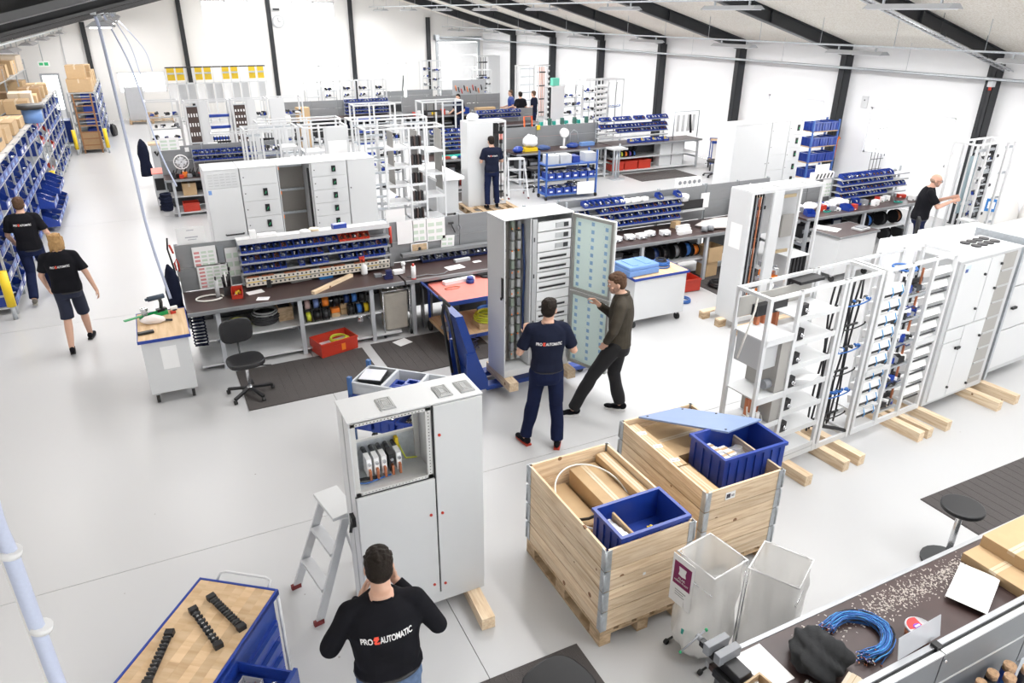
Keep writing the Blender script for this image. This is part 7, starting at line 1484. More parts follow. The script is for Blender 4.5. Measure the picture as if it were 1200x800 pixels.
# frames row 3 (left)
for i, (x, y, W, bays_, lb) in enumerate([(.05, 22.2, .85, [(0, .85, 'mixed', 6)], 'white frame full of small devices at the left end of the far frame row'),
    (1.0, 21.8, 1.15, [(0, .35, 'grid', 2), (.35, .55, 'panel'), (.55, 1.15, 'bins', 6)], 'white frame with brown terminal plates at the left, second in the far frame row'),
    (2.2, 21.8, .95, [(0, .38, 'grid', 3), (.38, .6, 'panel'), (.6, .95, 'mixed', 5)], 'white frame with three brown terminal plates, middle of the far frame row'),
    (3.2, 21.9, .95, [(0, .4, 'panel'), (.4, .95, 'mixed', 5)], 'white frame with a closed panel at the right of the far frame row')]):
    rack(lb, (x, y, 0), R(1), W, .5, .1, 2.1, bays_)
rack('white low frame with black fuse rows in front of the far frame row', (1.45, 20.4, 0), 0, 1.6, .4, .1, 1.42, [(0, .5, 'busbars', 6, black), (.5, 1.1, 'boxes', [(.4, .4, dark), (.9, .12, card)]), (1.1, 1.6, 'busbars', 5, black)])
# yellow back rack near the end wall
yb_ = T('yellow_panel_frame', 'long white frame with yellow panels in front of the end wall', 'frame', (1.1, 34.6, 0))
for i in range(12): x = i*.36; MB().box(x, x+.05, 0, .05, 0, 2.3).part('post', yb_, white)
for z in (2.25, 1.62, .1): MB().box(0, 4.0, .0, .05, z, z+.05).part('rail', yb_, dark if z > 2 else white)
for i in range(11):
    x = i*.36
    if i not in (2, 5, 8): MB().box(x+.055, x+.355, .3, .32, 1.75, 2.24).part('yellow_panel', yb_, M('panel_yellow', (.85, .58, .03), .5)); MB().box(x+.07, x+.34, .1, .2, 2.0, 2.06).part('cross_part', yb_, zinc)
    MB().box(x+.055, x+.355, .3, .32, .8, 1.6).part('white_panel', yb_, light if i % 3 else paper)
# row 3 benches
for i, (x0, x1, y, lb) in enumerate([(4.6, 8.5, 27.2, 'far workbench in front of the grey panels, below the two high windows'), (8.8, 12.9, 26.4, 'far workbench with tool board, in front of the big gate')]):
    bench(lb, x0, x1, y, y+.8, ZT, shelf=.45, panel=(ZT, 1.42 if i == 0 else 1.5))
rails('blue bin rack on the far bench below the high windows', 6.75, 8.45, 27.7, [1.34, 1.2, 1.06, .94], .15, sheetgrey, ztop=1.45)
for z, nm in ((1.345, 'top'), (1.205, 'second'), (1.065, 'third'), (.945, 'lowest')): binrow(6.77, 8.42, 27.67, z, 12, f'small blue bin in the {nm} row, far bench below high windows, @ from the left', 'small blue bins on the far bench')
for i, (x, y, W, k) in enumerate([(5.55, 28.5, .55, 'shelves'), (6.2, 28.5, .5, 'mixed'), (6.9, 28.5, .5, 'mixed'), (7.5, 28.5, .55, 'mixed'), (8.15, 28.5, .5, 'mixed')]): rack(f'small white cabinet frame behind the far bench, {ORD[i]} from the left', (x, y, 0), 0, W, .45, .1, 1.95, [(0, W, k, 7)], group='small frames behind the far bench')
cloth('large white cloth bundle beside the far bench', (4.15, 26.5, .75), (.38, .3, .28), M('cream_cloth', (.72, .68, .60), .8), 6, name='cloth_bundle'); MB().box(-.5, .4, -.4, .5, 0, .74).solo('pallet_box', 'pale box carrying the large white cloth bundle', 'box', light, (4.15, 26.5, 0))
for i in range(4): carton(f'brown carton in the small stack beside the white cloth bundle, {ORD[i]} from below', (4.85, 26.6, .0+.34*i), R(3*i), .4, .35, .338, tp=False)
pgb = T('tool_board', 'grey perforated tool board with hand tools over the far bench', 'tool board', (10.9, 27.25, 1.3)); MB().box(0, 1.35, 0, .03, 0, .75).part('board', pgb, M('board_grey', (.42, .44, .46), .5))
for k in range(10): MB().cyl((.1+.12*k, -.03, .55-.06*(k % 3)), (.14+.12*k, -.03, .35-.05*(k % 3)), .02, 6).part('hand_tool', pgb, [orange, dark, red, black][k % 4])
blue_bin_big('blue open bin under the tool board on the far bench', (10.9, 26.6, ZT+.001), 0, .4, .3, .22); carton('brown carton in front of the tool board on the far bench', (11.6, 26.55, ZT+.001), 0, .8, .25, .2, tp=False)
for i in range(10): MB().box(0, .16, 0, .12, 0, .1+.03*(i % 4)).solo('bench_item', f'small item on the far bench in front of the gate, {ORD[i]} from the left', 'item', [dark, red, paper, black, cablegrey, yellow][i % 6], (8.9+.19*i, 26.7+.1*(i % 3), ZT+.001))
# frames between row 2 and row 3
rack('white two bay frame standing in the middle, above the blue bin rack bench', (6.95, 19.7, 0), R(1), 1.25, .55, .1, 2.05, [(0, .6, 'busbars', 2, dark), (.6, 1.25, 'crossrails', 2)], posts=[0, .62, 1.25])
rack('slim white frame pair left of the two bay frame', (5.35, 21.0, 0), 0, 1.25, .5, .1, 1.9, [(0, .6, 'bins', 5), (.6, 1.25, 'mixed', 4)])
for i, (x, y, W, h_, bs) in enumerate([(12.2, 34.3, .95, 2.25, [(0, .45, 'mixed', 6), (.45, .95, 'mixed', 5)]), (15.2, 34.6, 1.2, 2.4, [(0, .6, 'busbars', 4, dark), (.6, 1.2, 'panel')]), (13.6, 31.2, .8, 2.0, [(0, .8, 'mixed', 6)])]): rack(f'far white open frame near the gate, {ORD[i]} of three', (x, y, 0), 0, W, .5, .1, h_, bs)
rack('tall white open frame before the right wall where people work, left one', (14.9, 29.4, 0), 0, .75, .5, .1, 2.25, [(0, .75, 'crossrails', 7)]); rack('tall white open frame before the right wall where people work, right one', (15.8, 29.4, 0), 0, .8, .5, .1, 2.25, [(0, .45, 'busbars', 5, copper), (.45, .8, 'covers', 9)])
rack('white wired frame row before the right wall, left unit', (12.85, 22.9, 0), R(2), 1.3, .5, .1, 2.0, [(0, .5, 'panel'), (.5, 1.3, 'mixed', 6)]); rack('white wired frame row before the right wall, right unit with black cables', (14.25, 23.1, 0), R(2), 1.8, .5, .1, 2.15, [(0, .6, 'mixed', 6), (.6, 1.1, 'covers', 10), (1.1, 1.8, 'cables', 2, 2, 1)])
MB().box(0, .25, 0, .2, 0, .25).solo('mint_box', 'mint green box on top of the wired frames before the right wall', 'box', M('mint_box_plastic', (.15, .6, .45), .5), (12.95, 23.0, 2.11)); MB().box(0, .3, 0, .3, .0, 1.0).solo('blue_bag', 'dark blue upright bag in front of the wired frames', 'bag', blue_dk, (12.95, 22.3, .0))
MB().box(0, 3.0, 0, .8, 0, .04).box(.1, .15, .1, .7, -.86, 0, 1).box(2.85, 2.9, .1, .7, -.86, 0, 1).solo('red_topped_table', 'long table with red tops behind the middle workbench', 'table', [pink, white], (9.4, 20.4, .86))
# row 2 middle and right benches
bench('middle workbench with a blue bin rack, left of the man on the pallet', 6.3, 8.75, 17.9, 18.9, ZT, legs=[.1, 1.9], shelf=.4, panel=(ZT, 1.5)); rails('tall blue bin rack left of the man on the pallet', 6.8, 8.65, 18.7, [1.42, 1.31, 1.20, 1.09, .98], .15, sheetgrey, ztop=1.5)
for k, (z, sk) in enumerate(((1.425, ()), (1.315, (0, 1, 2)), (1.205, (0, 1, 2)), (1.095, (0, 1, 2)), (.985, (0, 1, 2, 3)))): binrow(6.82, 8.62, 18.67, z, 14, f'small blue bin in {ORD[k]} row, rack left of man on pallet, @ place', 'small blue bins left of the man on the pallet', skip=sk)
MB().box(0, .75, 0, .25, 0, .04).solo('green_board', 'green board with parts on the bench left of the man on the pallet', 'board', teal, (6.9, 18.2, ZT+.001))
for i in range(8): MB().box(0, .14, 0, .1, 0, .05).solo('bench_part', f'small part on the bench left of the man on the pallet, {ORD[i]} from the left', 'part', [paper, red, paper, blue, cablegrey, paper, yellow, paper][i], (6.8+.2*i, 18.0+.09*(i % 2), ZT+.001+.0), R(20*i % 50))
spool('orange cable spool under the bench left of the man on the pallet', (7.9, 18.2, .403), .16, .12, orange); spool('black cable spool beside the orange one under the bench', (8.1, 18.2, .403), .18, .12, black); red_crate('red crate under the bench left of the man on the pallet', (7.45, 18.0, .087), 0, .4, .3, .28); MB().box(0, .5, 0, .3, 0, .2).solo('blue_box', 'blue box on the shelf under the bench left of the man on the pallet', 'box', blue, (8.0, 18.0, .087))
mat('grey mat in front of the bench left of the man on the pallet', 6.6, 8.3, 16.9, 17.8)
wt2 = T('drawing_table', 'white cabinet table with a long white board top in the middle aisle', 'table', (5.75, 15.35, 0)); MB().box(0, .5, .1, 1.6, .12, .9).part('table_body', wt2, light); MB().box(-.08, .62, 0, 1.9, .9, .97).part('white_top', wt2, paper, bev=.004)
for x in (.08, .42): MB().cyl((x-.02, .16, .05), (x+.02, .16, .05), .05, 12).part('castor', wt2, rubber)
fm_ = rack('tall white cabinet on a pallet in front of the man, with black cable bay', (6.62, 15.72, .145), R(-2), .98, .45, 0, 1.95, [(0, .62, 'panel'), (.62, .98, 'busbars', 4, black), (.62, .98, 'backplate', dark)], posts=[0, .62, .98]); MB().box(-.006, 0, 0, .45, 0, 1.95).part('side_panel', fm_, white); MB().box(0, .98, 0, .45, 1.951, 1.96).part('roof_plate', fm_, white)
pl2 = T('euro_pallet', 'wooden pallet under the man and the tall white cabinet in the middle', 'pallet', (6.5, 15.2, 0), R(-2)); pallet_parts(pl2, 1.0, 1.2)
cloth('crumpled white papers on top of the cabinet in front of the man', (6.85, 15.95, 2.107), (.15, .1, .09), paper, 13, name='papers', cat='paper')
bench('middle workbench with a white fan lamp and clutter, behind the blue bin trolley', 9.0, 12.15, 17.9, 18.75, ZT, legs=[.1, 2.9], shelf=.4, panel=(ZT, 1.45)); bench('workbench with cable reels beneath and bin rails on top, right of the middle', 12.2, 15.55, 18.0, 18.8, ZT, legs=[.08, 3.2], shelf=.45, low=True)
MB().box(0, .9, .0, .3, .1, .8).box(.44, .46, -.005, 0, .12, .78, 1).solo('white_cupboard', 'white cupboard under the right end of the cable reel bench', 'cupboard', [white, dark], (14.1, 18.2, -.01))
rails('long bin rails over the cable reel bench', 12.05, 14.6, 18.55, [1.48, 1.27, 1.13, 1.0], .18, white, ztop=1.55)
for z, nm, n, sk in ((1.485, 'top', 20, (3, 9, 13)), (1.275, 'second', 20, ()), (1.135, 'third', 20, (0, 1, 2, 3, 4))): binrow(12.1, 14.55, 18.52, z, n, f'small blue bin in the {nm} rail over the cable reel bench, @ from the left', 'small blue bins over the cable reel bench', skip=sk)
for i in range(7): prism_bin_mesh(.18, .2, .1, 1 if i % 2 else 2).solo('blue_parts_bin', f'blue parts bin on the top of the cable reel bench, {ORD[i]} from the left', 'bin', [blue, [yellow, steel][i % 2], zinc, paper], (12.95+.21*i, 18.2, ZT+.001), R(-8+5*(i % 3)))
for i in range(12): spool(f'cable reel in the rack of the cable reel bench, {["upper","lower"][i//6]} row, {ORD[i % 6]} from the left', (12.42+.15*(i % 6), 18.3, .62 if i < 6 else .452), .085 if i >= 6 else .11, .09, [black, black, yellow, black, black, black, paper, wblue, ygreen, orange, M('violet_wire', (.2, .1, .5), .5), wblue][i], group='cable reels of the cable reel bench')
for i in range(3): red_crate(f'red crate on the bottom shelf of the cable reel bench, {ORD[i]} from the left', (12.3+.5*i, 18.15, .087), 0, .44, .36, .26)
gf = T('hanging_rack', 'grey metal hanging rack at the right end of the cable reel bench', 'frame', (14.7, 18.4, ZT)); MB().tube([(0, 0, 0), (0, 0, .8), (.95, 0, .8), (.95, 0, 0)], .018).part('frame_tube', gf, zinc); MB().tube([(.6, 0, .7), (.62, -.03, .4), (.66, -.03, .15)], .04).part('hanging_cable', gf, black)
for i in range(4): MB().box(0, .1, -.01, 0, 0, .5).part('hanging_strip', gf, light, (.1+.2*i, 0, .2))
# clutter on the middle bench
cloth('big white plastic bag on the middle bench behind the blue bin trolley', (9.6, 18.3, ZT+.12), (.22, .16, .17), paper, 14, name='plastic_bag', cat='bag'); MB().box(-.2, .2, -.12, .12, 0, .1).solo('yellow_box', 'flat yellow and blue box under the big white plastic bag', 'box', yellow, (9.6, 18.3, ZT+.001)); cloth('blue cloth heap at the left of the middle bench', (9.15, 18.15, ZT+.001), (.14, .14, .1), blue, 15); cloth('blue and dark cloth heap right of the yellow box', (10.05, 18.3, ZT+.001), (.22, .16, .07), M('grey_blue_cloth', (.06, .10, .25), .8), 16)
wf = T('white_fan', 'white upright desk fan on the middle bench', 'fan', (10.75, 18.35, ZT)); MB().cyl((0, 0, 0), (0, 0, .03), .12, 16).cyl((0, 0, .03), (0, 0, .3), .03, 10).part('fan_stand', wf, paper); MB().cyl((0, -.05, .42), (0, .05, .42), .13, 20).part('fan_head', wf, paper)
cloth('dark blue cloth beside the white fan on the middle bench', (11.0, 18.25, ZT+.001), (.2, .1, .08), blue_dk, 17); MB().box(0, .45, 0, .16, 0, .1).solo('blue_device', 'blue device right of the white fan on the middle bench', 'device', blue_lt, (11.35, 18.35, ZT+.001)); MB().tube([(0, 0, 0), (0, 0, .35), (.1, -.03, .45), (.2, -.05, .38), (.24, -.06, .1)], .012).solo('desk_lamp', 'thin desk lamp arm on the middle bench', 'lamp', zinc, (11.1, 18.6, ZT+.001))
MB().box(0, .1, -.03, 0, 0, .13).solo('warning_sign', 'small yellow warning label on the middle bench panel', 'sign', yellow, (10.05, 18.74, 1.35)); 
ge = T('grey_ledge', 'long white ledge with small green boxes behind the middle bench', 'ledge', (10.2, 18.95, 1.42)); MB().box(0, 1.9, 0, .15, -.03, 0).box(0, .04, .0, .15, -1.42, -.03).box(1.86, 1.9, .0, .15, -1.42, -.03).part('ledge_board', ge, white)
for i in range(12): MB().box(0, .09, 0, .08, 0, .1+.04*(i % 3)).solo('small_carton', f'small green and white carton on the ledge behind the middle bench, {ORD[i]} from the left', 'box', [teal, paper, M('dark_green', (.05, .15, .12), .5)][i % 3], (10.3+.14*i, 18.97, 1.421), group='small cartons on the ledge')
# blue trolley with bins
bt_ = T('bin_trolley', 'blue framed trolley with rows of blue bins in the middle aisle', 'trolley', (8.88, 16.0, 0), R(-3)); 
for x in (0, 1.45): 
    for y in (0, .45): MB().box(x, x+.04, y, y+.04, .1, 1.2).part('post', bt_, M('trolley_blue', (.05, .13, .42), .4)); MB().cyl((x, y+.02, .05), (x+.04, y+.02, .05), .05, 12).part('wheel', bt_, rubber)
for z in (.12, .5, .87): MB().box(0, 1.49, 0, .49, z, z+.03).part('shelf', bt_, M('trolley_blue', (0, 0, 0)))
MB().box(.9, 1.4, -.02, -.005, .1, .42).part('paper_sheet', bt_, paper)
for r_i, z in enumerate((.151, .531)):
    for i in range(6):
        if r_i == 0 and i > 3: continue
        o = T('blue_parts_bin', f'blue bin of hardware, blue trolley, {["lower","middle"][r_i]} shelf, {ORD[i]} from the left', 'bin', (8.96+.23*i, 16.02-.012*i, z), R(-3), 'blue bins on the bin trolley'); MB().tray(0, .19, 0, .4, 0, .15, .008).part('bin_body', o, blue); filler(24, .02, .17, .02, .36, .1, .05, 3, i).part('hardware', o, [paper, cablegrey, dark], kind='stuff'); MB().box(.05, .13, -.004, -.0005, .04, .08).part('label', o, paper)
for i in range(4): carton(['grey plastic box at the left on top of the blue bin trolley', 'grey plastic box with black lid on top of the blue bin trolley', 'small blue box on top of the blue bin trolley', 'grey plastic box at the right on top of the blue bin trolley'][i], (8.95+.37*i, 16.05, .902), R(-3), .32 if i != 2 else .2, .32, .22 if i != 2 else .16, m=[greyp, greyp, blue, greyp][i], tp=False)
swivel_chair('black swivel stool with dark seat behind the blue bin trolley', (9.2, 17.2, 0), R(20), zs=.6, back=False); swivel_chair('dark chair with a rounded back behind the blue bin trolley', (10.5, 17.3, 0), R(170), m=navy, zs=.5)
step_ladder('white step ladder left of the blue bin trolley', (8.45, 16.85, 0), R(-15), .95, .5, 4)
for i, X in enumerate((12.0, 12.05)): pass
ps = T('press_stand', 'grey metal press stand at the left end of the cable reel bench', 'stand', (12.0, 17.45, 0)); MB().box(-.15, .25, -.1, .25, 0, .04).cyl((0, 0, .04), (0, 0, .9), .03).cyl((.15, .1, .04), (.15, .1, 1.0), .025).part('stand_frame', ps, zinc); MB().box(-.2, .3, -.1, .3, .85, .9).part('stand_table', ps, light)
# big cabinet right + blue rack + others
bgc = drawers_cabinet('wide white cabinet block with drawers at the back right, beside the blue bin rack', (12.62, 13.45, 0), 2.25, .6, 2.0, [(0, 1.15, 'doors', [(.05, 1.97)]), (1.16, 1.75, 'drawers', 5, 0), (1.76, 2.25, 'drawers', 6, 2)], rz=R(1)); MB().box(-.006, -.0005, .08, .5, 1.25, 1.75).part('paper_sheet', bgc, paper)
br_ = T('blue_bin_rack', 'blue rack with four levels of blue bins beside the wide white cabinet', 'rack', (15.25, 13.5, 0)); 
for x in (0, .9):
    for y in (0, .4): MB().box(x, x+.04, y, y+.04, 0, 1.95).part('post', br_, M('trolley_blue', (0, 0, 0)))
for z in (.5, .9, 1.3, 1.68): MB().box(0, .94, 0, .44, z-.02, z).part('shelf', br_, beech)
for k, z in enumerate((.5, .9, 1.3, 1.68)):
    for i in range(3): blue_bin_big(f'blue bin on the blue bin rack, {ORD[i]} from the left, level {ORD[k]} from below', (15.3+.3*i, 13.52, z+.001), 0, .26, .36, .22, group='bins on the blue bin rack', ribs=2, name='rack_bin')
MB().tube([(0, 0, 0), (.0, 0, .4), (.05, 0, .55), (.1, 0, .5)], .02).solo('orange_hose', 'orange cable hanging at the right of the blue bin rack', 'cable', orange, (16.21, 13.52, .95))
wr = T('wire_grid_rack', 'black wire grid rack leaning near the second wall column', 'rack', (16.2, 12.4, 0)); 
for i in range(5): MB().cyl((.12*i, 0, 0), (.12*i, 0, 1.9), .008, 5).part('wire', wr, dark)
for i in range(8): MB().cyl((0, 0, .1+.25*i), (.48, 0, .1+.25*i), .008, 5).part('wire', wr, dark)
cf = T('tool_trolley', 'blue edged trolley with a wooden deck and a cable drum near the right wall', 'trolley', (15.35, 17.3, 0), R(-35)); 
for z in (.25, .85): MB().box(0, 1.1, 0, .6, z, z+.04).part('deck', cf, beech); MB().box(-.02, 1.12, -.02, 0, z-.02, z+.06).box(-.02, 1.12, .6, .62, z-.02, z+.06).part('deck_edge', cf, blue_dk)
for x in (0, 1.06):
    for y in (0, .56): MB().box(x, x+.03, y, y+.03, .14, .9).part('post', cf, blue_dk); MB().cyl((x, y+.015, .1), (x+.03, y+.015, .1), .1, 14).part('wheel', cf, rubber)
MB().box(.05, 1.0, .28, .3, .3, .84).box(.3, .34, .27, .279, .5, .58, 1).part('white_panel', cf, [paper, red]); spool('black cable drum on the blue edged trolley near the right wall', (15.95, 17.15, .891), .18, .12, black); MB().tube([(0, 0, 0), (.05, 0, .2), (.2, 0, .25), (.3, 0, .1)], .02).solo('black_hose', 'bent black hose piece beside the black cable drum', 'hose', black, (16.2, 16.95, .891))
swivel_chair('dark office chair in front of the trolley at the right wall', (14.9, 16.6, 0), R(200))
# pallet truck orange + misc far
oj = T('hand_truck', 'orange hand truck leaning beside the far bench at the right', 'hand truck', (11.6, 22.4, 0), R(15)); MB().tube([(0, 0, .1), (0, .1, 1.2), (.35, .1, 1.2), (.35, 0, .1)], .03).box(0, .35, -.25, 0, .05, .08).part('truck_frame', oj, M('signal_orange', (.85, .13, .02), .4)); MB().cyl((-.05, .05, .12), (.0, .05, .12), .12, 12).cyl((.35, .05, .12), (.4, .05, .12), .12, 12).part('wheel', oj, rubber)
bench('far workbench with bins behind the red topped tables', 10.3, 12.7, 23.2, 24.0, ZT, shelf=.45, panel=(ZT, 1.3)); rails('bin rack on the bench behind the red topped tables', 10.4, 12.1, 23.75, [1.2, 1.05], .15, sheetgrey, ztop=1.3)
for z, nm in ((1.205, 'upper'), (1.055, 'lower')): binrow(10.42, 12.08, 23.72, z, 12, f'small blue bin in the {nm} row behind the red topped tables, @ from the left', 'small blue bins behind the red topped tables')
# things farther back that fill the field
for i, (x, y, c_) in enumerate([(9.2, 31.0, 'grey'), (10.6, 31.2, 'pale'), (12.0, 30.6, 'white')]): bench(f'distant {c_} workbench near the end wall, {ORD[i]} from the left', x, x+1.2, y, y+.7, ZT, shelf=.45, panel=(ZT, 1.3), topm=[sheetgrey, light, white][i])
lpn = T('upright_sheet', 'tall narrow white sheet leaning upright near the end wall', 'panel', (10.3, 32.6, 0)); MB().cb((0, 0, .95), (.5, .03, 1.9), ry=.12).cb((.29, 0, .95), (.05, .05, 1.9), ry=.12, m=1).part('panel_sheet', lpn, [paper, dark])
wm = T('wrapped_machine', 'tall grey wrapped machine on a pallet at the end wall by the walkway', 'machine', (-.55, 35.6, .14), R(3)); MB().box(0, .7, 0, .7, 0, 1.35).part('machine_body', wm, M('grey_wrap', (.50, .51, .53), .4, n=.08), bev=.02); MB().box(.72, 1.1, 0, .6, 0, .25).part('machine_foot', wm, pallet_w); pl3 = T('euro_pallet', 'wooden pallet under the tall grey wrapped machine', 'pallet', (-.6, 35.4, 0)); pallet_parts(pl3, 1.2, 1.8)

# ================================================================== shelving on the left
zs_ = zinc
def shelving(label, x, y0, y1, depth, h, levels, nb, boxes=True):
    t = T('shelving', label, 'shelving', (x, y0, 0)); L = y1-y0
    for i in range(nb+1):
        y = i*L/nb
        for xx in (0, -depth+.04): MB().box(xx-.0, xx+.035, y-.02, y+.02, 0, h).part('upright', t, zs_)
        for z in (.3, h*.5, h-.15): MB().box(-depth+.04, 0, y-.01, y+.01, z, z+.03).part('cross_brace', t, zs_)
    for z in levels: 
        for i in range(nb): MB().box(-depth+.04, .03, i*L/nb+.02, (i+1)*L/nb-.02, z-.03, z).part('shelf_board', t, sheetgrey)
    return t
def bpx(y): return y
LV = [.12, .52, .92, 1.32, 1.72]
shelving('low metal shelving full of blue bins along the left, beside the walking man', -2.38, 12.9, 20.9, .62, 2.05, LV+[2.03], 8)
BB = {}
def bulk_bin(cat_, label, loc, W, D, H, group, m=None, seed=0):      # opens toward +x
    key = (W, D, H, (m or blue).name, seed % 4)
    if key not in BB:
        mb = MB(); t = .008; mb.box(-D, 0, 0, W, 0, t).box(-D, -D+t, 0, W, t, H)
        for y in (0, W-t): mb.prism([(-D, t), (0, t), (0, H*.45), (-D*.35, H), (-D, H)], y, y+t, ax='y')
        mb.box(-t, 0, t, W-t, t, H*.5).box(0, .004, W*.3, W*.7, H*.12, H*.34, 1)
        mb.box(-D+t, -t, t, W-t, t, H*.3, 2); filler(8, -D*.8, -.03, .02, W-.02, H*.3, .07, 2, seed, mb); mb.mi = mb.mi[:-48]+[m_+2 for m_ in mb.mi[-48:]]
        BB[key] = mb.mesh('bulk_bin', [m or blue, paper if seed % 4 == 1 else blue_lt, [dark, M('blue_fill', (.02, .06, .2), .6), cablegrey, black][seed % 4], steel])
    o = bpy.data.objects.new('stock_bin', BB[key]); COL.objects.link(o); o.location = loc; o['label'] = label; o['category'] = 'bin'; o['group'] = group; return o
rr = random.Random(5)
for bi in range(8):
    for li, z in enumerate(LV):
        if li == 0 and bi < 5 and False: continue
        for k in range(2):
            y = 12.93+bi*1.0+.03+k*.475; pro = .30 if li < 2 and bi >= 5 else .02
            if rr.random() < .06: continue
            bulk_bin('bin', f'blue stock bin, near left shelving, bay {ORD[bi]}, level {ORD[li]} from below, {["nearer","farther"][k]} one', (-2.36+pro, y, z+.001), .44, .42+pro, .26, 'blue stock bins on the near left shelving', seed=bi+li+k)
# cartons on top of the low shelving
for i, (y, h_, n_) in enumerate([(13.2, .3, 1), (14.2, .3, 1), (15.1, .32, 2), (16.0, .34, 2), (17.0, .28, 1), (18.1, .26, 1), (19.2, .2, 1)]):
    for k in range(n_): 
        o = carton(f'brown carton on top of the near left shelving, {ORD[i]} from the near end'+[', lower', ', upper'][k], (-2.95, y, 2.04+k*(h_+.002)), R(2*k), .5, .7, h_, group='cartons on top of the near left shelving'); 
        if i in (3, 2): MB().box(.5008, .502, .2, .45, h_*.4, h_*.6).part('print', o, dark)
shelving('second metal shelving with blue bins and loose goods, left of the walkway', -2.42, 21.2, 28.2, .62, 2.1, LV+[2.08], 7)
for bi in range(7):
    for li, z in enumerate(LV):
        for k in range(2):
            if rr.random() < .25: continue
            bulk_bin('bin', f'stock bin on the second left shelving, bay {ORD[bi]}, level {ORD[li]} from below, {["nearer","farther"][k]} one', (-2.40, 21.26+bi+k*.47, z+.001), .42, .4, .24, 'stock bins on the second left shelving', [blue, blue, greyp, paper, red][(bi*3+li+k) % 5] if bi < 3 else blue, bi+li)
for i, (y, h_) in enumerate([(21.5, .3), (22.4, .4), (23.4, .25), (24.4, .35), (25.4, .3), (26.4, .3)]): carton(f'brown carton on top of the second left shelving, {ORD[i]} from the near end', (-2.98, y, 2.09), R(3), .5, .75, h_, group='cartons on top of the second left shelving', m=[card, M('pale_card', (0, 0, 0)), card, card_dk, card, card][i])
MB().cyl((0, 0, 0), (0, 0, .3), .2, 18).cyl((0, 0, .3), (0, 0, .4), .27, 18, 1).solo('blue_bucket', 'blue bucket with a dark lid on top of the near left shelving', 'bucket', [blue_lt, dark], (-2.3, 20.2, 2.04))
shelving('tall pallet shelving with big cartons at the far left', -3.35, 17.5, 30.5, 1.0, 2.9, [.5, 1.2, 1.9, 2.6], 5)
for li, z in enumerate((1.2, 1.9, 2.6)):
    for i in range(9):
        if rr.random() < .12: continue
        carton(f'carton on the tall far left shelving, level {ORD[li]} from below, {ORD[i]} from the near end', (-4.2, 17.8+1.4*i, z+.001), R(rr.uniform(-4, 4)), .85, .6+.5*rr.random(), .25+.25*rr.random(), group='cartons on the tall far left shelving', m=[card, card, M('pale_card', (0, 0, 0)), card_dk][(i+li) % 4])
for i, (x, y, z) in enumerate([(-2.36, 12.65, 0), (-2.3, 21.05, 0), (-2.62, 21.0, 0)]):
    o = T('corner_guard', ['yellow corner guard at the near end of the left shelving', 'yellow corner guard between the two left shelvings, right one', 'yellow corner guard between the two left shelvings, left one'][i], 'guard', (x, y, z)); MB().cyl((0, 0, 0), (0, 0, .25), .03, 10).part('guard_foot', o, zinc); MB().cyl((0, 0, .22), (0, 0, .78), .065, 14).part('yellow_tube', o, yellow)
# far rack with wooden ladder end
fk = shelving('shelving by the far walkway with a wooden ladder frame at its end', -1.37, 28.6, 34.5, .82, 1.95, [.12, .5, .88, 1.26, 1.64, 1.93], 5)
for bi in range(5):
    for li, z in enumerate((.12, .5, .88, 1.26, 1.64)):
        for k in range(2): bulk_bin('bin', f'blue bag bin on the far walkway shelving, bay {ORD[bi]}, level {ORD[li]} from below, {["nearer","farther"][k]} one', (-1.36+.03, 28.68+bi*1.18+k*.55, z+.001), .5, .45, .26, 'blue bins on the far walkway shelving', blue if (bi+li+k) % 5 else paper, bi+k)
wl = T('wooden_ladder_frame', 'brown wooden ladder frame at the near end of the far walkway shelving', 'ladder frame', (-2.12, 28.52, 0)); 
for x in (.1, .62): MB().box(x, x+.05, -.05, .0, 0, 1.9).part('rail', wl, M('brown_wood', (.28, .14, .06), .6))
for i in range(8): MB().box(.15, .62, -.05, -.01, .25+.21*i, .29+.21*i).part('rung', wl, M('brown_wood', (0, 0, 0)))
MB().box(.1, .7, -.04, -.002, .12, .7).part('brown_board', wl, card_dk)
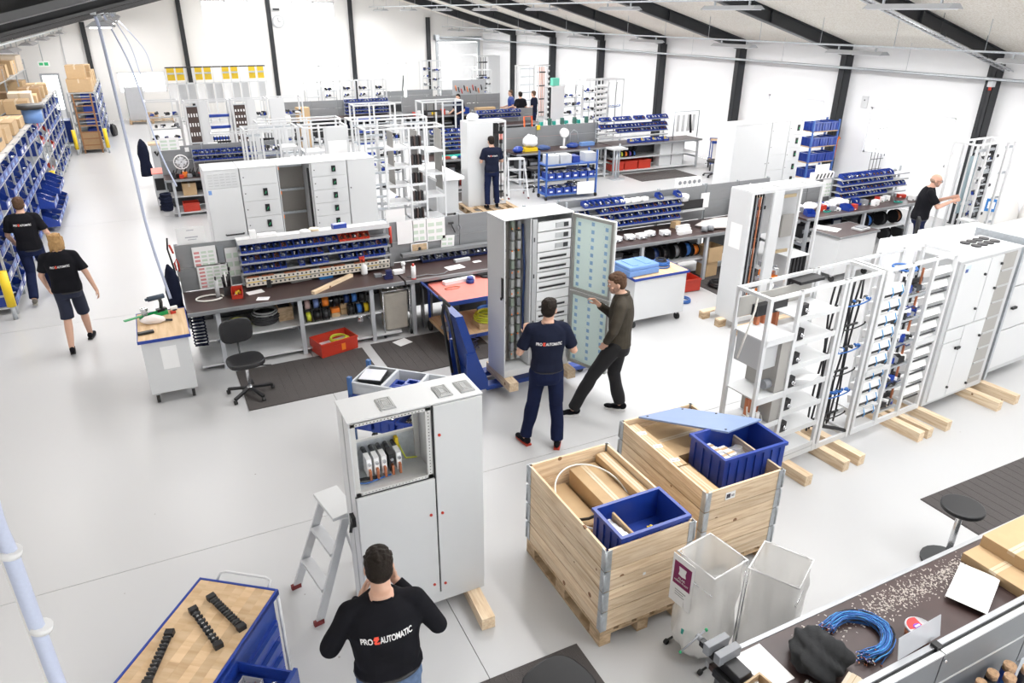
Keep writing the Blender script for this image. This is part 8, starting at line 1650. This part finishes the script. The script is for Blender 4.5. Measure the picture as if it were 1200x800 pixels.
for i, x in enumerate((-2.2, -1.28)): o = T('corner_guard', f'yellow corner guard at the far walkway shelving, {["left","right"][i]} one', 'guard', (x, 28.3, 0)); MB().cyl((0, 0, 0), (0, 0, .2), .03, 10).part('guard_foot', o, zinc); MB().cyl((0, 0, .18), (0, 0, .8), .06, 14).part('yellow_tube', o, yellow)
for i, (x, y, z, w_, d_, h_) in enumerate([(-2.1, 28.7, 1.94, .72, .8, .4), (-2.05, 28.8, 2.342, .55, .7, .42), (-2.0, 29.8, 1.94, .6, .8, .55), (-2.0, 30.9, 1.94, .6, .9, .5), (-2.1, 30.1, 2.492, .7, .7, .2), (-2.0, 32.2, 1.94, .6, .9, .45)]): carton(f'brown carton on top of the far walkway shelving, {ORD[i]} counted back', (x, y, z), 0, w_, d_, h_, group='cartons on the far walkway shelving')
hc_ = T('hose_cart', 'wheeled cart with blue bins left of the far walkway shelving', 'cart', (-2.75, 30.0, 0)); MB().box(0, .45, 0, .9, .12, .16).box(.0, .03, 0, .03, .16, 1.2).box(.42, .45, 0, .03, .16, 1.2).part('cart_frame', hc_, zinc); MB().box(.05, .4, .1, .8, .17, .9).part('blue_box', hc_, blue)
for x in (.05, .4): MB().cyl((x-.02, .1, .06), (x+.02, .1, .06), .06, 10).part('castor', hc_, rubber)
cloth('dark hanging hose bundle at the right side of the far walkway shelving', (-1.15, 32.4, .001), (.12, .3, .25), black, 19, name='hose_bundle', cat='hose')
stored('high under the bald man bench', 11.1, 12.6, 9.7, .402, 5, .38, 2); stored('low under the bald man bench', 11.1, 12.5, 9.7, .002, 4, .33, 3)
stored('high behind the blue bin trolley', 9.15, 11.8, 18.1, .402, 8, .36, 4); stored('low behind the blue bin trolley', 9.2, 11.8, 18.1, .087, 7, .26, 5)
stored('under the bench beside the pallet man', 6.45, 7.3, 18.1, .402, 3, .36, 6); stored('under the far left bench', 1.0, 2.8, 18.4, .452, 6, .34, 7)
stored('under the far window bench', 4.8, 8.3, 27.4, .452, 9, .34, 8); stored('under the far bench before the gate', 9.0, 12.7, 26.6, .452, 9, .34, 9)
stored('behind the red topped cart', 4.45, 5.2, 9.75, .002, 2, .5, 10); stored('low behind the blue case cart', 6.15, 7.15, 9.75, .002, 3, .3, 12); stored('high behind the blue case cart', 6.1, 7.3, 9.75, .402, 4, .35, 13)
